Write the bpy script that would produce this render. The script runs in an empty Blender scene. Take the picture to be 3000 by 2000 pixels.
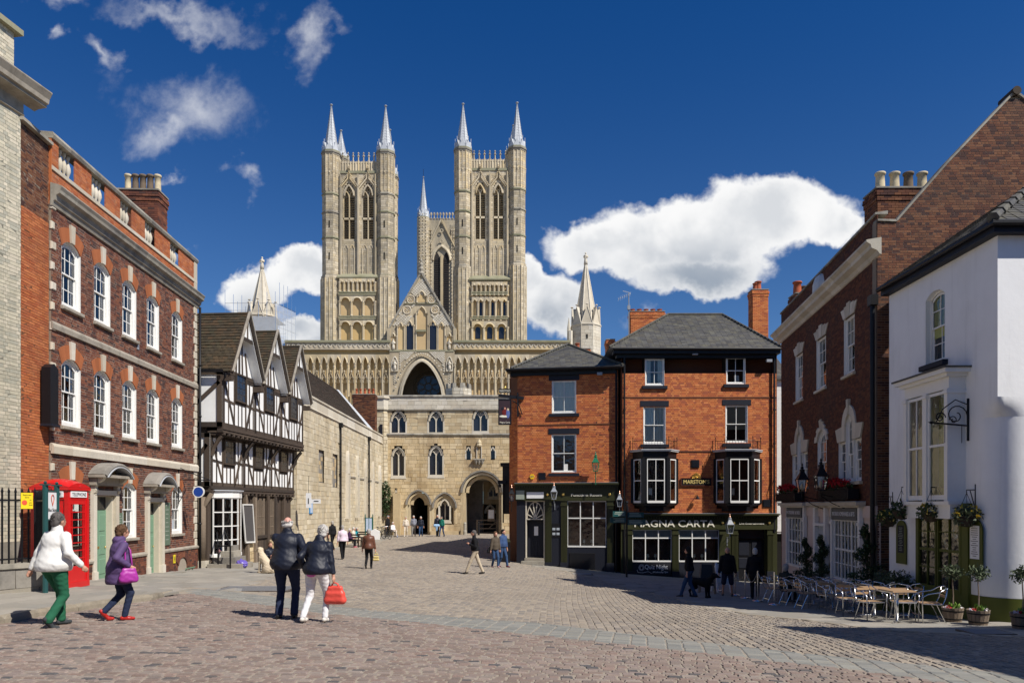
import bpy,math,random
import numpy as np
from mathutils import Vector,Matrix
R=random.Random(11)
NR=np.random.RandomState(5)
sc=bpy.context.scene
COL=sc.collection
PI=math.pi
F,CX,CY,CZ=2200.0,1500.0,1484.0,1.9
# camera, sky, sun, exposure
cam=bpy.data.cameras.new('camera');camo=bpy.data.objects.new('camera',cam);COL.objects.link(camo)
camo.location=(0,0,CZ);camo.rotation_euler=(PI/2,0,0)
cam.sensor_width=36;cam.lens=36*F/3000;cam.shift_y=(CY-1000)/3000;cam.clip_end=6000;cam.clip_start=.1
sc.camera=camo
SUN_EL,SUN_AZ=math.radians(48),math.atan2(.80,-.60)
SD=Vector((math.sin(SUN_AZ)*math.cos(SUN_EL),math.cos(SUN_AZ)*math.cos(SUN_EL),math.sin(SUN_EL)))
sl=bpy.data.lights.new('sun','SUN');sl.energy=5.0;sl.angle=math.radians(.5);sl.color=(1,.945,.86)
so=bpy.data.objects.new('sun',sl);COL.objects.link(so);so.rotation_euler=SD.to_track_quat('Z','Y').to_euler()
sc.view_settings.view_transform='Standard';sc.view_settings.look='None'
sc.view_settings.exposure=0.18;sc.view_settings.gamma=1;sc.view_settings.use_curve_mapping=False
class NT:
 "tiny node-tree writer"
 def __init__(s,t):s.t=t;s.n=t.nodes;s.l=t.links
 def N(s,ty,**k):
  n=s.n.new(ty)
  for a,b in k.items():
   if a.startswith('i_'):
    key=a[2:]
    s.set(n.inputs[int(key)]if key.isdigit()else n.inputs[key.replace('_',' ')],b)
   else:setattr(n,a,b)
  return n
 def set(s,sock,v):
  if isinstance(v,bpy.types.NodeSocket):s.l.new(v,sock)
  elif isinstance(v,bpy.types.Node):s.l.new(v.outputs[0],sock)
  else:
   if sock.type=='RGBA' and len(v)==3:v=(*v,1)
   sock.default_value=v
 def math(s,op,a,b=0.0,c=0.0,clamp=False):
  n=s.N('ShaderNodeMath',operation=op,use_clamp=clamp)
  s.set(n.inputs[0],a);s.set(n.inputs[1],b);s.set(n.inputs[2],c);return n.outputs[0]
 def vmath(s,op,a,b=(0,0,0)):
  n=s.N('ShaderNodeVectorMath',operation=op);s.set(n.inputs[0],a);s.set(n.inputs[1],b);return n.outputs[0]
 def mix(s,f,a,b,mode='MIX'):
  n=s.N('ShaderNodeMix',data_type='RGBA',blend_type=mode);s.set(n.inputs[0],f);s.set(n.inputs[6],a);s.set(n.inputs[7],b);return n.outputs[2]
 def ramp(s,f,stops,interp='LINEAR'):
  n=s.N('ShaderNodeValToRGB');s.set(n.inputs[0],f);cr=n.color_ramp;cr.interpolation=interp
  while len(cr.elements)<len(stops):cr.elements.new(.5)
  for e,(p,c)in zip(cr.elements,stops):e.position=p;e.color=(*c,1)if len(c)==3 else c
  return n.outputs[0]
 def rng(s,v,a,b,c=0.0,d=1.0):
  n=s.N('ShaderNodeMapRange',interpolation_type='SMOOTHSTEP');s.set(n.inputs[0],v)
  for i,x in enumerate((a,b,c,d)):s.set(n.inputs[i+1],x)
  return n.outputs[0]
 def noise(s,vec,scale,detail=4,rough=.55,dist=0.0):
  n=s.N('ShaderNodeTexNoise');s.set(n.inputs['Vector'],vec);s.set(n.inputs['Scale'],scale);s.set(n.inputs['Detail'],detail)
  s.set(n.inputs['Roughness'],rough);s.set(n.inputs['Distortion'],dist);return n.outputs[0]
wd=bpy.data.worlds.new('World');sc.world=wd;wd.use_nodes=True
w=NT(wd.node_tree);w.n.clear()
sky=w.N('ShaderNodeTexSky',sky_type='NISHITA',sun_disc=False,sun_elevation=SUN_EL,sun_rotation=SUN_AZ,altitude=0,air_density=.62,dust_density=.12,ozone_density=5.5)
tc=w.N('ShaderNodeTexCoord').outputs['Generated']
sx=w.N('ShaderNodeSeparateXYZ',i_0=tc)
dx,dy,dz=sx.outputs
yy=w.math('MAXIMUM',w.math('ABSOLUTE',dy),.12)
U_=w.math('DIVIDE',dx,yy);V_=w.math('DIVIDE',dz,yy)
P_=w.N('ShaderNodeCombineXYZ',i_0=U_,i_1=V_,i_2=0.0).outputs[0]
front=w.rng(dy,.05,.15)
def warped(amt,sc1,a2_,sc2):
 "sky chart stirred by noise, so that cloud outlines billow"
 def nv(sc_,am):
  n=w.N('ShaderNodeTexNoise');w.set(n.inputs['Vector'],P_);w.set(n.inputs['Scale'],sc_);w.set(n.inputs['Detail'],5.0);w.set(n.inputs['Roughness'],.6)
  return w.vmath('MULTIPLY',w.vmath('SUBTRACT',n.outputs['Color'],(.5,.5,.5)),(am,am,am))
 o=w.N('ShaderNodeSeparateXYZ',i_0=w.vmath('ADD',w.vmath('ADD',P_,nv(sc1,amt)),nv(sc2,a2_))).outputs;return o[0],o[1]
def ell(c,cx,cy,rx,ry,rot=0.0):
 "soft ellipse given in photograph pixels, as a direction on the sky"
 u,v=(cx-CX)/F,(CY-cy)/F
 a=w.math('SUBTRACT',c[0],u);b=w.math('SUBTRACT',c[1],v)
 co,s_=math.cos(rot),math.sin(rot)
 a2=w.math('ADD',w.math('MULTIPLY',a,co),w.math('MULTIPLY',b,s_));b2=w.math('SUBTRACT',w.math('MULTIPLY',b,co),w.math('MULTIPLY',a,s_))
 a2=w.math('DIVIDE',a2,rx/F);b2=w.math('DIVIDE',b2,ry/F)
 return w.math('SUBTRACT',1.0,w.math('SQRT',w.math('ADD',w.math('MULTIPLY',a2,a2),w.math('MULTIPLY',b2,b2))))
def big(c,k,*es):
 o=None
 for e in es:
  d=ell(c,*e);o=d if o is None else w.math('SMOOTH_MAX',o,d,k)
 return o
c1=warped(.10,7.0,.035,26.0);c2=warped(.20,5.0,.09,16.0)
cum=big(c1,.12,(2270,625,260,130,.0),(2020,680,330,125,.0),(1790,715,220,90,.0),(2050,790,230,70,0),(2440,660,100,95,0.0),(760,850,120,90,.3),(890,790,120,75,0.0),(925,985,80,50,0.0),(1610,880,120,100,-.3),(1545,820,70,70,0.0))
wisp=big(c2,.2,(560,280,230,120,-.2),(500,350,110,60,.6),(930,90,70,100,-.4),(520,15,330,55,0.0),(170,10,100,55,0),(310,170,70,40,-.3),(690,510,60,50,-.3),(500,490,45,25,.1),(590,805,50,40,0.0),(1860,905,50,50,0.0),(170,155,40,30,0))
def fbm(off,sc_,det=6,ro=.58):
 return w.noise(w.vmath('ADD',P_,off),sc_,det,ro,.25)
dc=w.math('ADD',cum,w.math('MULTIPLY',w.math('SUBTRACT',fbm((3.1,1.7,0),20.0),.5),.5))
a1=w.rng(dc,-.03,.26)
d2c=w.math('ADD',wisp,w.math('MULTIPLY',w.math('SUBTRACT',fbm((7,2,0),11.0,7,.64),.55),2.2))
a2=w.math('MULTIPLY',w.rng(d2c,-.2,1.45),.58)
far_n=w.noise(w.vmath('MULTIPLY',tc,(1,1,2.2)),3.2,8,.6)
outside=w.math('SUBTRACT',1.0,w.math('MULTIPLY',front,w.math('MULTIPLY',w.rng(w.math('ABSOLUTE',U_),.8,.68),w.rng(V_,.9,.75))))
a3=w.math('MULTIPLY',w.rng(far_n,.62,.72),w.math('MULTIPLY',outside,w.rng(dz,.02,.15)))
inner=w.rng(dc,.08,.75)
bottom=big((U_,V_),.1,(2040,850,560,165),(810,930,220,130),(1600,950,150,110),(930,1010,110,40))
bs=w.rng(w.math('ADD',bottom,w.math('MULTIPLY',w.math('SUBTRACT',fbm((1,4,0),7.0,5),.5),.8)),-.05,.9)
puff=w.rng(fbm((2,9,0),8.0,5,.5),.62,.40)
shade=w.math('SUBTRACT',1.0,w.math('ADD',w.math('MULTIPLY',w.math('MULTIPLY',puff,inner),.32),w.math('MULTIPLY',bs,w.math('ADD',.22,w.math('MULTIPLY',inner,.20)))))
ccol=w.mix(shade,(1.6,2.7,4.3),(14.2,14.2,14.2))
alpha=w.math('MAXIMUM',w.math('MAXIMUM',w.math('MULTIPLY',a1,front),w.math('MULTIPLY',a2,front)),a3)
skyc=w.mix(1.0,sky.outputs[0],w.mix(w.rng(dz,.0,.62),(1.35,1.55,1.55),(.20,.98,1.68)),'MULTIPLY')
wd.cycles.sampling_method='MANUAL';wd.cycles.sample_map_resolution=512
sc.cycles.max_bounces=6;sc.cycles.diffuse_bounces=3;sc.cycles.glossy_bounces=3;sc.cycles.transparent_max_bounces=8
bg=w.N('ShaderNodeBackground',i_0=w.mix(alpha,skyc,ccol),i_1=.060)
w.l.new(bg.outputs[0],w.N('ShaderNodeOutputWorld').inputs[0])
# geometry helpers
class MB:
 "collects faces into one mesh; r = one random value per piece, used for colour variation"
 def __init__(s):s.v=[];s.f=[];s.r=[]
 def add(s,vs,fs,r=None):
  b=len(s.v);s.v+=[tuple(p)for p in vs];s.f+=[tuple(b+i for i in f)for f in fs]
  s.r+=[R.random()if r is None else r]*len(vs);return s
 def box(s,x0,x1,y0,y1,z0,z1,r=None):
  return s.add([(x0,y0,z0),(x1,y0,z0),(x1,y1,z0),(x0,y1,z0),(x0,y0,z1),(x1,y0,z1),(x1,y1,z1),(x0,y1,z1)],[(0,3,2,1),(4,5,6,7),(0,1,5,4),(1,2,6,5),(2,3,7,6),(3,0,4,7)],r)
 def cbox(s,x0,x1,y0,y1,z0,z1,c=.01,r=None):
  "box with a chamfered front (-y) edge all round"
  v=[]
  for(y,i)in((y1,0),(y0+c,0),(y0,c)):
   v+=[(x0+i,y,z0+i),(x1-i,y,z0+i),(x1-i,y,z1-i),(x0+i,y,z1-i)]
  f=[(3,2,1,0),(8,9,10,11)]
  for k in(0,4):
   for i in range(4):j=(i+1)%4;f.append((k+i,k+j,k+4+j,k+4+i))
  return s.add(v,f,r)
 def prism(s,poly,y0,y1,r=None):
  "polygon given in (x,z), extruded along y from y0 (front) to y1"
  n=len(poly);v=[(p[0],y0,p[1])for p in poly]+[(p[0],y1,p[1])for p in poly]
  return s.add(v,[tuple(range(n)),tuple(range(2*n-1,n-1,-1))]+[(i,i+n,(i+1)%n+n,(i+1)%n)for i in range(n)],r)
 def hprism(s,poly,z0,z1,r=None):
  n=len(poly);v=[(p[0],p[1],z0)for p in poly]+[(p[0],p[1],z1)for p in poly]
  return s.add(v,[tuple(range(n-1,-1,-1)),tuple(range(n,2*n))]+[(i,(i+1)%n,(i+1)%n+n,i+n)for i in range(n)],r)
 def bar(s,p,q,w_,h=None,up=(0,0,1),r=None):
  p=Vector(p);q=Vector(q);h=h or w_;d=(q-p).normalized();u=Vector(up)
  if abs(d.dot(u))>.98:u=Vector((0,1,0))
  a=d.cross(u).normalized()*w_/2;b=a.cross(d).normalized()*h/2
  v=[p-a-b,p+a-b,p+a+b,p-a+b,q-a-b,q+a-b,q+a+b,q-a+b]
  return s.add(v,[(3,2,1,0),(4,5,6,7),(0,1,5,4),(1,2,6,5),(2,3,7,6),(3,0,4,7)],r)
 def tube(s,pts,rad,n=8,r=None,cap=True,closed=False):
  pts=[Vector(p)for p in pts];m=len(pts);rads=rad if isinstance(rad,(list,tuple))else[rad]*m
  v=[];prev=None
  for i,p in enumerate(pts):
   a=pts[(i-1)%m]if(closed or i>0)else p;b=pts[(i+1)%m]if(closed or i<m-1)else p
   t=(b-a).normalized()if(b-a).length>1e-9 else Vector((0,0,1))
   if prev is None:u=t.orthogonal().normalized()
   else:
    u=prev-t*prev.dot(t);u=u.normalized()if u.length>1e-6 else t.orthogonal().normalized()
   prev=u;w_=t.cross(u)
   v+=[p+(u*math.cos(2*PI*k/n)+w_*math.sin(2*PI*k/n))*rads[i]for k in range(n)]
  f=[]
  for i in range(m if closed else m-1):
   j=(i+1)%m
   f+=[(i*n+k,i*n+(k+1)%n,j*n+(k+1)%n,j*n+k)for k in range(n)]
  if cap and not closed:f+=[tuple(range(n-1,-1,-1)),tuple((m-1)*n+k for k in range(n))]
  return s.add(v,f,r)
 def lathe(s,prof,c=(0,0,0),n=16,r=None,ph=0.0):
  m=len(prof);v=[(c[0]+a*math.cos(ph+2*PI*k/n),c[1]+a*math.sin(ph+2*PI*k/n),c[2]+z)for a,z in prof for k in range(n)]
  f=[(i*n+k,i*n+(k+1)%n,(i+1)*n+(k+1)%n,(i+1)*n+k)for i in range(m-1)for k in range(n)]
  return s.add(v,f+[tuple(range(n-1,-1,-1)),tuple((m-1)*n+k for k in range(n))],r)
 def ball(s,c,rx,ry=None,rz=None,n=10,r=None):
  ry=ry or rx;rz=rz or rx;m=max(4,n//2+1)
  v=[(c[0]+rx*math.sin(PI*i/m)*math.cos(2*PI*k/n),c[1]+ry*math.sin(PI*i/m)*math.sin(2*PI*k/n),c[2]-rz*math.cos(PI*i/m))for i in range(m+1)for k in range(n)]
  return s.add(v,[(i*n+k,i*n+(k+1)%n,(i+1)*n+(k+1)%n,(i+1)*n+k)for i in range(m)for k in range(n)],r)
 def sweep(s,prof,path,r=None,closed=False,up=None):
  "profile (out, along-normal-of-plane) swept along a path lying in the xz plane; 'out' points away from the path's left side, second value is -y"
  m=len(path);n=len(prof);v=[]
  for i,p in enumerate(path):
   a=path[i-1]if i else path[0];b=path[i+1]if i<m-1 else path[-1]
   tx,tz=b[0]-a[0],b[1]-a[1];L=math.hypot(tx,tz)or 1;nx,nz=-tz/L,tx/L
   v+=[(p[0]+nx*o,-d,p[1]+nz*o)for o,d in prof]
  f=[(i*n+k,(i+1)*n+k,(i+1)*n+(k+1)%n,i*n+(k+1)%n)for i in range(m-1)for k in range(n)]
  return s.add(v,f+[tuple(range(n)),tuple((m-1)*n+k for k in range(n-1,-1,-1))],r)
def new_mesh(name,V,Fc,Rn,m,smooth=False):
 me=bpy.data.meshes.new(name)
 if isinstance(V,np.ndarray):
  nv,nf,k=len(V),len(Fc),Fc.shape[1]
  me.vertices.add(nv);me.vertices.foreach_set('co',V.astype(np.float32).ravel())
  me.loops.add(nf*k);me.loops.foreach_set('vertex_index',Fc.astype(np.int32).ravel())
  me.polygons.add(nf);me.polygons.foreach_set('loop_start',np.arange(0,nf*k,k,dtype=np.int32))
  me.update(calc_edges=True)
 else:me.from_pydata(V,[],Fc)
 if Rn is not None:
  at=me.attributes.new('rnd','FLOAT','POINT');at.data.foreach_set('value',np.asarray(Rn,dtype=np.float32))
 if m is not None:me.materials.append(m)
 if smooth:me.polygons.foreach_set('use_smooth',[True]*len(me.polygons))
 else:me.shade_flat()
 return me
def props(o,label=None,cat=None,group=None,kind=None):
 if label:o['label']=label
 if cat:o['category']=cat
 if group:o['group']=group
 if kind:o['kind']=kind
 return o
def mk(name,mb,m,parent=None,label=None,cat=None,group=None,kind=None,smooth=False,loc=None,rz=0.0):
 o=bpy.data.objects.new(name,new_mesh(name,mb.v,mb.f,mb.r,m,smooth));COL.objects.link(o)
 if parent:o.parent=parent
 if loc is not None:o.location=loc
 if rz:o.rotation_euler.z=rz
 return props(o,label,cat,group,kind)
def struct(name,mb,m,smooth=False):return mk(name,mb,m,kind='structure',smooth=smooth)
def thing(name,label,cat,loc=(0,0,0),rz=0.0,group=None):
 o=bpy.data.objects.new(name,None);COL.objects.link(o);o.location=loc;o.rotation_euler.z=rz;o.empty_display_size=.2
 return props(o,label,cat,group)
def dup(root,loc,rz,label=None,group=None,scale=None):
 def cp(o,par):
  c=o.copy();COL.objects.link(c);c.parent=par
  for ch in kids.get(o,()):cp(ch,c)
  return c
 kids={}
 def walk(o):
  kids[o]=list(o.children)
  for c in o.children:walk(c)
 walk(root)
 r=cp(root,None);r.location=loc;r.rotation_euler.z=rz
 if scale:r.scale=(scale,)*3
 return props(r,label,None,group)
class Fr:
 "a wall line seen from outside: p0 = left end, p1 = right end; local x along it, local -y outwards, z up"
 def __init__(s,p0,p1):
  s.o=Vector(p0);d=Vector(p1)-s.o;s.L=d.length;s.u=d/s.L;s.n=Vector((s.u.y,-s.u.x));s.rz=math.atan2(s.u.y,s.u.x)
 def at(s,px,py,d=0.0):
  "pixel of the photograph -> (s, z) on the wall plane pushed d outwards"
  rx=(px-CX)/F;o=s.o+s.n*d
  det=rx*(-s.u.y)+s.u.x
  t=(o.x*(-s.u.y)+s.u.x*o.y)/det if abs(det)>1e-9 else 0
  a=(Vector((rx*t,t))-o).dot(s.u)
  return a,CZ-(py-CY)/F*t
 def S(s,px,d=0.0):return s.at(px,CY,d)[0]
 def Z(s,px,py,d=0.0):return s.at(px,py,d)[1]
 def W(s,x,y,z=0.0):return(s.o.x+s.u.x*x-s.n.x*y,s.o.y+s.u.y*x-s.n.y*y,z)
 def root(s,name,label,cat,group=None):return thing(name,label,cat,(s.o.x,s.o.y,0),s.rz,group)
def ray(px,py,Y):return Vector(((px-CX)/F*Y,Y,CZ-(py-CY)/F*Y))
UNITS={}
def unit(style,m):
 k=(style,m.name)
 if k in UNITS:return UNITS[k]
 if style=='box':
  V=[(-1,-1,-1),(1,-1,-1),(1,1,-1),(-1,1,-1),(-1,-1,1),(1,-1,1),(1,1,1),(-1,1,1)]
  Fc=[(4,5,6,7),(0,1,5,4),(1,2,6,5),(2,3,7,6),(3,0,4,7)]
 else:
  V=[];i=.84
  for a,z in((1,-1),(1,.45),(i,1)):V+=[(-a,-a,z),(a,-a,z),(a,a,z),(-a,a,z)]
  Fc=[(8,9,10,11)]+[(q+a,q+(a+1)%4,q+4+(a+1)%4,q+4+a)for q in(0,4)for a in range(4)]
 UNITS[k]=new_mesh('piece',V,Fc,None,m)
 return UNITS[k]
TV={'box':None,'pillow':None}
def pieces(name,parent,m,Cc,U,V,N,singles=300,style='box',kind='stuff'):
 "boxes given by centre and three half-axis vectors; the nearest ones are objects, the rest one mesh"
 Cc,U,V,N=(np.array(a,dtype=float).reshape(-1,3)for a in(Cc,U,V,N))
 if not len(Cc):return
 me=unit(style,m)
 M=np.eye(4)
 if parent is not None:
  rz=parent.rotation_euler.z
  if parent.parent is not None:rz+=parent.parent.rotation_euler.z
  lo=parent.location if parent.parent is None else parent.parent.location
  c_,s_=math.cos(rz),math.sin(rz)
  M=np.array([[c_,-s_,0,lo.x],[s_,c_,0,lo.y],[0,0,1,lo.z],[0,0,0,1.]])
 Wc=Cc@M[:3,:3].T+M[:3,3]
 px=CX+F*Wc[:,0]/np.maximum(Wc[:,1],.5);py=CY-F*(Wc[:,2]-CZ)/np.maximum(Wc[:,1],.5)
 vis=(px>-10)&(px<3010)&(py>-10)&(py<2010)&(Wc[:,1]>.5)
 area=np.linalg.norm(np.cross(U,V),axis=1)/np.maximum(Wc[:,1],.5)**2*vis
 order=np.argsort(-area);ns=min(singles,int(vis.sum()))
 for i in order[:ns]:
  o=bpy.data.objects.new(name,me);COL.objects.link(o)
  if parent is not None:o.parent=parent
  mm=Matrix.Identity(4)
  for r_ in range(3):mm[r_][0]=U[i,r_];mm[r_][1]=V[i,r_];mm[r_][2]=N[i,r_];mm[r_][3]=Cc[i,r_]
  o.matrix_basis=mm
 rest=order[ns:]
 if len(rest):
  uv=np.array([v.co[:]for v in me.vertices]);fc=np.array([p.vertices[:]for p in me.polygons])
  n=len(rest);k=len(uv)
  VV=Cc[rest][:,None,:]+uv[None,:,0:1]*U[rest][:,None,:]+uv[None,:,1:2]*V[rest][:,None,:]+uv[None,:,2:3]*N[rest][:,None,:]
  FF=fc[None]+(np.arange(n)*k)[:,None,None]
  o=bpy.data.objects.new(name,new_mesh(name+'_run',VV.reshape(-1,3),FF.reshape(-1,4),np.repeat(NR.rand(n),k),m));COL.objects.link(o)
  if parent is not None:o.parent=parent
  if ns or n>1:props(o,kind='stuff')
def holes(L,z0,z1,hs):
 "returns spans(za, zb): free intervals of a wall 0..L; each hole is (s0, s1, z0, z1) or (s0, s1, z0, z1, rise) with an arched head"
 def f(za,zb):
  zm=(za+zb)/2;iv=[(0.0,L)]
  for h in hs:
   s0,s1,a,b=h[:4]
   if not(a<zm<b):continue
   if len(h)>4 and zm>b-h[4]:
    t=(zm-(b-h[4]))/h[4];k=math.sqrt(max(0,1-t*t))if len(h)<6 else(1-t**1.6)
    c=(s0+s1)/2;s0,s1=c-(s1-s0)/2*k,c+(s1-s0)/2*k
   nv=[]
   for p,q in iv:
    if s1<=p or s0>=q:nv.append((p,q));continue
    if s0>p:nv.append((p,s0))
    if s1<q:nv.append((s1,q))
   iv=nv
  return iv
 return f
def masonry(name,parent,m,mm,spans,z0,z1,bl,bh,joint=.008,proud=.006,jit=.003,bond='fl',singles=300,y=0.0,rag=0.0,x0=0.0,wall_name='wall',thick=.03):
 "courses of bricks or stones standing proud of a mortar face; both leave the openings free"
 Cc,U,V,N=[],[],[],[];mo=MB()
 nr=max(1,round((z1-z0)/bh));zs=[z0+(z1-z0)*i/nr for i in range(nr+1)]
 if rag:zs=[zs[0]]+[z+R.uniform(-1,1)*bh*rag for z in zs[1:-1]]+[zs[-1]]
 for i in range(nr):
  a,b=zs[i],zs[i+1]
  for p,q in spans(a,b):
   if q-p<.01:continue
   mo.add([(p+x0,y,a),(q+x0,y,a),(q+x0,y,b),(p+x0,y,b)],[(0,1,2,3)],.5)
   s=p-(R.random()*bl if bond=='rnd' else((i%2)*bl*.5 if bond=='st' else(i%2)*bl*.25));k=i%2
   while s<q:
    if bond=='fl':L_=bl if k%2==0 else bl*.5
    elif bond=='st':L_=bl
    else:L_=bl*R.uniform(.55,1.45)
    k+=1;a_,b_=max(s,p),min(s+L_,q)
    if b_-a_>joint*2:
     pr=proud+R.uniform(-jit,jit)
     Cc.append(((a_+b_)/2+x0,y-pr+thick/2,(a+b)/2));U.append(((b_-a_-joint)/2,0,0));V.append((0,0,(b-a-joint)/2));N.append((R.uniform(-.02,.02)*thick,-thick/2,R.uniform(-.05,.05)*thick))
    s+=L_
 if mm is not None:mk(wall_name,mo,mm,parent)
 pieces(name,parent,m,Cc,U,V,N,singles)
def tiles(name,parent,m,A,B,D,E,tw,ex,th=.02,singles=300,ww=.0):
 "roof covering over the quadrilateral A-B (eaves, left to right) and D-E (top, left to right)"
 A,B,D,E=map(Vector,(A,B,D,E));n=((B-A).cross((D+E)/2-(A+B)/2)).normalized()
 if n.length<.5:return
 sl=(((D+E)/2)-((A+B)/2)).length;nr=max(1,round(sl/ex));Cc,U,V,N=[],[],[],[]
 for i in range(nr):
  t0,t1=i/nr,(i+1.25)/nr
  l0,r0=A.lerp(D,t0),B.lerp(E,t0);l1=A.lerp(D,min(1,t1));r1=B.lerp(E,min(1,t1));L=(r0-l0).length
  if L<.02:continue
  u=(r0-l0)/L;up=((l1+r1)/2-(l0+r0)/2);up=up-u*up.dot(u);k=max(1,round(L/tw));s=-(i%2)*tw*.5
  while s<L-1e-4:
   a,b=max(0,s),min(L,s+tw)
   if b-a>tw*.15:
    c=l0+u*((a+b)/2)+up*.5+n*(th*.7+R.uniform(0,.3)*th)
    Cc.append(c);U.append(u*((b-a)/2-.004));V.append(up*.5-n*th*.45+u*R.uniform(-ww,ww));N.append(n*th*.5)
   s+=tw
 pieces(name,parent,m,Cc,U,V,N,singles)
 return Cc
def arc(cx,cz,r,a0,a1,n=12):return[(cx+r*math.cos(a0+(a1-a0)*i/n),cz+r*math.sin(a0+(a1-a0)*i/n))for i in range(n+1)]
def pointed(cx,w_,zs,rise,n=7):
 "pointed arch outline from right springing over the apex to the left one, (x,z) pairs"
 h=w_/2;rr=(h*h+rise*rise)/(2*h);c=h-rr
 a1=math.atan2(rise,-c)if c<0 else math.atan2(rise,-c)
 right=[(cx+c+rr*math.cos(a1*i/n),zs+rr*math.sin(a1*i/n))for i in range(n+1)]
 return right+[(2*cx-x,z)for x,z in reversed(right[:-1])]
def seg(cx,w_,zs,rise,n=10):
 "segmental or round arch, right to left"
 h=w_/2;rr=(h*h+rise*rise)/(2*rise);cz=zs+rise-rr;a=math.asin(min(1,h/rr))
 if rise>=h*.999:a=PI/2
 return[(cx+rr*math.sin(a-2*a*i/n),cz+rr*math.cos(a-2*a*i/n))for i in range(n+1)]
def text(parent,s,m,x,z,h,y=-.01,name='lettering',align='CENTER',ext=.006,rot=(PI/2,0,0),wid=None,bold=.0,top=None):
 cu=bpy.data.curves.new('t','FONT');cu.body=s;cu.size=h/.72;cu.extrude=ext;cu.align_x=align;cu.resolution_u=3;cu.offset=bold
 o=bpy.data.objects.new('t',cu);COL.objects.link(o)
 me=bpy.data.meshes.new_from_object(o.evaluated_get(bpy.context.evaluated_depsgraph_get()));bpy.data.objects.remove(o)
 me.materials.clear();me.materials.append(m)
 q=bpy.data.objects.new(name,me);COL.objects.link(q);q.parent=parent;q.location=(x,y,z);q.rotation_euler=rot
 if wid and len(me.vertices):
  xs=[v.co.x for v in me.vertices];k=wid/max(.001,max(xs)-min(xs));q.scale=(k,1,1)
 return q
 # materials
MATS={}
def mat(name,cols,rough=.85,var=.16,ns=9.0,bump=.25,bs=60.0,stain=0.0,sc_=(.05,.045,.035),ss=.6,metal=0.0,spec=.25,streak=0.0,hue=.0,coat=0.0,trans=0.0):
 if name in MATS:return MATS[name]
 m=bpy.data.materials.new(name);m.use_nodes=True;t=NT(m.node_tree);t.n.clear();MATS[name]=m
 if isinstance(cols[0],(int,float)):cols=[cols]
 geo=t.N('ShaderNodeNewGeometry').outputs['Position']
 rn=t.math('FRACT',t.math('ADD',t.N('ShaderNodeAttribute',attribute_name='rnd').outputs['Fac'],t.N('ShaderNodeObjectInfo').outputs['Random']))
 if len(cols)>1:c=t.ramp(rn,[((i+.0)/(len(cols)),q)for i,q in enumerate(cols)],'CONSTANT')
 else:c=t.ramp(rn,[(0,cols[0]),(1,cols[0])])
 r2=t.math('FRACT',t.math('MULTIPLY',rn,17.31))
 n=t.noise(geo,ns,5,.6)
 k=t.math('ADD',1-var,t.math('MULTIPLY',n,2*var))
 if len(cols)>1:k=t.math('MULTIPLY',k,t.math('ADD',.92,t.math('MULTIPLY',r2,.16)))
 c=t.mix(1.0,c,t.N('ShaderNodeCombineColor',i_0=k,i_1=k,i_2=k).outputs[0],'MULTIPLY')
 if stain:
  g2=t.vmath('MULTIPLY',geo,(1,1,.35))if streak else geo
  f=t.rng(t.noise(g2,ss,6,.64),.45,.66)
  c=t.mix(t.math('MULTIPLY',f,stain),c,sc_)
 if streak:
  f=t.rng(t.noise(t.vmath('MULTIPLY',geo,(3.2,3.2,.22)),1.6,4,.6),.52,.74)
  c=t.mix(t.math('MULTIPLY',f,streak),c,sc_)
 bn=t.N('ShaderNodeBump');bn.inputs['Strength'].default_value=bump;bn.inputs['Distance'].default_value=.01
 t.set(bn.inputs['Height'],t.noise(geo,bs,4,.6))
 b=t.N('ShaderNodeBsdfPrincipled');t.set(b.inputs['Base Color'],c);t.set(b.inputs['Roughness'],t.math('ADD',rough-.06,t.math('MULTIPLY',n,.12),clamp=True))
 b.inputs['Metallic'].default_value=metal;b.inputs['Specular IOR Level'].default_value=spec
 if coat:b.inputs['Coat Weight'].default_value=coat;b.inputs['Coat Roughness'].default_value=.08
 if bump:t.l.new(bn.outputs[0],b.inputs['Normal'])
 t.l.new(b.outputs[0],t.N('ShaderNodeOutputMaterial').inputs[0])
 return m
def glass_mat(name,tint=(.90,.93,.92),rough=.02,wob=.7):
 m=bpy.data.materials.new(name);m.use_nodes=True;t=NT(m.node_tree);t.n.clear()
 geo=t.N('ShaderNodeNewGeometry').outputs['Position']
 bn=t.N('ShaderNodeBump');bn.inputs['Strength'].default_value=wob;bn.inputs['Distance'].default_value=.02;t.set(bn.inputs['Height'],t.noise(geo,3.0,2,.5))
 fr=t.N('ShaderNodeFresnel',i_0=1.5)
 tr=t.N('ShaderNodeBsdfTransparent',i_0=tint);gl=t.N('ShaderNodeBsdfGlossy');gl.inputs['Roughness'].default_value=rough;t.l.new(bn.outputs[0],gl.inputs['Normal'])
 f=t.math('ADD',t.math('MULTIPLY',fr.outputs[0],1.5),.02,clamp=True)
 mx=t.N('ShaderNodeMixShader');t.set(mx.inputs[0],f);t.l.new(tr.outputs[0],mx.inputs[1]);t.l.new(gl.outputs[0],mx.inputs[2])
 t.l.new(mx.outputs[0],t.N('ShaderNodeOutputMaterial').inputs[0]);MATS[name]=m
 return m
GLASS=glass_mat('window_glass')
brick_brown=mat('brown_brick',[(.155,.057,.036),(.20,.073,.042),(.115,.044,.032),(.235,.09,.05),(.08,.04,.034),(.17,.062,.04)],stain=.25,ss=.9)
brick_orange=mat('orange_brick',[(0.470,0.146,0.050),(0.403,0.112,0.043),(0.515,0.174,0.067),(0.426,0.134,0.056)],stain=.2,ss=.7)
brick_rubbed=mat('rubbed_brick',[(.38,.125,.05),(.35,.115,.046)],var=.08,bump=.1)
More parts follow.
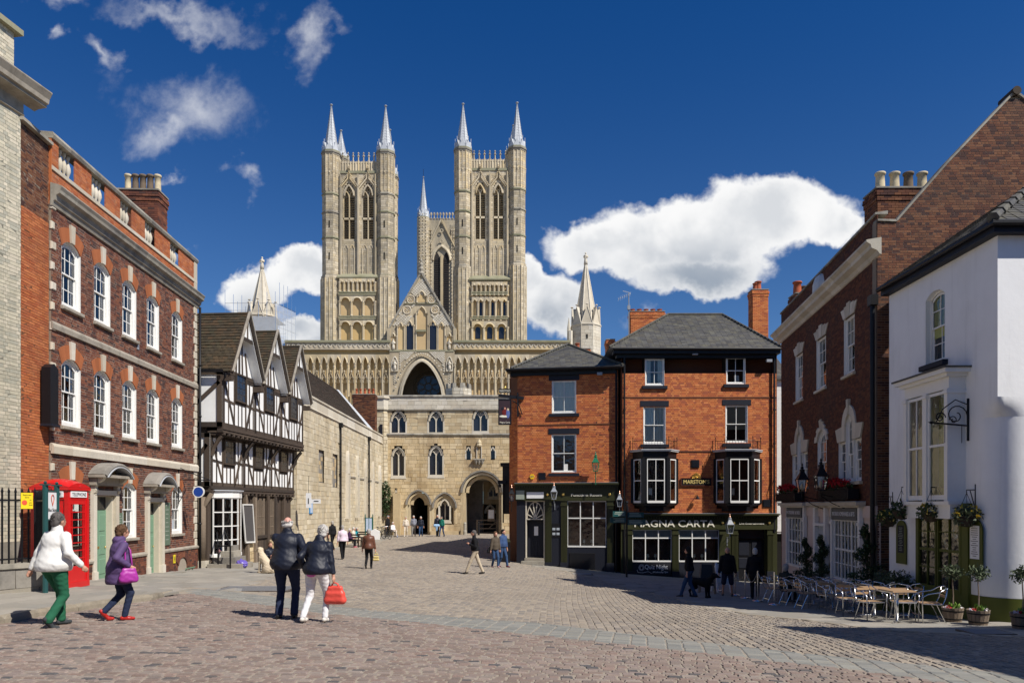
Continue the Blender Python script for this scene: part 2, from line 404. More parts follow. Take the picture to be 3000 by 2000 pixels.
brick_yellow=mat('buff_brick',[(.55,.50,.38),(.48,.44,.34),(.60,.54,.42),(.42,.40,.32)],stain=.3,sc_=(.2,.2,.14),streak=.25)
brick_pub=mat('pub_brick',[(0.598,0.190,0.061),(0.542,0.161,0.055),(0.641,0.230,0.082),(0.487,0.138,0.053),(0.586,0.196,0.066),(0.398,0.115,0.055)],stain=.14,ss=.5,sc_=(.2,.07,.04))
brick_dark=mat('dark_red_brick',[(0.116,0.040,0.022),(0.088,0.032,0.019),(0.136,0.052,0.025),(0.068,0.027,0.019)],stain=.3)
brick_gable=mat('gable_brick',[(0.156,0.061,0.033),(0.116,0.044,0.026),(0.196,0.085,0.043),(0.070,0.031,0.025),(0.173,0.070,0.035)],stain=.35,ss=.5)
mortar_pale=mat('pale_mortar',(.36,.31,.25),stain=.3);mortar_dark=mat('dark_mortar',(.095,.045,.03));mortar_orange=mat('orange_mortar',(.16,.07,.035));mortar_mid=mat('mid_mortar',(.25,.2,.15))
stone_buff=mat('buff_limestone',[(.58,.46,.28),(.52,.41,.25),(.62,.52,.34),(.46,.36,.22),(.60,.50,.33)],stain=.28,sc_=(.17,.13,.085),ss=.55,streak=.3,var=.14,ns=3.0,bump=.15,bs=14)
stone_gold=mat('golden_limestone',[(.58,.45,.26),(.62,.49,.30),(.54,.41,.23),(.63,.51,.32),(.57,.45,.27)],stain=.5,sc_=(.20,.125,.06),ss=.4,streak=.4,var=.2,ns=2.5,bump=.3,bs=12)
stone_hall=mat('grey_gold_limestone',[(.62,.54,.39),(.58,.50,.35),(.66,.58,.43),(.56,.48,.34),(.62,.52,.35)],stain=.3,sc_=(.24,.19,.12),ss=.45,streak=.45,var=.2,ns=2.5,bump=.3,bs=12)
stone_cath=mat('cathedral_limestone',[(.57,.475,.32),(.63,.54,.385),(.49,.405,.275),(.60,.48,.29),(.53,.455,.335)],stain=.42,sc_=(.15,.13,.10),ss=.12,streak=.5,var=.25,ns=.8,bump=.3,bs=3)
stone_cathg=mat('weathered_cathedral_limestone',[(.54,.46,.325),(.60,.52,.385),(.44,.375,.27),(.53,.44,.29)],stain=.55,sc_=(.13,.12,.10),ss=.14,streak=.62,var=.28,ns=.8,bump=.3,bs=3)
stone_gild=mat('sheltered_golden_limestone',[(.60,.42,.19),(.64,.47,.24),(.58,.42,.22)],stain=.15,sc_=(.2,.16,.1),ss=.2,var=.2,ns=.8,bump=.2,bs=3)
stone_pale=mat('pale_limestone',[(0.594,0.540,0.432),(0.558,0.495,0.387),(0.630,0.576,0.477)],stain=.2,sc_=(.25,.22,.17),ss=1.2,var=.12)
stone_grey=mat('grey_weathered_stone',[(.30,.27,.22),(.36,.33,.27),(.25,.23,.20)],stain=.5,sc_=(.09,.085,.075),ss=1.5,var=.25)
stone_cill=mat('lichened_stone_cill',(.36,.32,.26),stain=.5,sc_=(.17,.15,.12),ss=3)
mossy=mat('green_stained_stone',(.29,.275,.185),stain=.4,sc_=(.12,.13,.06),ss=.4)
joint_dark=mat('stone_joint',(.34,.27,.18),stain=.3);joint_cath=mat('cathedral_joint',(.34,.30,.235))
white_paint=mat('white_paint',(.80,.79,.75),rough=.45,var=.05,bump=.08,bs=30)
white_render=mat('white_render',(.85,.855,.86),rough=.7,var=.06,ns=2,bump=.35,bs=9,stain=.16,sc_=(.45,.45,.43),ss=.8,streak=.14)
white_panel=mat('limewashed_panel',(.85,.85,.83),rough=.85,var=.07,ns=2,bump=.3,bs=18,stain=.15,sc_=(.55,.52,.46),ss=1.5)
pinkish=mat('pale_pink_paint',(.66,.53,.46),rough=.6,var=.06,stain=.15,sc_=(.4,.33,.28),ss=2)
black_paint=mat('black_paint',(.009,.009,.011),rough=.45,var=.2,bump=.05,spec=.3)
navy_paint=mat('blue_black_paint',(.015,.017,.026),rough=.55,var=.15,bump=.1)
green_black=mat('dark_olive_paint',(.036,.038,.014),rough=.45,var=.15,bump=.06,spec=.3)
olive=mat('olive_paint',(.085,.10,.018),rough=.5,var=.12,bump=.12,stain=.15,sc_=(.08,.09,.03))
sage=mat('sage_green_paint',(.17,.30,.20),rough=.45,var=.08,bump=.05)
board_green=mat('grey_green_board',(.12,.17,.12),rough=.6,var=.1)
teal=mat('dark_teal_paint',(.018,.075,.075),rough=.35,var=.1,bump=.03,spec=.5)
red_paint=mat('kiosk_red_paint',(.62,.010,.012),rough=.3,var=.08,bump=.03,spec=.5,coat=.25)
gold=mat('gold_leaf',(.85,.58,.16),rough=.32,metal=.85,var=.1,bump=.1)
brass=mat('brass',(.75,.52,.2),rough=.3,metal=1.0)
copper=mat('copper_finial',(.62,.36,.26),rough=.4,metal=.8)
lead=mat('lead_sheet',[(.52,.54,.56),(.45,.47,.50),(.58,.60,.61)],rough=.5,var=.12,stain=.15,sc_=(.3,.3,.3),ss=.6,spec=.4)
lead_dark=mat('dull_lead_flashing',(.30,.32,.35),rough=.5,var=.2,spec=.4)
slate=mat('grey_slate',[(0.071,0.068,0.065),(0.088,0.085,0.078),(0.058,0.056,0.054),(0.082,0.075,0.061)],rough=.65,var=.2,stain=.35,sc_=(.19,.18,.12),ss=2.6,spec=.4)
tile_brown=mat('brown_clay_tile',[(0.061,0.045,0.027),(0.072,0.049,0.029),(0.050,0.039,0.026),(0.083,0.053,0.030),(0.065,0.053,0.032),(0.058,0.044,0.029),(0.202,0.076,0.032)][:6],rough=.9,stain=.4,sc_=(.05,.048,.03),ss=1.2)
tile_dark=mat('dark_clay_tile',[(0.052,0.038,0.027),(0.064,0.044,0.032),(0.044,0.034,0.026)],rough=.9,stain=.4,ss=1.0)
oak=mat('weathered_oak',[(.075,.055,.042),(.055,.042,.034),(.095,.07,.052)],rough=.85,var=.3,ns=14,bump=.6,bs=40,stain=.3,sc_=(.03,.025,.02))
oak_pale=mat('bleached_oak',[(.22,.17,.125),(.19,.145,.105)],rough=.85,var=.3,ns=12,bump=.6,bs=30,stain=.3,sc_=(.09,.07,.05))
clay_red=mat('red_clay_pot',(.42,.11,.05),var=.15);clay_buff=mat('buff_clay_pot',(.62,.52,.34),var=.15,stain=.3,sc_=(.2,.18,.14),ss=3);clay_sooty=mat('sooty_clay_pot',(.16,.12,.085),var=.25)
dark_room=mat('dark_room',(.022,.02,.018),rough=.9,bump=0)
void_dark=mat('shadowed_interior',(.012,.011,.010),rough=.95,bump=0)
curtain=mat('white_net_curtain',(.78,.80,.74),rough=.9,var=.1,bump=0);curtain_g=mat('green_curtain',(.35,.37,.14),rough=.9,var=.12,bump=0);blind_c=mat('cream_blind',(.45,.42,.32),rough=.9,bump=0);pale_blind=mat('pale_grey_blind',(.42,.46,.50),rough=.9,bump=0)
lattice_dark=mat('leaded_dark_glass',(.018,.02,.028),rough=.12,var=.3,spec=.6,bump=.4,bs=5)
louvre_m=mat('dark_louvre',(.035,.03,.028),rough=.8)
steel=mat('brushed_aluminium',(.72,.73,.74),rough=.22,metal=1.0,var=.04,bump=.02)
table_top_m=mat('table_wood_slat',(.40,.26,.15),rough=.4,var=.15)
letter_cream=mat('cream_lettering',(.80,.76,.62),rough=.5,var=.02,bump=0);letter_white=mat('white_lettering',(.82,.82,.82),rough=.6,var=.02,bump=0);letter_black=mat('black_lettering',(.02,.02,.02),rough=.6,bump=0);letter_gold=mat('gold_lettering',(.62,.48,.18),rough=.4,var=.05,bump=0);letter_dim=mat('faint_lettering',(.32,.36,.30),bump=0)
fabric={}
def fab(name,c,rough=.85,spec=.15,**k):
 return mat(name,c,rough=rough,var=.10,ns=7,bump=.2,bs=120,spec=spec,**k)
skin=mat('skin',(.56,.30,.21),rough=.55,var=.08,ns=20,bump=.05,spec=.3)
skin_pink=mat('flushed_skin',(.62,.32,.25),rough=.5,var=.08,ns=20,bump=.05,spec=.3)
def pavers(name,cols,**k):return mat(name,cols,**k)
sett_red=mat('pink_granite_sett',[(0.258,0.198,0.166),(0.222,0.168,0.141),(0.294,0.231,0.196),(0.244,0.193,0.170),(0.209,0.168,0.148),(0.266,0.206,0.173),(0.287,0.239,0.203),(0.237,0.175,0.148),(0.254,0.209,0.178),(0.258,0.186,0.155),(0.215,0.157,0.133),(0.272,0.217,0.185),(0.240,0.188,0.158),(0.258,0.198,0.166),(0.222,0.168,0.141),(0.294,0.231,0.196),(0.244,0.193,0.170),(0.209,0.168,0.148),(0.266,0.206,0.173),(0.287,0.239,0.203),(0.237,0.175,0.148),(0.254,0.209,0.178),(0.096,0.091,0.092)],rough=.8,var=.2,ns=22,bump=.5,bs=45,stain=.4,sc_=(.17,.135,.115),ss=.45,spec=.3)
sett_tan=mat('tan_stone_sett',[(0.296,0.253,0.201),(0.260,0.218,0.176),(0.331,0.282,0.222),(0.282,0.243,0.201),(0.236,0.204,0.172),(0.310,0.260,0.204),(0.218,0.194,0.169)],rough=.8,var=.2,ns=18,bump=.5,bs=40,stain=.4,sc_=(.19,.16,.13),ss=.35,spec=.3)
sett_grey=mat('grey_slate_sett',[(0.230,0.226,0.203),(0.207,0.207,0.191),(0.260,0.253,0.221),(0.238,0.230,0.207)],rough=.8,var=.15,ns=15,bump=.4,bs=35,spec=.3)
flag=mat('york_stone_flag',[(0.293,0.269,0.230),(0.269,0.249,0.214),(0.317,0.289,0.246),(0.277,0.261,0.230)],rough=.85,var=.15,ns=5,bump=.25,bs=40,stain=.3,sc_=(.24,.215,.18),ss=.7)
sand_joint=mat('sandy_joint',(.31,.265,.21),rough=.95,var=.25,ns=12,bump=.4,bs=60)
kerb_m=mat('stone_kerb',[(.34,.29,.22),(.38,.33,.25),(.30,.26,.20)],rough=.85,var=.2,stain=.3,ss=2)
shade_stone=mat('shade_darkened_stone',(.085,.07,.05),rough=.95)  # deep shade of the great arch recess, put into the stone's colour
# ground
GP=np.array([(-7,11.9,.0),(-5.6,12.8,-.03),(-3.7,13.3,-.08),(-10,16.5,-.03),(-11.9,19.4,-.1),(-12.3,29.3,-.5),(0,6,.0),(-8,6,.05),(6,7,-.15),(13,6,-.25),(3,12,-.2),(8.7,17,-.73),(10.8,16.7,-.68),(10.8,21.5,-1.02),(12,34,-1.6),(7.5,27.6,-1.36),(5.5,25.5,-1.12),(.5,41,-1.18),(5.6,40.3,-1.62),(11,40,-2.0),(15,40,-2.2),(2,36,-1.2),(-1.7,30,-.78),(-6.2,32.5,-.76),(-.6,34.5,-.84),(-3,63,-.55),(10,63,-.55),(-11,62,-.6),(-11,45,-.75),(-3.7,59,-.6),(-6.6,45,-.76),(-20,0,.1),(0,-5,.1),(20,0,-.3),(-30,60,-.5),(30,60,-.8),(0,90,-.4),(-30,30,-.3),(30,30,-1.2)])
def _tps(a,b):
 d2=((a[:,None,:]-b[None,:,:])**2).sum(-1);return.5*d2*np.log(d2+1e-9)
_P=GP[:,:2]/10;_n=len(_P)
_A=np.zeros((_n+3,_n+3));_A[:_n,:_n]=_tps(_P,_P)+np.eye(_n)*.02;_A[:_n,_n]=1;_A[:_n,_n+1:]=_P;_A[_n,:_n]=1;_A[_n+1:,:_n]=_P.T
_w=np.linalg.solve(_A,np.concatenate([GP[:,2],[0,0,0]]))
def gz(x,y):
 x=np.atleast_1d(np.asarray(x,float));y=np.atleast_1d(np.asarray(y,float))
 X=np.clip(x,-34,34);Y=np.clip(y,-8,95);q=np.stack([X,Y],-1)/10
 return _tps(q,_P)@_w[:_n]+_w[_n]+q@_w[_n+1:]
def g1(x,y):return float(gz(x,y)[0])
def G(px,py):
 "photograph pixel -> point of the ground"
 Y=20.0
 for _ in range(40):
  z=g1((px-CX)/F*Y,Y);Yn=(CZ-z)*F/(py-CY);Y=Y*.5+min(Yn,120)*.5
 return((px-CX)/F*Y,Y)
xs=np.concatenate([[-3000,-800,-200,-80],np.arange(-36,36.1,1.0),[80,200,800,3000]])
ys=np.concatenate([[-1500,-300,-60],np.arange(-8,96.1,1.0),[130,200,500,1500,4000]])
gx,gy=np.meshgrid(xs,ys);gzz=gz(gx.ravel(),gy.ravel())-.011
V=np.stack([gx.ravel(),gy.ravel(),gzz],-1);nx=len(xs);idx=np.arange(len(V)).reshape(len(ys),nx)
Fq=np.stack([idx[:-1,:-1],idx[:-1,1:],idx[1:,1:],idx[1:,:-1]],-1).reshape(-1,4)
ground=bpy.data.objects.new('ground',new_mesh('ground',V,Fq,None,sand_joint,True));COL.objects.link(ground);props(ground,kind='structure')
kerbL=[G(*p)for p in((-260,1880),(-100,1846),(0,1825),(100,1805),(220,1788),(340,1770),(435,1757),(500,1740))]
red_top=[G(*p)for p in((560,1737),(684,1756),(918,1792),(1200,1819),(1659,1867),(2118,1917),(2501,1959),(2760,1996))]
band_top=[G(*p)for p in((560,1722),(700,1734),(840,1750),(969,1774),(1200,1797),(1583,1825),(1965,1871),(2348,1913),(2730,1951),(3000,1978))]
RED=[(-14,4.5)]+kerbL+red_top+[(9,4.5)]
BAND=red_top[::-1]+band_top[:1]+band_top[1:]+[(9,7.6)]
kerbR=[G(*p)for p in((3200,1884),(3000,1867),(2577,1844),(2348,1814),(2195,1800),(1965,1749),(1835,1722),(1659,1673),(1545,1655))]
TAN=band_top[2:]+[(10.5,9)]+kerbR+[(.0,42),(.0,46),(2.5,58),(2.5,65.8),(-9.8,65.8),(-9.6,50),G(960,1610),G(880,1650),G(760,1700),G(715,1722)]
PAVL=[(-13.5,8)]+kerbL+[G(560,1722),G(700,1734),G(715,1722),G(760,1700),G(880,1650),G(960,1610),(-9.6,50),(-9.8,65.8),(-13.2,65.8),(-12.6,30),(-12.1,19),(-12.2,14)]
PAVR=[(16,9)]+kerbR+[(.1,43),(.2,41.5),(5.9,41),(14.8,41),(12.2,34),(10.9,21.5),(10.9,16.9),(16,16.9)]
def inside(x,y,poly):
 c=np.zeros(x.shape,bool);n=len(poly)
 for i in range(n):
  x1,y1=poly[i];x2,y2=poly[(i+1)%n]
  with np.errstate(divide='ignore',invalid='ignore'):
   c^=((y1>y)!=(y2>y))&(x<(x2-x1)*(y-y1)/(y2-y1+1e-12)+x1)
 return c
def dist_poly(x,y,line):
 d=np.full(x.shape,1e9)
 for(x1,y1),(x2,y2)in zip(line[:-1],line[1:]):
  L2=(x2-x1)**2+(y2-y1)**2+1e-9;t=np.clip(((x-x1)*(x2-x1)+(y-y1)*(y2-y1))/L2,0,1)
  d=np.minimum(d,np.hypot(x-x1-t*(x2-x1),y-y1-t*(y2-y1)))
 return d
def lift(x,y):
 "the left pavement stands a kerb's height above the setts near the camera"
 x=np.atleast_1d(np.asarray(x,float));y=np.atleast_1d(np.asarray(y,float))
 k=np.clip((19.0-y)/3.5,0,1)
 return.11*k*inside(x,y,PAVL)
def pave(name,m,poly,L,D,ang,joint,top,singles,style='pillow',jl=.25,tilt=.02,edge=.0,warp=0.0,lifted=False,seed=1):
 rr=np.random.RandomState(seed)
 P=np.array(poly);c,s=math.cos(ang),math.sin(ang);Q=np.stack([P[:,0]*c+P[:,1]*s,-P[:,0]*s+P[:,1]*c],-1)
 u0,v0=Q.min(0)-1;u1,v1=Q.max(0)+1;Us,Vs,Ls,Ds=[],[],[],[]
 v=v0
 while v<v1:
  d=D*rr.uniform(.88,1.12);n=int((u1-u0)/L)+2
  l=L*rr.uniform(1-jl,1+jl,n*2);e=u0+np.concatenate([[0],np.cumsum(l)])-rr.rand()*L;e=e[e<u1]
  Us.append((e[:-1]+e[1:])/2);Ls.append(e[1:]-e[:-1]);Vs.append(np.full(len(e)-1,v+d/2));Ds.append(np.full(len(e)-1,d));v+=d
 U=np.concatenate(Us);Vv=np.concatenate(Vs);L_=np.concatenate(Ls);D_=np.concatenate(Ds)
 Vv=Vv+warp*np.sin(U*.35+1)+rr.uniform(-.006,.006,len(U))
 x=U*c-Vv*s;y=U*s+Vv*c
 k=inside(x,y,poly)&(np.abs(x)<y*.78+3.5)
 x,y,L_,D_=x[k],y[k],L_[k],D_[k]
 e=.05;z0=gz(x,y);zx=(gz(x+e,y)-z0)/e;zy=(gz(x,y+e)-z0)/e;n=len(x)
 a=ang+rr.normal(0,.018,n);ca,sa=np.cos(a),np.sin(a)
 tx=zx*ca+zy*sa+rr.normal(0,tilt,n);ty=-zx*sa+zy*ca+rr.normal(0,tilt,n)
 hl=(L_-joint*rr.uniform(.6,1.5,n))/2;hd=(D_-joint*rr.uniform(.6,1.5,n))/2
 hh=.05;zz=z0+top+rr.normal(0,.0028 if tilt>.008 else.0006,n)-hh/2+(lift(x,y)if lifted else 0)
 pieces(name,ground,m,np.stack([x,y,zz],-1),np.stack([ca*hl,sa*hl,tx*hl],-1),np.stack([-sa*hd,ca*hd,ty*hd],-1),np.stack([np.zeros(n),np.zeros(n),np.full(n,hh/2)],-1),singles,style)
pave('sett',sett_red,RED,.165,.105,math.radians(-3),.020,.0,300,tilt=.03,warp=.02)
pave('border_sett',sett_grey,BAND,.125,.27,math.radians(80),.008,-.002,150,tilt=.012,seed=3,warp=0.0)
pave('sett',sett_tan,TAN,.205,.145,math.radians(86),.024,.0,300,tilt=.03,warp=.05,seed=4)
pave('paving_flag',flag,PAVL,.85,.6,math.radians(80),.008,.004,200,'box',tilt=.003,lifted=True,seed=5)
pave('paving_flag',flag,PAVR,.9,.62,math.radians(8),.008,.004,200,'box',tilt=.003,seed=6)
def kerb(line,w_,h,top,name='kerb_stone',m=kerb_m):
 Cc,U,V,N=[],[],[],[]
 for(x1,y1),(x2,y2)in zip(line[:-1],line[1:]):
  L=math.hypot(x2-x1,y2-y1);n=max(1,round(L/.85));ux,uy=(x2-x1)/L,(y2-y1)/L
  for i in range(n):
   t=(i+.5)/n;x,y=x1+(x2-x1)*t,y1+(y2-y1)*t;dz=(g1(x+ux*.2,y+uy*.2)-g1(x,y))/.2;tp=top(x,y)
   Cc.append((x,y,g1(x,y)+tp-h/2));U.append((ux*(L/n-.01)/2,uy*(L/n-.01)/2,dz*L/n/2));V.append((-uy*w_/2,ux*w_/2,0));N.append((0,0,h/2))
 pieces(name,ground,m,Cc,U,V,N,60,'pillow')
kerb([(x-.0,y)for x,y in kerbL],.16,.2,lambda x,y:.015+.11*min(1,max(0,(19-y)/3.5)))
kerb(kerbR,.14,.12,lambda x,y:.012)
kerb([band_top[3]]+band_top[4:],.1,.1,lambda x,y:.0,m=sett_grey)
# shared building parts
def sash(root,s0,s1,z0,z1,cols=3,rows=(3,2),rise=.0,rec=.11,name='window',paint=white_paint,behind=None,fw=.06,bar=.022,glass=GLASS,head_box=True,panes=True,gap=.0,cover=(0,1),sill_m=None,sill_d=.1,sill_h=.09,sill_w=.09,bd=.05,reveal=True):
 "sash window set rec behind the wall face: box frame, two sashes with glazing bars, panes of glass, curtain, dark room behind"
 mb=MB();w_=s1-s0;cx=(s0+s1)/2
 if reveal:
  mb.box(s0-.004,s0+.012,-.0,rec+.02,z0,z1-rise);mb.box(s1-.012,s1+.004,-.0,rec+.02,z0,z1-rise)
 mb.box(s0,s0+fw,rec-.02,rec+.06,z0,z1-rise);mb.box(s1-fw,s1,rec-.02,rec+.06,z0,z1-rise);mb.box(s0+fw,s1-fw,rec-.03,rec+.06,z0,z0+fw*1.5)
 if rise:
  o=seg(cx,w_,z1-rise,rise);i=seg(cx,w_-2*fw,z1-rise-fw*.2,rise*.9-fw*.6)
  for k in range(len(o)-1):mb.prism([o[k],o[k+1],i[k+1],i[k]],rec-.02,rec+.06)
  if reveal:
   for k in range(len(o)-1):mb.add([(o[k][0],0,o[k][1]),(o[k+1][0],0,o[k+1][1]),(o[k+1][0],rec,o[k+1][1]),(o[k][0],rec,o[k][1])],[(0,1,2,3)])
 else:mb.box(s0+fw,s1-fw,rec-.02,rec+.06,z1-fw,z1)
 win=mk(name,mb,paint,root)
 a,b,c,d=s0+fw,s1-fw,z0+fw*1.5,z1-fw*.8
 tot=sum(rows);zm=c+(d-c)*rows[1]/tot;bars=MB();ps=[]
 for(za,zb,nr,y,isup)in((zm-.02,d,rows[0],rec+.0,True),(c,zm+.02,rows[1],rec+.035,False)):
  st=.035
  top_=zb-(rise*.0 if not isup else 0)
  bars.box(a,a+st,y,y+.03,za,(zb-rise if isup else zb)+.001);bars.box(b-st,b,y,y+.03,za,(zb-rise if isup else zb)+.001)
  bars.box(a+st,b-st,y-.004,y+.03,za,za+st*(1.1 if isup else 1.7))
  if isup and rise:
   o=seg(cx,b-a,zb-rise-.01,rise*.92);i=seg(cx,b-a-2*st,zb-rise-.02,rise*.8)
   for k in range(len(o)-1):bars.prism([o[k],o[k+1],(i[k+1][0],i[k+1][1]-st*.7),(i[k][0],i[k][1]-st*.7)],y,y+.03)
  else:bars.box(a+st,b-st,y-.002,y+.03,zb-st,zb)
  xs_=[a+st+(b-a-2*st)*i/cols for i in range(cols+1)];zs_=[za+st+(zb-za-2*st)*j/nr for j in range(nr+1)]
  for x in xs_[1:-1]:bars.box(x-bar/2,x+bar/2,y+.003,y+.027,za+st,zb-st*.6)
  for z in zs_[1:-1]:bars.box(a+st,b-st,y+.005,y+.025,z-bar/2,z+bar/2)
  for i in range(cols):
   for j in range(nr):
    if isup and rise and j==nr-1:
     zt=[]
     for x in(xs_[i],(xs_[i]+xs_[i+1])/2,xs_[i+1]):
      t=abs(x-cx)/(w_/2);zt.append(zs_[j+1]-rise*t*t)
     ps.append([(xs_[i],zs_[j]),(xs_[i+1],zs_[j]),(xs_[i+1],zt[2]),((xs_[i]+xs_[i+1])/2,zt[1]),(xs_[i],zt[0])])
    else:ps.append([(xs_[i],zs_[j]),(xs_[i+1],zs_[j]),(xs_[i+1],zs_[j+1]),(xs_[i],zs_[j+1])])
    ps[-1]=(ps[-1],y+.014)
 mk('glazing_bars',bars,paint,win)
 for p,y in ps:
  t1,t2=R.uniform(-.012,.012),R.uniform(-.012,.012)
  q=MB();q.add([(x,y+t1*(k in(0,3)),z)for k,(x,z)in enumerate(p)],[tuple(range(len(p)))])
  mk('pane',q,glass,win)
 if behind is not None:
  bm,kind=behind;q=MB();yb=rec+bd
  if kind=='full':
   n=14
   for i in range(n):
    x0=a+(b-a)*i/n;x1=a+(b-a)*(i+1)/n;q.add([(x0,yb+.02*(i%2),z0),(x1,yb+.02*((i+1)%2),z0),(x1,yb+.02*((i+1)%2),z1),(x0,yb+.02*(i%2),z1)],[(0,1,2,3)])
  elif kind=='top':q.box(a,b,yb,yb+.01,zm-(zm-c)*.3,z1)
  elif kind=='sides':
   for sgn in(0,1):
    for i in range(5):
     wdt=(b-a)*.3;x0=(a if sgn==0 else b-wdt)+wdt*i/5
     q.add([(x0,yb+.03*(i%2),z0),(x0+wdt/5,yb+.03*((i+1)%2),z0),(x0+wdt/5,yb+.03*((i+1)%2),z1),(x0,yb+.03*(i%2),z1)],[(0,1,2,3)])
  elif kind=='part':q.box(a,a+(b-a)*.62,yb,yb+.01,z0,z1)
  mk('curtain' if kind!='top' else 'blind',q,bm,win)
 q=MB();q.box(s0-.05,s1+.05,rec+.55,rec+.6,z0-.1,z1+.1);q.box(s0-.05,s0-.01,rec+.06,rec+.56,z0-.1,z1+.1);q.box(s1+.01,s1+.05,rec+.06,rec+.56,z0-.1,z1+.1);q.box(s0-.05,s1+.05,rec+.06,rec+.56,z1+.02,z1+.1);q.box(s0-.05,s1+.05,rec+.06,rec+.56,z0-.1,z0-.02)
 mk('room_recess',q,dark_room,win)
 if sill_m:
  q=MB();q.cbox(s0-sill_w,s1+sill_w,-sill_d,rec+.0,z0-sill_h,z0+.001,.012);mk('sill',q,sill_m,win)
 return win
def band(root,name,m,s0,s1,prof,n=12,r=None):
 "moulded string or cornice: profile (out, z) run along the wall in stones"
 for i in range(n):
  a,b=s0+(s1-s0)*i/n+.003,s0+(s1-s0)*(i+1)/n-.003
  if i==0:a=s0
  if i==n-1:b=s1
  k=len(prof);mb=MB();j=R.uniform(-.003,.003)
  mb.add([(a,-o-j,z)for o,z in prof]+[(b,-o-j,z)for o,z in prof],[tuple(range(k-1,-1,-1)),tuple(range(k,2*k))]+[(q,(q+1)%k,(q+1)%k+k,q+k)for q in range(k)])
  mk(name,mb,m,root)
def hull(root,L,depth,z0,z1,m,name='rear_wall',front=.35,inset=.05):
 mb=MB();mb.box(inset,L-inset,front,depth,z0,z1);return mk(name,mb,m,root)
def pots(root,spec,parent=None):
 for x,y,z,r,h,m in spec:
  mb=MB();mb.lathe([(r*.95,0),(r*.92,h*.1),(r*.86,h*.5),(r*.8,h*.86),(r*1.02,h*.88),(r*1.04,h*.97),(r*.9,h),(r*.7,h),(r*.66,h*.6)],(x,y,z),14);mk('chimney_pot',mb,m,root,smooth=True)
def chimney(root,x0,x1,y0,y1,z0,z1,bm,mm,potspec=(),cap=None,singles=0):
 "stack with brick faces, oversailing courses and pots; root-local coordinates"
 ch=MB();ch.box(x0+.01,x1-.01,y0+.01,y1-.01,z0,z1);c=mk('chimney',ch,mm,root)
 Cc,U,V,N=[],[],[],[];h=.075;n=int((z1-z0)/h)
 for i in range(n):
  z=z0+(i+.5)*(z1-z0)/n;o=.05 if i>=n-3 and i<n-1 else(.025 if i in(n-4,n-5)else 0.0)
  for(ax,ay,bx,by,nx_,ny_)in((x0,y0,x1,y0,0,-1),(x1,y0,x1,y1,1,0),(x0,y0,x0,y1,-1,0)):
   L=math.hypot(bx-ax,by-ay);ux,uy=(bx-ax)/L,(by-ay)/L;s=-(i%2)*.11-o;L2=L+o
   while s<L2:
    a,b=max(s,-o),min(s+.22,L2);s+=.22
    if b-a<.03:continue
    m_=(a+b)/2;Cc.append((ax+ux*m_+nx_*(o-.01),ay+uy*m_+ny_*(o-.01),z));U.append((ux*(b-a-.01)/2,uy*(b-a-.01)/2,0));V.append((0,0,h/2-.005));N.append((nx_*.03,ny_*.03,0))
 pieces('brick',c,bm,Cc,U,V,N,singles)
 q=MB();q.box(x0-.05,x1+.05,y0-.05,y1+.05,z1,z1+.05);mk('chimney_cap',q,cap or stone_grey,root)
 pots(root,potspec);return c
 # brown brick Georgian house, left
A=Fr((-11.88,19.36),(-12.33,29.33))
hA=A.root('georgian_house','brown brick house with balustrade and two green doors behind the red telephone box','house')
WS=[.48,2.16,3.87,5.59,7.62];WW=.95;LA=A.L
z_gnd=-.9
hs=[(s,s+WW,7.22,9.02,.22)for s in WS]+[(s,s+WW,4.05,5.88,.22)for s in WS]+[(s,s+WW,.92,2.66,.22)for s in(WS[0],WS[2],WS[4])]
dA=[(2.12,3.30,-.25,2.22),(5.60,6.62,-.4,2.05)]
hs+=[(a-.0,b+.0,c,d)for a,b,c,d in dA]
masonry('brick',hA,brick_brown,mortar_pale,holes(LA,0,10,hs),.34,9.72,.225,.072,.012,.004,.003)
masonry('brick',hA,brick_brown,None,holes(LA,0,10,[(a,b,c,d)for a,b,c,d in dA]+[(8.05,8.85,-.6,.05,.3)]),z_gnd,.34,.225,.072,.012,.064,.003,singles=0)
q=MB();q.box(0,2.12,-.05,.0,z_gnd,.34);q.box(3.3,5.6,-.05,0,z_gnd,.34);q.box(6.62,LA,-.05,0,z_gnd,.34);mk('plinth',q,mortar_pale,hA)
for a,b in((0,1.95),(3.48,5.42),(6.82,LA)):band(hA,'plinth_coping',stone_cill,a,b,[(0,.30),(.10,.30),(.11,.36),(.03,.42),(0,.42)],4)
for s in WS:
 for(z0,z1,fl)in((7.22,9.02,2),(4.05,5.88,1))+(((.92,2.66,0),)if s in(WS[0],WS[2],WS[4])else()):
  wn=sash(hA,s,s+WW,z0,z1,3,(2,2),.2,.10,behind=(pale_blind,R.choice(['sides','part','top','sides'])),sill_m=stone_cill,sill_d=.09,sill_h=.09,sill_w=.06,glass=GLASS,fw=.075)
  cx=s+WW/2;o1=seg(cx,WW,z1-.22,.22,12)
  for k in range(12):
   if k in(5,6):continue
   p,p2=o1[k],o1[k+1];f=lambda x,e:cx+(x-cx)*e
   q=MB();q.prism([p,p2,(f(p2[0],1.34),p2[1]+.36+.0*k),(f(p[0],1.34),p[1]+.36)][::-1],-.012,.02);mk('arch_brick',q,brick_rubbed,hA)
  q=MB();q.prism([(cx-.085,z1-.02),(cx+.085,z1-.02),(cx+.115,z1+.46),(cx-.115,z1+.46)],-.06,.02);mk('keystone',q,stone_pale,hA)
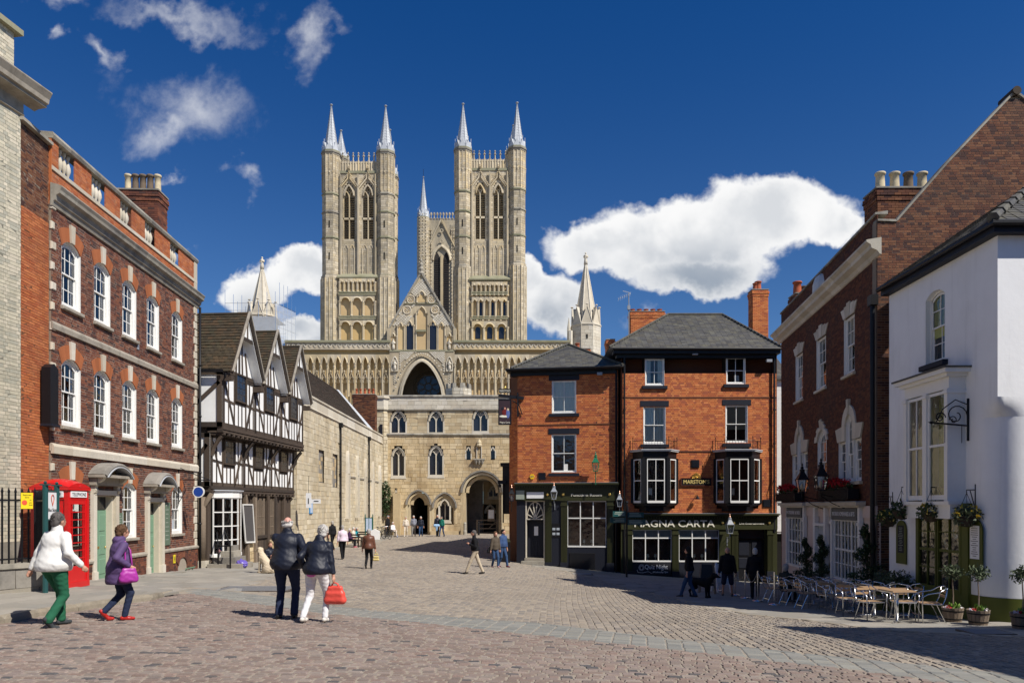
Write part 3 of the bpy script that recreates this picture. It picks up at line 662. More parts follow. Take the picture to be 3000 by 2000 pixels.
for side in(0,1):
 z=z_gnd+1.0;k=0
 while z<9.6:
  h=.27;w_=.19 if k%2 else.30;g=z+(.12 if side==0 else.0)
  q=MB()
  if side==0:q.cbox(-.02,w_*.62,-.035,.03,z+.13,z+h+.06,.02)
  else:q.cbox(LA-w_,LA+.02,-.035,.2,z,z+h,.02)
  mk('quoin',q,stone_pale,hA);z+=.52 if side==0 else.29;k+=1
band(hA,'string_course',stone_cill,-.02,LA+.03,[(0,6.50),(.06,6.50),(.07,6.62),(.03,6.70),(0,6.70)],11)
band(hA,'string_course',stone_pale,-.02,LA+.03,[(0,3.28),(.08,3.28),(.09,3.46),(.04,3.54),(0,3.54)],11)
band(hA,'cornice_stone',stone_grey,-.04,LA+.16,[(0,9.66),(.05,9.66),(.08,9.78),(.12,9.80),(.15,9.93),(.24,9.98),(.25,10.06),(.29,10.14),(.28,10.17),(0,10.25)],12)
bg_=[(.34,1.12),(2.02,2.80),(3.73,4.5),(5.45,6.23),(7.48,8.26)]
masonry('brick',hA,brick_orange,mortar_pale,holes(LA,0,12,[(a,b,10.70,11.40)for a,b in bg_]),10.2,11.4,.225,.072,.01,.004,.003,singles=60,wall_name='parapet')
band(hA,'parapet_plinth_stone',stone_pale,0,LA+.02,[(0,10.60),(.035,10.60),(.035,10.70),(0,10.72)],9)
band(hA,'parapet_coping',stone_grey,-.02,LA+.05,[(-.3,11.40),(.05,11.40),(.08,11.48),(.05,11.56),(-.3,11.58)],12)
q=MB();q.box(0,LA,.28,.3,10.2,11.39)
for a,b in bg_:pass
bal=[(.055,0),(.055,.05),(.03,.08),(.03,.12),(.05,.17),(.078,.27),(.07,.36),(.035,.48),(.03,.56),(.045,.58),(.055,.62),(.055,.68)]
for a,b in bg_:
 for k in range(4):
  mb=MB();mb.lathe(bal,(a+(b-a)*(k+.5)/4,.13,10.71),12);mk('baluster',mb,stone_pale,hA,smooth=True)
q=MB();q.box(LA-.28,LA+.02,-.03,.3,10.25,11.4);mk('end_pedestal',q,stone_pale,hA)
q=MB();q.box(-.012,.02,-.01,.8,9.7,11.4);mk('parapet_end',q,brick_orange,hA);hull(hA,LA,7.5,z_gnd,10.3,mortar_mid,front=.75)
q=MB();q.box(LA-.02,LA,-.0,7.5,z_gnd,10.3);q.box(0,.02,0,7.5,z_gnd,10.3);mk('end_wall',q,mortar_mid,hA)
masonry('brick',mk('end_bricks',MB(),mortar_mid,hA,loc=(LA+.0,0,0),rz=PI/2),brick_brown,None,holes(3,0,9,[]),z_gnd,9.7,.225,.072,.012,.004,.003,singles=0)
for(a,b,zb,zt),hz in zip(dA,(3.17,3.05)):
 cx=(a+b)/2;dm=MB();zb0=zb
 dm.box(a+.10,b-.10,.17,.20,zb,zt-.42);dr=mk('door',dm,sage,hA)
 for(p0_,p1_)in((.08,.30),(.36,.64),(.70,.94)):
  for sx_ in(0,1):
   x0=a+.17+(b-a-.2)*.5*sx_;x1=x0+(b-a-.2)*.5-.14;H=zt-.42-zb
   q=MB();q.cbox(x0,x1,.155,.17,zb+H*p0_,zb+H*p1_,.012);mk('door_panel',q,sage,dr)
 q=MB();q.ball((b-.2,.14,zb+.95),.03);mk('door_knob',q,brass,dr,smooth=True)
 q=MB();q.box(cx-.12,cx+.12,.16,.168,zb+.92,zb+.99);mk('letter_plate',q,brass,dr)
 q=MB();q.box(a+.10,b-.10,.18,.19,zt-.40,zt-.02);mk('fanlight',q,lattice_dark,dr)
 q=MB();q.box(a+.0,a+.10,.0,.22,zb,zt);q.box(b-.10,b,.0,.22,zb,zt);q.box(a,b,.0,.22,zt-.02,zt+.02);q.box(a,b,.0,.2,zb-.14,zb);mk('door_case',q,stone_pale,hA)
 q=MB()
 for x0,x1 in((a-.17,a+.02),(b-.02,b+.17)):
  q.box(x0,x1,-.10,.05,zb+.3,zt+.05);q.box(x0-.02,x1+.02,-.13,.05,zb-.1,zb+.3)
 q.box(a-.1,b+.1,-.11,.04,zt+.02,zt+.16);mk('door_architrave',q,stone_pale,hA)
 for x in(a-.08,b+.08):
  q=MB();q.sweep([(-.06,.0),(.06,.0)],[(0,0),(0,.01)])if 0 else None
  pr=[(-.05,zt+.05),(-.13,zt+.08),(-.16,zt+.16),(-.12,zt+.22),(-.16,zt+.34),(-.30,zt+.42),(-.36,zt+.50),(-.36,zt+.56),(0,zt+.56),(0,zt+.05)]
  q.add([(x-.08,y,z)for y,z in pr]+[(x+.08,y,z)for y,z in pr],[tuple(range(9,-1,-1)),tuple(range(10,20))]+[(i,(i+1)%10,(i+1)%10+10,i+10)for i in range(10)])
  mk('scroll_bracket',q,stone_pale,hA)
 w2=(b-a)/2+.28;zs=zt+.60;o=seg(cx,2*w2,zs,hz-zs,14);q=MB();q.sweep([(-.02,-.04),(.05,-.04),(.10,.5),(.05,.52),(-.0,.48),(-.02,.40)],o);mk('hood_moulding',q,stone_grey,hA)
 q=MB();q.sweep([(.055,-.02),(.075,-.02),(.125,.53),(.10,.53)],o);mk('hood_lead',q,lead,hA)
 q=MB();q.prism(o[::-1],-.06,.02);mk('hood_tympanum',q,stone_gold,hA)
 q=MB();q.box(cx-w2-.02,cx+w2+.02,-.46,.02,zs-.08,zs+.0);q.box(cx-w2+.06,cx+w2-.06,-.2,.02,zs-.3,zs-.08);mk('hood_entablature',q,stone_cill,hA)
 gz0=g1(*A.W(cx,-.3)[:2])
 q=MB();q.box(a-.1,b+.1,-.40,.0,gz0-.2,zb-.0);q.box(a-.4,b+.4,-.75,-.4,gz0-.2,(zb+gz0)/2+.0);mk('door_step',q,stone_grey,hA)
for s0,s1,z0,z1 in((3.42,3.82,.9,1.72),(6.84,7.4,.55,2.05)):
 q=MB();q.box(s0,s1,-.04,-.01,z0,z1);bd_=mk('notice_board',q,board_green,hA)
 for i in range(9):
  q=MB();w_=(s1-s0)*R.uniform(.3,.7);c=(s0+s1)/2;z=z1-.1-i*(z1-z0-.15)/9;q.box(c-w_/2,c+w_/2,-.043,-.04,z-.012,z+.012);mk('lettering',q,letter_dim,bd_)
q=MB();q.box(7.58,7.74,-.09,-.07,-.12,.18);s_=mk('hydrant_sign',q,mat('yellow_plate',(.78,.62,.03),bump=0),hA)
q=MB();q.box(7.62,7.64,-.094,-.09,-.06,.12);q.box(7.68,7.70,-.094,-.09,-.06,.12);q.box(7.64,7.68,-.094,-.09,.02,.05);mk('letter_H',q,letter_black,s_)
o=seg(8.45,.8,-.25,.3,8)
for k in range(8):
 p,p2=o[k],o[k+1];q=MB();q.prism([p,p2,(8.45+(p2[0]-8.45)*1.5,p2[1]+.16),(8.45+(p[0]-8.45)*1.5,p[1]+.16)][::-1],-.09,-.05);mk('arch_brick',q,brick_brown,hA)
q=MB();q.box(8.0,8.9,.05,.1,-.9,.1);mk('cellar_opening',q,void_dark,hA)
q=MB()
for i in range(3):q.bar((8.1+.33*i,-.07,-.9),(8.1+.33*i,-.35,-.35),.03)
q.bar((8.0,-.35,-.35),(8.9,-.35,-.35),.03);mk('cellar_guard',q,sage,hA)
q=MB();q.tube([(LA+.06,-.12,g1(-12.3,29.2)),(LA+.06,-.12,9.7)],.045,10)
for z in(1.2,3.2,5.4,7.4):q.tube([(LA+.06,-.12,z),(LA+.06,-.12,z+.08)],.062,10)
mk('downpipe',q,black_paint,hA,smooth=True)
q=MB();q.box(4.85,4.98,-.025,0,6.98,7.2);mk('wall_plaque',q,lead_dark,hA)
chimney(hA,7.15,7.95,.30,1.62,10.2,13.05,brick_brown,mortar_dark,[(7.55,1.5-.26*i,13.1,.125,.66,m)for i,m in enumerate((clay_buff,clay_sooty,clay_sooty,clay_sooty,clay_buff))])
def disc_sign(fr,s,out,zc,r,label):
 t=thing('hanging_sign',label,'sign',fr.W(s,-.02,zc+.55),fr.rz)
 q=MB();q.tube([(0,0,-.1),(0,-1.15,-.12)],.018,6);q.tube([(0,0,.35),(0,-.5,.12),(0,-1.1,-.1)],.015,6);q.tube([(0,0,.4),(0,0,-1.0)],.02,6);q.tube([(0,0,-.95),(0,-.25,-.5),(0,-.15,-.15)],.012,6)
 q.tube([(0,-out,-.12),(0,-out,-.55+r)],.01,6);mk('bracket',q,black_paint,t)
 def dsk(rr,x0,x1,m,nm,n=28):
  q=MB();q.add([(x0,-out+rr*math.cos(2*PI*k/n),-.55+rr*math.sin(2*PI*k/n))for k in range(n)]+[(x1,-out+rr*math.cos(2*PI*k/n),-.55+rr*math.sin(2*PI*k/n))for k in range(n)],[tuple(range(n)),tuple(range(2*n-1,n-1,-1))]+[(k,k+n,(k+1)%n+n,(k+1)%n)for k in range(n)]);return mk(nm,q,m,t)
 dsk(r,-.03,.03,white_paint,'sign_rim');dsk(r*.82,-.036,.036,mat('royal_blue',(.02,.06,.30),rough=.4,bump=0),'sign_face')
 q=MB();q.lathe([(.0,0),(r*.42,.0),(r*.36,r*.28),(r*.2,r*.45),(r*.16,r*.6),(r*.26,r*.74),(r*.2,r*.95),(0,r*1.0)],(0,0,0),12);q.v=[(x*.25,y-out,z-.55-r*.55)for x,y,z in q.v];mk('gilt_bust',q,gold,t)
 return t
disc_sign(A,8.2,.72,2.45,.21,'round blue sign with gilt bust on iron bracket at corner of brown brick house')
# orange brick wing between
Bw=Fr((-11.80,18.05),(-11.88,19.355))
hB=Bw.root('brick_wing','narrow plain orange brick wall between the buff brick building and the brown house','building')
masonry('brick',hB,brick_orange,mortar_orange,holes(Bw.L,0,11,[]),-.4,9.2,.225,.068,.012,.004,.004,'st',singles=300,y=.06)
masonry('brick',hB,brick_gable,mortar_mid,holes(Bw.L,0,11.3,[]),9.2,11.2,.225,.068,.012,.004,.004,singles=60,y=.06)
q=MB();q.box(-.02,Bw.L,-.06,.4,11.2,11.28);mk('coping',q,stone_grey,hB)
q=MB();q.box(0,Bw.L,.1,6,-.4,11.2);mk('rear_wall',q,mortar_mid,hB)
t=thing('wall_lantern_board','tall black pointed board fixed to the orange brick wall','sign',Bw.W(1.05,-.1,5.0),Bw.rz)
q=MB();q.prism([(-.19,-1.0),(.19,-1.0),(.19,.42),(0,.53),(-.19,.42)],-.12,.10);mk('board',q,black_paint,t)
q=MB();q.box(-.2,.2,-.16,.12,-1.06,-1.0);mk('base_moulding',q,navy_paint,t)
# buff brick building at the left edge
Cw=Fr((-13.3,8.8),(-11.82,18.07))
hC=Cw.root('buff_brick_building','tall buff brick building with heavy stone cornice at the left edge','building')
masonry('brick',hC,brick_yellow,mat('grey_mortar',(.2,.19,.15)),holes(Cw.L,0,11,[]),1.07,11.3,.25,.085,.009,.004,.003,singles=300)
masonry('stone_block',hC,stone_grey,joint_dark,holes(Cw.L,0,11,[]),-.6,1.07,.8,.42,.008,.05,.004,'st',singles=20,wall_name='plinth')
band(hC,'frieze_stone',stone_cill,0,Cw.L+.05,[(0,11.30),(.06,11.32),(.03,11.38),(.03,11.95),(0,11.95)],9)
band(hC,'cornice_stone',stone_cill,0,Cw.L+.42,[(0,11.62),(.10,11.66),(.34,11.68),(.34,11.74),(.40,11.76),(.42,11.86),(.50,12.0),(.50,12.03),(0,12.2)],9)
masonry('brick',hC,brick_yellow,mortar_mid,holes(Cw.L-.15,0,20,[]),12.2,13.2,.25,.085,.009,.004,.003,singles=60,wall_name='parapet',y=.05)
band(hC,'parapet_coping',mossy,0,Cw.L,[(-.4,13.2),(.08,13.2),(.08,13.33),(-.4,13.38)],6)
q=MB();q.box(0,Cw.L-.02,.05,6,-.6,11.9);q.box(0,Cw.L-.17,.1,6,11.9,13.2);q.box(0,Cw.L+.3,0.0,6,11.8,12.1);mk('rear_wall',q,stone_cill,hC)
# timber-framed house with three gables
T=Fr((-11.58,30.0),(-10.95,39.3))
hT=T.root('timber_framed_house','black and white timber-framed house with three gables over jettied floors','house')
LT=T.L
def timbers(root,bars,y,th=.035,m=oak):
 for(a,b,c,d,w_)in bars:
  q=MB();q.bar((a,y-.0,b),(c,y,d),w_+R.uniform(-.015,.015),th,up=(0,1,0));mk('timber',q,m,root)
def leaded(root,s0,s1,z0,z1,y,nx=3,nz=4,name='window',fm=oak):
 q=MB();q.box(s0,s1,y-.05,y+.02,z0,z0+.06);q.box(s0,s1,y-.05,y+.02,z1-.06,z1);q.box(s0,s0+.06,y-.05,y+.02,z0+.06,z1-.06);q.box(s1-.06,s1,y-.05,y+.02,z0+.06,z1-.06)
 w_=mk(name,q,fm,root)
 for i in range(nx):
  for j in range(nz):
   a=s0+.06+(s1-s0-.12)*i/nx;b=s0+.06+(s1-s0-.12)*(i+1)/nx;c=z0+.06+(z1-z0-.12)*j/nz;d=z0+.06+(z1-z0-.12)*(j+1)/nz
   t=R.uniform(-.008,.008);q=MB();q.add([(a+.012,y-.01+t,c+.012),(b-.012,y-.01,c+.012),(b-.012,y-.01-t,d-.012),(a+.012,y-.01,d-.012)],[(0,1,2,3)]);mk('pane',q,lattice_dark,w_)
 q=MB();q.box(s0+.05,s1-.05,y+.0,y+.012,z0+.05,z1-.05);mk('pane_leads',q,fm,w_)
 return w_
floors=[(2.72,4.85,.5),(5.1,7.35,0.0)]
for fi,(z0,z1,y)in enumerate(floors):
 q=MB();q.box(0,LT,y,y+.2,z0,z1);mk('plaster_wall',q,white_panel,hT)
 e=-.05;bars=[]
 bars+=[(0,z0+.09,LT,z0+.09,.18),(0,z1-.08,LT,z1-.08,.16)]
 for k in range(3):
  b=k*LT/3;W_=LT/3;c=b+W_*.53;ws,we=c-.52,c+.52;zs_=z0+(z1-z0)*(.5 if fi else.42)
  bars+=[(b+.10,z0,b+.10,z1,.2)]
  for s in(ws-.04,we+.04):bars.append((s,z0,s,z1,.10))
  for i in range(2):s=ws+(we-ws)*(i+1)/3;bars.append((s,z0+.1,s,zs_,.07))
  for s in(b+.55,):bars.append((s,z0+.1,s,z1-.1,.07))
  for s in(we+.42,we+.82):
   if s<b+W_-.1:bars.append((s,z0+.1,s,z1-.1,.07))
  bars.append((b+.2,z0+(z1-z0)*.50,ws-.05,z0+(z1-z0)*.47,.10));bars.append((we,z0+(z1-z0)*.52,b+W_,z0+(z1-z0)*.48,.10))
  bars.append((b+.18,z0+(z1-z0)*.85,ws-.02,z0+.12,.13));bars.append((b+W_,z1-.25,we+.1,z0+.12,.14))
  bars.append((ws,zs_,we,zs_,.12))
  leaded(hT,ws,we,zs_+.05,z1-.15 if fi==0 else z1+.1,y-.05,3,4)
 bars.append((LT-.08,z0,LT-.08,z1,.16))
 timbers(hT,bars,y-.008)
 q=MB();q.box(-.02,LT+.02,y-.06,y+.2,z0-.10,z0+.03);q.box(-.02,LT+.02,y-.03,y+.2,z0-.22,z0-.1);mk('bressummer',q,oak,hT)
 n=22
 for i in range(n):
  s=.1+(LT-.2)*i/(n-1);q=MB();q.box(s-.07,s+.07,y-.07,y+.5,z0-.32,z0-.18);mk('joist_end',q,oak,hT)
 q=MB();q.box(0,LT,y-.05,y+.6,z0-.22,z0-.15);mk('soffit',q,oak,hT)
 for s in(.1,LT/3+.05,2*LT/3+.05,LT-.1):
  a=arc(0,0,.62,PI/2,PI,6);q=MB()
  pts=[(y+.52-.55*math.cos(t*PI/12),z0-1.0+.72*math.sin(t*PI/12))for t in range(7)]
  v=[(s-.09,py_,pz)for py_,pz in pts]+[(s-.09,y+.56,z0-.3)];v2=[(s+.09,b_,c_)for a_,b_,c_ in v];nn=len(v)
  q=MB();q.tube([(s,y+.48,z0-1.15),(s,y+.40,z0-.85),(s,y+.22,z0-.55),(s,y+.05,z0-.36)],.08,6);mk('curved_bracket',q,oak,hT)
for(z0,z1,y,x0)in((2.72,4.85,.5,-1.35),(5.1,7.35,0.0,-1.35)):
 fr_=mk('end_plaster',MB().box(x0,-y-.0,0,.12,z0,z1),white_panel,hT,loc=(0,y*1.0,0),rz=0)
 fr_.rotation_euler.z=-T.rz;fr_.location=(0,0,0)
 bars=[(x0,z0+.09,-y,z0+.09,.2),(x0,z1-.08,-y,z1-.08,.18),(-y-.1,z0,-y-.1,z1,.2),(x0+.42,z0,x0+.42,z1,.12),(x0,z0+(z1-z0)*.28,-y-.1,z1-.45,.15)]
 if y==0:bars.append((x0,z1-.75,x0+.4,z1-.75,.1))
 for(a,b,c,d,w_)in bars:
  q=MB();q.bar((a,-.01,b),(c,-.01,d),w_,.07,up=(0,1,0));mk('timber',q,oak,fr_)
q=MB()
for k in(0,):q.tube([(-.05,-.16,7.25),(-.05,-.16,7.1),(.0,.0,6.8)],.04,6)
mk('gutter_elbow',q,black_paint,hT)
GW=LT/3
for k in range(3):
 a,b=k*GW-.03,(k+1)*GW+.03;c=(a+b)/2;zr,ze=9.96-.03*k,7.28
 q=MB();q.prism([(a+.1,ze+.05),(b-.1,ze+.05),(c,zr-.12)],.0,.1);mk('gable_plaster',q,white_panel,hT)
 bars=[(a+.05,ze+.12,b-.05,ze+.12,.17),(c,ze+.1,c,zr-.3,.12)]
 for t in(.25,.4,.6,.75):x=a+(b-a)*t;bars.append((x,ze+.1,x+(c-x)*.25,ze+(zr-ze)*min(t,1-t)*1.75,.09))
 timbers(hT,bars,-.02)
 zc=ze+(zr-ze)*.60;hw=(b-a)/2*(.42)
 q=MB();q.prism([(c-hw,zc),(c+hw,zc),(c,zr-.08)],-.36,-.30);mk('apex_panel',q,white_panel,hT)
 timbers(hT,[(c-hw-.05,zc,c+hw+.05,zc,.14),(c,zc,c,zr-.15,.08)],-.38)
 for sgn in(-1,1):
  x1=c+sgn*(b-a)/2*1.03;q=MB();q.bar((x1,-.42,ze-.04),(c,-.42,zr+.02),.15,.05,up=(0,1,0));mk('barge_board',q,oak,hT)
  q=MB();q.bar((x1-sgn*.12,-.20,ze-.02),(c,-.20,zr-.22),.02,.40,up=(0,1,0));mk('verge_soffit',q,white_panel,hT)
  q=MB();q.bar((x1,-.48,ze+.02),(c,-.48,zr+.12),.06,.09,up=(0,1,0));mk('verge_mortar',q,stone_cill,hT)
 for s in(a+.08,b-.08):q=MB();q.box(s-.1,s+.1,-.4,.1,ze-.35,ze-.12);mk('gable_bracket',q,oak,hT)
 YB=6.5
 rA=[(a-.02,YB,ze),(a-.02,-.46,ze),(c,YB,zr),(c,-.46,zr)]
 rB=[(b+.02,-.46,ze),(b+.02,YB,ze),(c,-.46,zr),(c,YB,zr)]
 for q4,sg in((rA,220 if k==0 else 40),(rB,0)):
  tiles('roof_tile',hT,tile_brown,*q4,.2,.155,.036,singles=sg,ww=.003)
 q=MB();q.add([rA[0],rA[1],rA[3],rA[2]],[(0,1,2,3)]);q.add([rB[0],rB[1],rB[3],rB[2]],[(0,1,2,3)]);q.v=[(x,y,z-.02)for x,y,z in q.v];mk('roof_boarding',q,oak,hT)
 n=14
 for i in range(n):
  y0=-.46+(YB+.46)*i/n;q=MB();q.tube([(c,y0,zr+.02),(c,y0+(YB+.46)/n-.01,zr+.02)],.085,8);mk('ridge_tile',q,tile_brown,hT)
q=MB();q.box(.12,LT-.05,.2,7,5.1,7.3);q.box(.12,LT-.05,.7,7,2.6,5.1);q.box(.3,LT-.05,.9,7,-.9,2.6);mk('rear_wall',q,oak,hT)
def mkw(*a,**k):
 o=mk(*a,**k);o.rotation_euler.z=-T.rz;return o
q=MB();q.bar((-1.4,-.22,7.30),(.1,-.22,7.30),.12);mkw('gutter',q,black_paint,hT)
yg=.65;zg=-.75
q=MB();q.box(0.1,LT,yg,yg+.2,zg,2.4);mk('boarded_wall',q,oak,hT)
def gs(px):return T.S(px,-yg)
bx0,bx1=T.S(634,-yg+.25),T.S(700,-yg+.25);wz0,wz1=-.02,2.25
def base_holes(a,b):return[(gs(716),LT)]
masonry('stone_block',hT,stone_gold,joint_dark,base_holes,zg,.55,.34,.17,.02,.05,.012,'rnd',singles=80,y=yg-.01,rag=.25,wall_name='stone_base')
n=6;cx=(bx0+bx1)/2;rw=(bx1-bx0)/2;bow=[(cx+rw*math.sin(-1.1+2.2*i/n)/math.sin(1.1),yg-.12-.55*(math.cos(-1.1+2.2*i/n)-math.cos(1.1))/(1-math.cos(1.1)))for i in range(n+1)]
bw=MB();bw.hprism([(bx1+.06,yg+.05)]+[(cx+(x-cx)*1.04,y-.05)for x,y in bow[::-1]]+[(bx0-.06,yg+.05)],wz1+.02,wz1+.30)
bwin=mk('bow_window',bw,white_paint,hT)
q=MB();q.hprism([(bx1+.04,yg+.05)]+[(cx+(x-cx)*1.04,y-.05)for x,y in bow[::-1]]+[(bx0-.04,yg+.05)],wz0-.12,wz0);mk('window_sill',q,white_paint,bwin)
q=MB();q.hprism([(bx1,yg+.05)]+[(x,y+.12)for x,y in bow[::-1]]+[(bx0,yg+.05)],wz0-.75,wz0-.12);mk('window_bracket',q,oak,bwin)
q=MB();q.hprism([(bx1+.1,yg+.05)]+[(cx+(x-cx)*1.1,y-.12)for x,y in bow[::-1]]+[(bx0-.1,yg+.05)],wz1+.30,wz1+.34);mk('lead_top',q,lead,bwin)
gb=MB()
for x,y in bow:gb.bar((x,y,wz0),(x,y,wz1+.03),.045)
for j in range(5):
 z=wz0+(wz1-wz0)*j/4
 for(xa,ya),(xb,yb)in zip(bow[:-1],bow[1:]):gb.bar((xa,ya,z),(xb,yb,z),.04)
mk('glazing_bars',gb,white_paint,bwin)
for(xa,ya),(xb,yb)in zip(bow[:-1],bow[1:]):
 for j in range(4):
  z=wz0+(wz1-wz0)*j/4;z2=z+(wz1-wz0)/4;q=MB();q.add([(xa,ya+.01,z),(xb,yb+.01,z),(xb,yb+.01,z2),(xa,ya+.01,z2)],[(0,1,2,3)]);mk('pane',q,GLASS,bwin)
for i in range(9):
 q=MB();x=bx0+.2+(bx1-bx0-.4)*i/8;q.lathe([(.0,0),(.09,.02),(.1,.12),(.05,.2),(.03,.26),(0,.27)],(x,yg-.25,wz0),8);mk('window_goods',q,mat('goods_%d'%(i%4),[(.6,.3,.3),(.3,.4,.6),(.65,.6,.5),(.2,.45,.25)][i%4],bump=0),bwin)
q=MB();q.box(bx0+.02,bx1-.02,yg-.03,yg-.01,wz0,wz1);mk('dark_back',q,dark_room,bwin)
s0,s1=gs(708),gs(735)
q=MB();q.bar((s0,yg-.18,.35),(s0-.3,yg-.18,2.0),.05);q.bar((s1,yg-.18,.3),(s1-.25,yg-.18,2.0),.05);q.bar((s0,yg-.18,.33),(s1,yg-.18,.3),.07);q.bar((s0-.3,yg-.18,2.0),(s1-.25,yg-.18,2.0),.05);nb=mk('notice_frame',q,white_paint,hT)
q=MB();q.prism([(s0,.35),(s1,.32),(s1-.25,2.0),(s0-.3,2.0)],yg-.18,yg-.16);mk('notice_face',q,mat('slate_board',(.09,.085,.085),rough=.6,bump=0),nb)
for pa,pb in((743,770),(783,797),(800,806)):
 a,b=gs(pa),gs(pb);q=MB();q.box(a,b,yg-.04,yg-.02,.55,2.25);bwn=mk('barred_window',q,lattice_dark,hT)
 nb_=max(2,int((b-a)/.17))
 for i in range(nb_+1):x=a+(b-a)*i/nb_;q=MB();q.bar((x,yg-.07,.5),(x,yg-.07,2.3),.05);mk('mullion',q,oak_pale,bwn)
 for z in(.95,1.45):q=MB();q.bar((a,yg-.06,z),(b,yg-.06,z),.04);mk('window_rail',q,oak_pale,bwn)
q=MB();q.bar((gs(741),yg-.08,.5),(gs(808),yg-.08,.5),.14,.14);mk('sill_beam',q,oak,hT)
for px,lean in((637,.15),(712,.3),(740,.08),(778,.0),(800,.0),(825,-.1)):
 s=gs(px);q=MB();q.bar((s+lean,yg-.1,zg),(s,yg-.1,2.5),.2,.14);mk('post',q,oak_pale if px<760 else oak,hT)
a,b=gs(751),gs(778);q=MB();q.box(a,b,yg-.06,yg-.03,zg,.42);dd=mk('door',q,oak,hT)
for i in range(5):q=MB();x=a+(b-a)*i/5;q.box(x+.01,x+(b-a)/5-.01,yg-.075,yg-.05,zg,.40);mk('plank',q,oak,dd)
q=MB();q.tube([(-.86,.1,-.25),(-.85,.1,2.3)],[.17,.15],10);q.tube([(-.85,.1,1.3),(-.8,.1,1.9),(-.45,.1,2.45)],.1,6);mkw('corner_post',q,oak_pale,hT,smooth=True)
q=MB();q.box(-1.1,-.62,-.12,.35,-.8,-.25);mkw('post_base',q,stone_pale,hT)
q=MB();q.box(-1.3,.15,1.55,1.6,zg,2.5);lb=mkw('lobby_wall',q,oak,hT)
for i in range(7):q=MB();x=-1.25+i*.2;q.box(x,x+.18,1.50,1.56,zg+.6,2.5);mk('plank',q,oak_pale,lb)
for i,(x0,x1,y0,y1,z1)in enumerate(((-.55,.75,.15,1.4,-.38),(-.45,.45,.45,1.4,-.14),(-.4,.25,.8,1.4,.1),(-.4,.15,1.1,1.4,.32))):
 q=MB();q.box(x0,x1,y0-.3,y1,-.9,z1);mkw('step',q,stone_grey,hT)
q=MB()
for s,y in((-.12,0.0),(.42,-.15)):q.bar((s,y-.1,-.7),(s,y-.1,.35),.05)
q.bar((-.12,-.1,.35),(.42,-.25,.35),.05);q.bar((-.12,-.1,.35),(-.5,.7,1.05),.04);q.bar((.42,-.25,.35),(-.2,.7,1.0),.04);mkw('handrail',q,black_paint,hT)
# long stone hall
S_=Fr((-11.35,39.6),(-11.35,66.0));hS=S_.root('stone_hall','long pale stone hall with steep dark roof between the timber-framed house and the gatehouse','building')
LS=S_.L
def SZ(px,py):return S_.Z(px,py)
wins=[(S_.S(850+200/2.413),S_.S(850+240/2.413)),(S_.S(850+298/2.413),S_.S(850+335/2.413))]
blind=[S_.S(850+x/2.413)for x in(398,466,524,577,626)]
hsS=[(wins[0][0],wins[0][1],3.4,5.15),(wins[1][0],wins[1][1],3.2,5.25)]
masonry('stone_block',hS,stone_hall,joint_dark,holes(LS,0,9,hsS),-.9,7.35,.52,.27,.014,.016,.010,'rnd',singles=300,rag=.25)
for a,b,c,d in hsS:masonry('stone_block',hS,stone_gold,joint_dark,holes(b-a,0,9,[]),c,d,.4,.25,.014,.02,.014,'rnd',singles=0,y=.12,x0=a,wall_name='blocked_window')
for s,hz in zip(blind,(5.7,5.6,5.55,5.5,5.4)):
 w_=.62;o=pointed(s,w_,4.2,hz-4.2);q=MB();q.sweep([(-.05,.0),(-.05,.16),(.05,.2),(.12,.1),(.14,0)],o);q.box(s-w_/2-.05,s-w_/2+.05,-.2,0,1.1,4.2);q.box(s+w_/2-.05,s+w_/2+.05,-.2,0,1.1,4.2);q.box(s-.045,s+.045,-.14,0,1.1,4.9);f=mk('blind_tracery',q,stone_pale,hS)
 for e in(-1,1):q=MB();q.sweep([(-.03,0),(-.03,.06),(.02,.06),(.02,0)],pointed(s+e*.155,.3,4.2,.5));mk('tracery_arch',q,stone_pale,f)
q=MB();q.box(blind[0]-.2,LS,-.07,0,3.95,4.05);mk('string_course',q,stone_grey,hS)
band(hS,'parapet_stone',stone_pale,0,LS,[(-.3,7.35),(.05,7.35),(.1,7.42),(.05,7.5),(.03,8.0),(.1,8.05),(.1,8.15),(-.3,8.2)],20)
for px in(993,1077):
 s=S_.S(px);q=MB();q.tube([(s,-.12,-.8),(s,-.12,7.2)],.06,8);q.box(s-.16,s+.16,-.25,-.02,7.1,7.4);q.bar((s,-.1,7.2),(s+.4,.0,7.5),.1)
 for z in(.5,2,4,6):q.box(s-.1,s+.1,-.16,0,z,z+.06)
 mk('downpipe',q,black_paint,hS)
rl,rz_=3.7,11.9
tiles('roof_tile',hS,tile_dark,(0,.2,8.1),(LS-4.5,.2,8.1),(0,rl,rz_),(LS-1.5,rl,rz_),.3,.2,.03,singles=200)
q=MB();q.add([(0,.15,8.05),(LS-4.5,.15,8.05),(LS-1.5,rl,rz_-.05),(0,rl,rz_-.05)],[(0,1,2,3)]);q.add([(LS-4.5,.15,8.05),(LS-4.4,2*rl,8.05),(LS-1.5,rl,rz_-.05)],[(0,1,2)]);q.add([(0,2*rl,8.05),(0,rl,rz_-.05),(LS-1.5,rl,rz_-.05),(LS-4.5,2*rl,8.05)],[(0,1,2,3)]);mk('roof_deck',q,tile_dark,hS)
q=MB();q.bar((LS-4.5,.15,8.15),(LS-1.5,rl,rz_+.02),.35,.1);mk('lead_verge',q,lead,hS)
q=MB();q.box(0,LS,.1,7,-.9,7.9);mk('rear_wall',q,stone_grey,hS);q=MB();q.box(-.02,0.0,-.0,7,-.9,7.4);mk('end_wall',q,stone_gold,hS)
masonry('stone_block',mk('end_blocks',MB(),joint_dark,hS,rz=-PI/2,loc=(0,1.6,0)),stone_hall,None,holes(1.6,0,9,[]),-.9,5.2,.5,.27,.014,.03,.012,'rnd',singles=0,rag=.2)
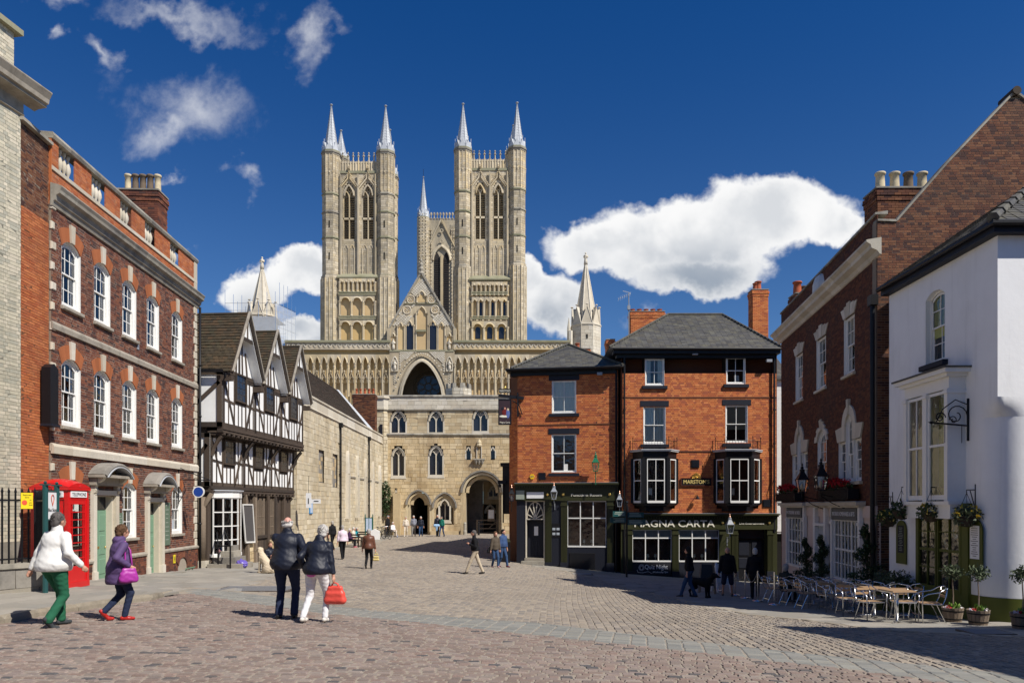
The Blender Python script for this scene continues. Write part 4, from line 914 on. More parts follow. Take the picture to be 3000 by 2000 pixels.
# gatehouse
E=Fr((-11.22,66.0),(9.5,66.0));hE=E.root('stone_gatehouse','three-storey golden stone gatehouse with a tall pointed carriage arch','gatehouse')
LE=E.L;ez=lambda y:CZ-(y-CY)*.03;es=lambda px:(px-CX)*.03-E.o.x
def gothic_window(root,s0,s1,z0,z1,rec=.25,lights=2,m=stone_pale,hood=True,glass=lattice_dark,y=0.0):
 w_=s1-s0;c=(s0+s1)/2;rise=w_*.72;zs=z1-rise
 q=MB();q.sweep([(-.0,rec*-1),(-.0,.03),(.13,.03),(.13,0)],pointed(c,w_,zs,rise));q.box(s0-.13,s0,y-.03,y+rec,z0,zs);q.box(s1,s1+.13,y-.03,y+rec,z0,zs);q.prism([(s0-.2,z0-.3),(s1+.2,z0-.3),(s1+.1,z0),(s0-.1,z0)],y-.05,y+.1)
 f=mk('window',q,m,root)
 if hood:q=MB();q.sweep([(.05,.0),(.05,.07),(.13,.07),(.15,0)],pointed(c,w_+.25,zs-.02,rise+.12));mk('hood_mould',q,stone_grey,f)
 lw=w_/lights
 for i in range(lights):
  cc=s0+lw*(i+.5)
  q=MB();q.prism([(s0+lw*i,z0),(s0+lw*(i+1),z0),(s0+lw*(i+1),zs),(s0+lw*i,zs)],rec-.02,rec);mk('leaded_light',q,glass,f)
  q=MB();q.sweep([(-.05,-rec+.12),(-.05,-rec+.02),(.03,-rec+.02),(.03,-rec+.12)][::-1],[(x,z)for x,z in pointed(cc,lw-.06,zs-.05,lw*.72)]);q.v=[(x,yy_,z)for x,yy_,z in q.v];mk('tracery_arch',q,m,f)
 for i in range(1,lights):x=s0+lw*i;q=MB();q.box(x-.05,x+.05,rec-.14,rec,z0,zs+.1);mk('mullion',q,m,f)
 q=MB();q.prism(pointed(c,w_,zs,rise)[::-1],rec-.0,rec+.02);mk('leaded_head',q,glass,f)
 q=MB();zc=zs+rise*.45
 for k in range(4):a=PI/4+k*PI/2;q.tube([(c+.1*w_*math.cos(a)+.085*w_*math.cos(t*PI/4),rec-.04,zc+.1*w_*math.sin(a)+.085*w_*math.sin(t*PI/4))for t in range(8)],.03,4,closed=True)
 mk('quatrefoil',q,m,f)
 return f
up=[(1146,1188,1203,1267),(1256,1298,1202,1266),(1387,1428,1196,1262)]
midw=[(1150,1184,1310,1392),(1258,1296,1306,1390)]
hE_=[];
for a,b,t,bt in up+midw:hE_.append((es(a)-.1,es(b)+.1,ez(bt)-.1,ez(t)+.15,(es(b)-es(a))*.8))
arches=[(1364,1461,1392,2.3),(1201,1252,1446,.9),(1275,1330,1450,.9),(1507,1570,1450,1.2)]
zgE=-.75
for k_,(a,b,t,r_)in enumerate(arches):e_=(.34,.28,.0,.0)[k_];hE_.append((es(a)-e_,es(b)+e_,zgE-.1,ez(t)+e_,(1.75,1.2,1.2,1.2)[k_]))
small=[(1366,1379,1308,1344),(1438,1450,1308,1342),(1157,1164,1430,1468)]
for a,b,t,bt in small:hE_.append((es(a),es(b),ez(bt),ez(t)))
masonry('stone_block',hE,stone_gold,joint_dark,holes(LE,0,12,hE_),zgE,8.15,.55,.31,.018,.02,.013,'rnd',singles=300,rag=.22)
masonry('stone_block',hE,stone_buff,joint_dark,holes(LE,0,12,hE_),8.3,10.35,.75,.33,.015,.014,.008,'rnd',singles=100,rag=.15,wall_name='upper_wall')
masonry('stone_block',hE,stone_pale,joint_dark,holes(LE,0,12,[]),10.5,11.55,.8,.34,.016,.03,.006,'rnd',singles=60,wall_name='parapet')
band(hE,'string_course',stone_grey,0,LE,[(0,8.12),(.14,8.2),(.14,8.26),(.03,8.36),(0,8.36)],24)
band(hE,'string_course',stone_grey,0,LE,[(0,10.3),(.15,10.38),(.15,10.46),(.03,10.56),(0,10.56)],24)
band(hE,'coping',stone_grey,-.05,LE,[(-.4,11.5),(.1,11.5),(.14,11.6),(.05,11.72),(-.4,11.74)],24)
for a,b,t,bt in up:gothic_window(hE,es(a),es(b),ez(bt),ez(t))
for a,b,t,bt in midw:gothic_window(hE,es(a),es(b),ez(bt),ez(t))
for a,b,t,bt in small:
 q=MB();q.box(es(a),es(b),.25,.28,ez(bt),ez(t));q2=mk('slit_window',q,lattice_dark,hE)
 q=MB();q.sweep([(0,-.25),(0,.02),(.1,.02),(.1,0)],pointed((es(a)+es(b))/2,es(b)-es(a),ez(t)-.35,.35));q.box(es(a)-.1,es(a),-.02,.25,ez(bt),ez(t)-.35);q.box(es(b),es(b)+.1,-.02,.25,ez(bt),ez(t)-.35);mk('window_surround',q,stone_pale,q2)
def arch_order(root,s0,s1,ztop,rise,zb,wds=(.0,.35,.65),dep=(.9,.5,.12),m=stone_buff):
 c=(s0+s1)/2
 for k,(w_,d)in enumerate(zip(wds,dep)):
  W2=s1-s0+2*w_;zs=ztop-rise
  nxt=.27 if k<len(wds)-1 else.18
  q=MB();q.sweep([(.0,-d),(.0,.03 if k==len(wds)-1 else-d+.45),(nxt,.03 if k==len(wds)-1 else-d+.45),(nxt,-d)],pointed(c,W2,zs,rise+w_*.9,8));mk('arch_moulding',q,m,root)
  for sg in(-1,1):
   x=c+sg*(W2/2+nxt/2);q=MB();q.box(x-nxt/2,x+nxt/2,(-.03 if k==len(wds)-1 else d-.45),d,zb,zs);mk('jamb',q,m,root)
 q=MB();q.sweep([(0,0),(0,.18),(.14,.18),(.16,0)],pointed(c,s1-s0+2*wds[-1]+.36,zs,rise+wds[-1]+.2,8));mk('hood_mould',q,stone_grey,root)
a,b,t,r_=arches[0];arch_order(hE,es(a),es(b),ez(t),1.5,zgE,(.0,.26),(.9,.25))
a,b,t,r_=arches[1];arch_order(hE,es(a),es(b),ez(t),.95,zgE,(.0,.2),(.7,.2))
for a,b,t,r_ in arches[2:]:
 arch_order(hE,es(a)+.1,es(b)-.1,ez(t)-.1,1.0,.4,(.0,.2),(.6,.12));c=(es(a)+es(b))/2
 q=MB();q.box(es(a),es(b),.0,.7,zgE,.35);q.box(es(a),es(b),.75,.8,.3,3);mk('recess_wall',q,stone_gold,hE)
 gothic_window(hE,c-.42,c+.42,.75,2.6,rec=.72,hood=False)
for k,(a,b,t)in enumerate(((es(1364),es(1461),4.3),(es(1201),es(1252),2.8))):
 q=MB()
 q.box(a-.4,a,.9,7,zgE,t);q.box(b,b+.4,.9,7,zgE,t);q.box(a-.4,b+.4,.9,7,t,t+.3);mk('passage_wall',q,stone_grey,hE)
 if k:q=MB();q.box(a,b,6.5,6.6,zgE,t);mk('passage_end',q,void_dark,hE)
aa=es(1364);bb=es(1461)
q=MB();q.box(aa-.3,aa+1.35,4.6,5.0,zgE,4.3);mk('passage_pier',q,stone_grey,hE)
q=MB();q.box(aa+1.35,bb+.1,5.2,5.6,2.15,4.3);q.box(aa+1.2,aa+1.4,5.2,5.6,zgE,2.2);q.box(bb-.35,bb+.1,5.2,5.6,zgE,2.2);mk('inner_wall',q,stone_gold,hE)
q=MB();q.sweep([(0,-5.5),(0,-5.1),(.2,-5.05),(.25,-5.5)],pointed(aa+2.0,1.1,1.3,.85));mk('inner_arch',q,stone_pale,hE)
q=MB();q.box(aa+1.3,bb,5.75,5.8,zgE,2.2);mk('inner_door',q,oak,hE)
gothic_window(hE,aa+1.9,aa+2.7,2.9,3.9,rec=.02,hood=False).location=(0,5.15,0)
sc_x=es(1404)
q=MB();q.box(sc_x-.24,sc_x-.17,-.12,0,ez(1342),ez(1308));q.box(sc_x+.17,sc_x+.24,-.12,0,ez(1342),ez(1308));q.box(sc_x-.2,sc_x+.2,.1,.12,ez(1342),ez(1300));ni=mk('niche',q,stone_pale,hE)
q=MB();q.lathe([(.2,0),(.26,.12),(.2,.25),(.22,.36),(.14,.5),(.05,.65)],(sc_x,-.08,ez(1308)),8);mk('niche_canopy',q,stone_buff,ni)
q=MB()
for e in(-.28,0,.28):q.lathe([(.04,-.25),(.12,-.1),(.17,.05),(.2,.16)],(sc_x+e,-.16,ez(1352)),8)
q.box(sc_x-.5,sc_x+.5,-.36,0,ez(1352)+.16,ez(1352)+.26);mk('niche_corbel',q,stone_grey,ni)
q=MB();q.box(0,LE,.9,7,4.6,11.3);q.box(0,es(1195),.3,7,zgE,11);q.box(es(1262),es(1358),.9,7,zgE,11);q.box(es(1468),LE,.9,7,zgE,11);q.box(0,LE,.3,.9,4.6,11.2)
mk('core',q,stone_grey,hE)
q=MB();q.tube([(es(1126),-.2,-.7),(es(1126),-.2,11.5)],.07,8);q.tube([(es(1124.5),-.15,0),(es(1124.5),-.15,8)],.05,6);mk('downpipe',q,black_paint,hE)
q=MB();q.lathe([(.16,0),(.16,.5),(.13,.6),(.13,1.1),(.15,1.15),(.05,1.3)],(es(1366.5)-.1,-.5,-.72),10);mk('corner_bollard',q,stone_grey,hE)
q=MB();q.box(.9,1.5,-.9,0,-.7,3.1);q.box(1.5,es(1183),-.25,0,-.7,.15);mk('buttress',q,stone_gold,hE)
q=MB();q.box(es(1262),es(1345),-.3,0,-.75,-.2);mk('plinth',q,stone_buff,hE)
def octagon(cx,cy,r):return[(cx+r*math.cos(PI/8+k*PI/4),cy+r*math.sin(PI/8+k*PI/4))for k in range(8)]
def oct_masonry(name,root,m,mm,cx,cy,r,z0,z1,bl,bh,singles=0,core='core',joint=.03,proud=.02,jit=.012,faces=(4,5,6,7,3)):
 P=octagon(cx,cy,r-.02);q=MB();q.hprism(P,z0,z1);c=mk(core,q,mm,root);Cc,U,V,N=[],[],[],[];P=octagon(cx,cy,r)
 nr=max(1,round((z1-z0)/bh));h=(z1-z0)/nr
 for f in range(8):
  (ax,ay),(bx,by)=P[f],P[(f+1)%8];nx_,ny_=(ax+bx)/2-cx,(ay+by)/2-cy;L=math.hypot(nx_,ny_);nx_/=L;ny_/=L
  if ny_>.8:continue
  L=math.hypot(bx-ax,by-ay);ux,uy=(bx-ax)/L,(by-ay)/L
  for i in range(nr):
   s=-bl*R.random()
   while s<L:
    w_=bl*R.uniform(.6,1.3);a_,b_=max(0,s),min(L,s+w_);s+=w_
    if b_-a_<.06:continue
    o=proud*.5+R.uniform(-jit,jit);Cc.append((ax+ux*(a_+b_)/2+nx_*(o-.05),ay+uy*(a_+b_)/2+ny_*(o-.05),z0+h*(i+.5)));U.append((ux*(b_-a_-joint)/2,uy*(b_-a_-joint)/2,0));V.append((0,0,(h-joint)/2));N.append((nx_*.06,ny_*.06,0))
 pieces(name,c,m,Cc,U,V,N,singles);return c
tt=thing('roof_turret','small battlemented stone turret on the gatehouse roof below the great arch','turret',(ray(1343,1150,70).x,70.5,11.0))
oct_masonry('stone_block',tt,stone_pale,joint_dark,0,0,1.2,0,1.15,.5,.28,40)
q=MB();q.hprism(octagon(0,0,1.32),1.15,1.3);mk('string_course',q,stone_grey,tt)
oct_masonry('stone_block',tt,stone_pale,joint_dark,0,0,1.25,1.3,1.9,.5,.28,30)
P8=octagon(0,0,1.25)
for k in range(8):
 for t0,t1 in((.0,.28),(.72,1.0)):
  p,p2=Vector(P8[k]),Vector(P8[(k+1)%8]);a_=p.lerp(p2,t0);b_=p.lerp(p2,t1);q=MB();q.hprism([a_,b_,b_*.8,a_*.8],1.9,2.35);mk('merlon',q,stone_grey,tt)
q=MB();q.box(-.35,.25,-1.2,-1.1,.35,.95);mk('window',q,lattice_dark,tt)
tc_=thing('brick_chimney_stack','broad low brick chimney stack with five red pots beside the gatehouse roof','chimney',(ray(1069,1200,64).x,64,7.5))
chimney(tc_,-.93,.93,-.5,.5,0,3.9,brick_gable,mortar_dark,[(-.72+.36*i,0,3.95,.11,.5,clay_red)for i in range(5)],stone_grey,100)
tl=thing('flank_turret','grey half-octagonal stone turret at the left corner of the gatehouse','turret',(-11.9,67.3,-.8))
oct_masonry('stone_block',tl,stone_hall,joint_dark,0,0,1.75,0,11.2,.6,.33,60)
q=MB();q.hprism(octagon(0,0,1.9),11.2,11.35);q.hprism(octagon(0,0,1.8),11.35,12.2);q.hprism(octagon(0,0,1.95),12.2,12.4);mk('turret_parapet',q,stone_pale,tl)
q=MB();q.box(.35,.6,-1.75,-1.68,8.2,9.9);mk('slit_window',q,lattice_dark,tl)
# cathedral
KY=133.0;kk=KY/F
KD=[0.0]
kx=lambda px:(px-CX)*(KY+KD[0])/F
kz=lambda py:CZ+(CY-py)*(KY+KD[0])/F
K=thing('cathedral','great stone cathedral with two pinnacled towers and arcaded front rising behind the gatehouse','cathedral',(kx(1235),KY,0));KO=kx(1235)
def X(px):return kx(px)-KO
def shaft(q,x,y,r,z0,z1,n=6,cap=True):
 q.tube([(x,y,z0),(x,y,z1)],r,n,cap=False)
 if cap:q.tube([(x,y,z1-.05),(x,y,z1+.12),(x,y,z1+.3)],[r*1.1,r*1.7,r*1.9],n);q.tube([(x,y,z0-.1),(x,y,z0+.15)],r*1.6,n)
def arcade(root,s0,s1,n,z0,zs,rise,y=0.0,back=.5,m=stone_cath,mb_=stone_gild,sh=.09,mould=.16,name='arcade',hood=True,ogee=False):
 "row of arches on shafts in front of a recessed wall; each bay is a part"
 w_=(s1-s0)/n
 q=MB();q.box(s0,s1,y+back-.03,y+back+.1,z0,zs+rise+.2);mk(name+'_back',q,mb_,root)
 for i in range(n):
  c=s0+w_*(i+.5);q=MB();h=w_-mould*1.2
  P=pointed(c,h,zs,rise)if rise>h*.55 else seg(c,h,zs,rise)
  q.sweep([(0,-back),(0,.04),(mould,.12),(mould*1.3,.0),(mould*1.2,-.1)],P)
  top=zs+rise+.28;Q=[(s0+w_*(i+1),zs),(s0+w_*(i+1),top),(s0+w_*i,top),(s0+w_*i,zs)]+P[::-1]
  q.add([(x,y*0-.0,z)for x,z in Q],[tuple(range(len(Q)))]);q.v=[(a,b+y,c_)for a,b,c_ in q.v]
  mk(name+'_arch',q,m,root)
 for i in range(n+1):
  q=MB();shaft(q,s0+w_*i,y-.02,sh,z0+.1,zs-.25);shaft(q,s0+w_*i-sh*1.6,y+.12,sh*.7,z0+.1,zs-.25);shaft(q,s0+w_*i+sh*1.6,y+.12,sh*.7,z0+.1,zs-.25);mk(name+'_shaft',q,m,root)
def figure(root,x,y,z,h,m=stone_pale,name='statue'):
 q=MB();q.lathe([(.0,0),(.17*h,.01*h),(.14*h,.3*h),(.11*h,.5*h),(.16*h,.68*h),(.15*h,.76*h),(.06*h,.82*h),(.05*h,.84*h),(.075*h,.89*h),(.08*h,.94*h),(.06*h,.99*h),(0,h)],(x,y,z),9)
 q.tube([(x-.15*h,y,z+.74*h),(x-.17*h,y-.05*h,z+.56*h),(x-.04*h,y-.14*h,z+.55*h)],.035*h,5);q.tube([(x+.15*h,y,z+.74*h),(x+.18*h,y-.04*h,z+.58*h),(x+.06*h,y-.14*h,z+.62*h)],.035*h,5)
 return mk(name,q,m,root,smooth=True)
def ring(root,cx,cy,r,z,m=stone_grey,h=.35,name='string_course'):
 q=MB()
 for a,b,c in((r+.02,z-h,z-h*.4),(r+.16,z-h*.4,z),(r+.04,z,z+h*.5)):q.hprism(octagon(cx,cy,a),b,c)
 mk(name,q,m,root)
def spirelet(root,cx,cy,r,z0,z1,m=lead):
 q=MB();q.hprism(octagon(cx,cy,r*1.12),z0-.3,z0);mk('spire_eaves',q,mossy,root)
 H=z1-z0;q=MB()
 for k in range(8):
  a=PI/8+k*PI/4;b=a+PI/4;mid=(a+b)/2
  lv=[(0,1.0),(.2,.68),(.5,.42),(.8,.18),(.97,.05)]
  for(t0,s0),(t1,s1)in zip(lv[:-1],lv[1:]):
   z_0,z_1=z0+H*t0,z0+H*t1;r0_,r1_=r*s0,r*s1
   q.add([(cx+r0_*math.cos(a),cy+r0_*math.sin(a),z_0),(cx+r0_*math.cos(b),cy+r0_*math.sin(b),z_0),(cx+r1_*math.cos(b),cy+r1_*math.sin(b),z_1),(cx+r1_*math.cos(a),cy+r1_*math.sin(a),z_1)],[(0,1,2,3)])
 sp=mk('lead_spire',q,m,root)
 q=MB()
 for k in range(8):
  a=PI/8+k*PI/4
  q.tube([(cx+r*s*math.cos(a),cy+r*s*math.sin(a),z0+H*t)for t,s in((0,1.0),(.2,.69),(.5,.43),(.8,.19),(.97,.06))],.035,4)
  for j in range(1,12):
   t=.16+j*.062;s=np.interp(t,(0,.2,.5,.8,.97),(1,.68,.42,.18,.05));s2=np.interp(t+.03,(0,.2,.5,.8,.97),(1,.68,.42,.18,.05));b=a+PI/4
   A_=(cx+r*s*math.cos(a),cy+r*s*math.sin(a),z0+H*t);B_=(cx+r*s2*.93*math.cos((a+b)/2),cy+r*s2*.93*math.sin((a+b)/2),z0+H*(t+.03));C_=(cx+r*s*math.cos(b),cy+r*s*math.sin(b),z0+H*t)
   q.tube([A_,B_,C_],.022,3,cap=False)
 q.tube([(cx,cy,z0+H*.95),(cx,cy,z1),(cx,cy,z1+.05)],[.08,.1,.08],6);q.ball((cx,cy,z1),.28,.28,.16,8)
 o=mk('spire_seams',q,lead_dark,root);o['kind']='stuff'
 for k in range(8):
  a=PI/8+k*PI/4;b=a+PI/4;m_=(a+b)/2;q=MB()
  p0=Vector((cx+r*1.02*math.cos(a),cy+r*1.02*math.sin(a),z0));p1=Vector((cx+r*1.02*math.cos(b),cy+r*1.02*math.sin(b),z0));ap=Vector((cx+r*.92*math.cos(m_),cy+r*.92*math.sin(m_),z0+H*.17));inn=Vector((cx+r*.5*math.cos(m_),cy+r*.5*math.sin(m_),z0+H*.17))
  q.add([p0,p1,ap,inn],[(0,1,2),(0,2,3),(1,3,2)]);q.bar(ap,ap+Vector((0,0,H*.07)),.08);q.bar(p0,p0+Vector((0,0,H*.12)),.1);mk('gablet',q,m,root)
def turret(cx,cy,r,zs_,ztop,zspire,rings,low=None,name='corner_turret',slit=True,sm=stone_cathg):
 q=MB();t=mk(name,MB().box(cx-.1,cx+.1,cy-.1,cy+.1,zs_,zs_+1),sm,K)
 zz=[zs_]+rings+[ztop]
 for i,(a,b)in enumerate(zip(zz[:-1],zz[1:])):
  rr=r*(1.12 if i==0 and low else 1.0)
  oct_masonry('stone_block',t,sm if i<len(zz)-2 else stone_cath,joint_cath,cx,cy,rr,a,b,.95,.42,0,joint=.03,proud=.02,jit=.006)
  if slit and i<len(zz)-1 and b-a>4:
   for zc in([(a+b)/2]if b-a<14 else[a+(b-a)*f for f in(.2,.5,.8)]):q=MB();q.box(cx-.09,cx+.09,cy-rr*.95-.04,cy-rr*.9,zc-.6,zc+.6);mk('slit_window',q,void_dark,t)
 for z in rings:ring(t,cx,cy,r,z,mossy if R.random()<.5 else stone_grey)
 P=octagon(cx,cy,r+.03)
 q=MB()
 for k in range(8):
  a,b=Vector(P[k]),Vector(P[(k+1)%8])
  if(a.y+b.y)/2-cy>r*.8:continue
  for f in(0,.5):p=a.lerp(b,f);q.tube([(p.x,p.y,rings[-1]+.4),(p.x,p.y,ztop-.3)],.09,5);q.tube([(p.x,p.y,(rings[-1]+ztop)/2-.1),(p.x,p.y,(rings[-1]+ztop)/2+.2)],.15,5)
 for k in range(8):
  a,b=Vector(P[k]),Vector(P[(k+1)%8])
  if(a.y+b.y)/2-cy>r*.8:continue
  for f in(0,.5):p=Vector((cx,cy)).lerp(a.lerp(b,f),1.13);q.tube([(p.x,p.y,zs_),(p.x,p.y,rings[0]-.5)],.1,5)
 mk('angle_shafts',q,stone_cath,t)['kind']='stuff';ring(t,cx,cy,r+.1,ztop,stone_grey,.5)
 spirelet(t,cx,cy,r*.98,ztop+.3,zspire)
 return t
def tower(pxl,pxr,x0,x1,yf,lights,zl0,zl1,par_top,par_base,ledge,R_,ringsL,ringsR,topL,topR,spL,spR,rear):
 "two octagonal turrets with the belfry stage between"
 for px,rg,tp,spz in((pxl,ringsL,topL,spL),(pxr,ringsR,topR,spR)):
  turret(X(px),yf+1.4,R_,29.5,kz(tp),kz(spz),[kz(v)for v in rg],low=True)
 zb=kz(ledge[1])
 q=MB();q.box(x0-.6,x1+.6,yf+1.6,yf+1.8,29,kz(par_base));q.box(x0-2,x1+2,yf+1.9,yf+10.6,28,kz(par_base)+.3);mk('tower_core',q,stone_cathg,K)
 hs=[];nw=len(lights)
 for a,b in lights:hs.append((X(a),X(b),zl0,zl1,(X(b)-X(a))*1.0))
 zbl=[(a,b,zb+.3,kz(718),.5)for a,b,*_ in[]]
 masonry('stone_block',K,stone_cathg,joint_cath,lambda za,zb_:[(p+x0,q_+x0)for p,q_ in holes(x1-x0,0,90,[(a-x0,b-x0,c,d,e)for a,b,c,d,e in hs])(za,zb_)],kz(ledge[1])+.2,kz(par_base),.9,.42,.03,.02,.006,'rnd',singles=0,y=yf+.9,wall_name='belfry_wall')
 for a,b,z0,z1,rise in hs:
  c,w_=(a+b)/2,b-a;zs=z1-rise
  q=MB();q.sweep([(0,-.7),(0,.05),(.18,.05),(.2,.2),(.36,.25),(.4,0)],pointed(c,w_,zs,rise));f=mk('belfry_window',q,stone_cath,K,loc=(0,yf+.9,0))
  q=MB();apex=z1+2.0
  q.sweep([(0,0),(0,.35),(.22,.35),(.22,0)],[(c+w_/2+.55,z1-.8),(c+.35,apex-1.2),(c,apex+.3),(c-.35,apex-1.2),(c-w_/2-.55,z1-.8)]);mk('ogee_gable',q,stone_cath,f)
  q=MB();q.lathe([(0,0),(.14,.1),(.3,.35),(.12,.5),(.2,.7),(0,1.0)],(c,-.25,apex+.3),6);mk('finial',q,stone_cath,f)
  for i in range(11):
   t=i/10;x=.0
   for e in(-1,1):q=MB();q.ball((c+e*(w_/2+.55)*(1-t),-.38,z1-.7+(apex-z1+.6)*t),.13,.13,.13,6);mk('crocket',q,stone_cath,f)
  q=MB();q.box(a,b,.75,.8,z0,z1);mk('louvre_back',q,void_dark,f)
  for(l0,l1)in((a+.1,c-.09),(c+.09,b-.1)):
   n=int((zs-z0)/.42)
   for i in range(n):
    z=z0+.2+i*.42;q=MB();q.add([(l0,.35,z-.12),(l1,.35,z-.12),(l1,.62,z+.12),(l0,.62,z+.12)],[(0,1,2,3)]);q.add([(l0,.35,z-.12),(l1,.35,z-.12),(l1,.35,z-.06),(l0,.35,z-.06)],[(0,1,2,3)]);mk('louvre',q,louvre_m,f)
  q=MB()
  for x in(a+.05,c,b-.05):q.box(x-.09,x+.09,.12,.5,z0,zs+.2)
  q.box(a,b,.1,.5,z0-.15,z0+.2);q.box(a,b,.12,.5,(z0+zs)/2-.25,(z0+zs)/2+.1);mk('mullion',q,stone_cath,f)
  for e in(-1,1):q=MB();q.sweep([(-.14,-.45),(-.14,-.15),(.05,-.15),(.05,-.45)],pointed(c+e*w_/4,w_/2-.2,zs-.1,w_*.42));mk('tracery_arch',q,stone_cath,f)
  q=MB();q.tube([(c+.26*math.cos(t*PI/4),.25,zs+rise*.52+.32*math.sin(t*PI/4))for t in range(8)],.07,4,closed=True);mk('tracery_ring',q,stone_cath,f)
  for e in(-1,1):
   cc=c+e*w_/4;q=MB();q.sweep([(0,0),(0,.12),(.14,.12),(.14,0)],pointed(cc,w_/2-.35,z0-1.5,.7));q.box(cc-w_/4+.05,cc-w_/4+.2,-.12,0,zb+.3,z0-1.4);q.box(cc+w_/4-.2,cc+w_/4-.05,-.12,0,zb+.3,z0-1.4);q.box(cc-w_/4+.2,cc+w_/4-.2,.0,.02,zb+.3,z0-1.4);mk('blind_panel',q,stone_cath,f)
 for x in[x0+.15,(x0+x1)/2,x1-.15]:q=MB();q.box(x-.22,x+.22,yf+.55,yf+.9,kz(ledge[1]),kz(par_base)-1.2);q.box(x-.1,x+.1,yf+.45,yf+.6,kz(ledge[1]),kz(par_base)-.6);mk('buttress',q,stone_cathg,K)
 zp0,zp1=kz(par_base),kz(par_top);q=MB();q.box(x0-.3,x1+.3,yf+.75,yf+1.3,zp0-.35,zp0+.1);mk('parapet_string',q,mossy,K)
 n=14;w_=(x1-x0)/n
 for i in range(n):
  a=x0+w_*i;q=MB();q.box(a+.05,a+w_-.05,yf+1.0,yf+1.2,zp0+.1,zp1-.4);mk('parapet_panel',q,stone_cathg,K)
  q=MB();q.tube([(a,yf+1.0,zp0),(a,yf+1.0,zp1-.1)],.12,5);mk('parapet_shaft',q,stone_cath,K)
  if i%2==1:q=MB();q.tube([(a,yf+1.1,zp1-.2),(a,yf+1.1,zp1+.9),(a,yf+1.1,zp1+1.7)],[.14,.1,.03],5);q.ball((a,yf+1.1,zp1+.95),.24,.24,.16,6);q.ball((a,yf+1.1,zp1+1.45),.17,.17,.12,6);mk('pinnacle',q,stone_cathg,K)
  q=MB();q.prism([(a,zp1-.4),(a+w_,zp1-.4),(a+w_/2,zp1+.1)],yf+.95,yf+1.25);mk('parapet_gablet',q,stone_cathg,K)
 q=MB();q.prism([(0,0)]*0+[(x0-.4,kz(ledge[1])),(x1+.4,kz(ledge[1])),(x1+.4,kz(ledge[1])+.25),(x0-.4,kz(ledge[1])+.25)],yf-.15,yf+1);q.add([(x0-.3,yf-.1,kz(ledge[1])+.25),(x1+.3,yf-.1,kz(ledge[1])+.25),(x1+.3,yf+.9,kz(ledge[0])),(x0-.3,yf+.9,kz(ledge[0]))],[(0,1,2,3)]);mk('sloping_ledge',q,mossy,K)
 for px,tp,spz,dy in rear:
  cx,cy=X(px)*(KY+dy)/KY+KO*dy/KY,dy;t=turret(cx,cy,R_*.95,29.5,CZ+(CY-tp)*(KY+dy)/F,CZ+(CY-spz)*(KY+dy)/F,[CZ+(CY-v)*(KY+dy)/F for v in ringsL],slit=False,name='rear_turret')
YT=2.0;KD[0]=3.2
xl0,xl1=X(997),X(1104);xr0,xr1=X(1381),X(1489)
tower(970,1129.5,xl0,xl1,YT,[(1006,1042),(1061,1097)],kz(705),kz(540),474,505,(803,820),1.62,[812,701,627,574],[812,701,627,574],452,452,306,309,[(1011,470,383,11.5),(1151,520,381,12.5)])
tower(1356.5,1515,xr0,xr1,YT,[(1391,1423),(1444,1476)],kz(705),kz(536),468,497,(808,826),1.58,[784,698,624,566],[776,694,618,560],443,440,303,300,[(1364,455,367,11.5),(1504,452,368,12.5)])
def roman(x0,x1,yf,tiers):
 for(z0,zs,rise,n,kind)in tiers:
  arcade(K,x0+.15,x1-.15,n,z0,zs,rise,y=yf,back=.55,mb_=stone_gild,sh=.11,mould=.2,name='round_arcade')
  if kind:
   w_=(x1-x0-.3)/n
   for i in range(n):
    if kind==2 and i%2==0:continue
    c=x0+.15+w_*(i+.5);q=MB();q.prism(seg(c,w_*.42,zs-.3,w_*.21)[::-1]+[(c+w_*.21,z0+.3),(c-w_*.21,z0+.3)],yf+.45,yf+.5);mk('arcade_window',q,lattice_dark if kind in(1,2)else stone_gild,K)
 q=MB();q.box(x0-1,x1+1,yf+.6,yf+3,20,kz(815));mk('tower_base_core',q,stone_cathg,K)
 for z in(kz(862),kz(868),kz(932),kz(938)):q=MB();q.box(x0,x1,yf-.12,yf+.2,z-.12,z+.12);mk('string_course',q,mossy,K)
roman(xl0,xl1,YT-.1,[(kz(860),kz(832),.38,8,0),(kz(930),kz(888),.85,3,0),(kz(1000),kz(957),.8,3,0)])
roman(xr0,xr1,YT-.1,[(kz(872),kz(842),.38,8,0),(kz(934),kz(888),.5,6,2),(kz(1000),kz(963),.8,3,1)])
KD[0]=0.0
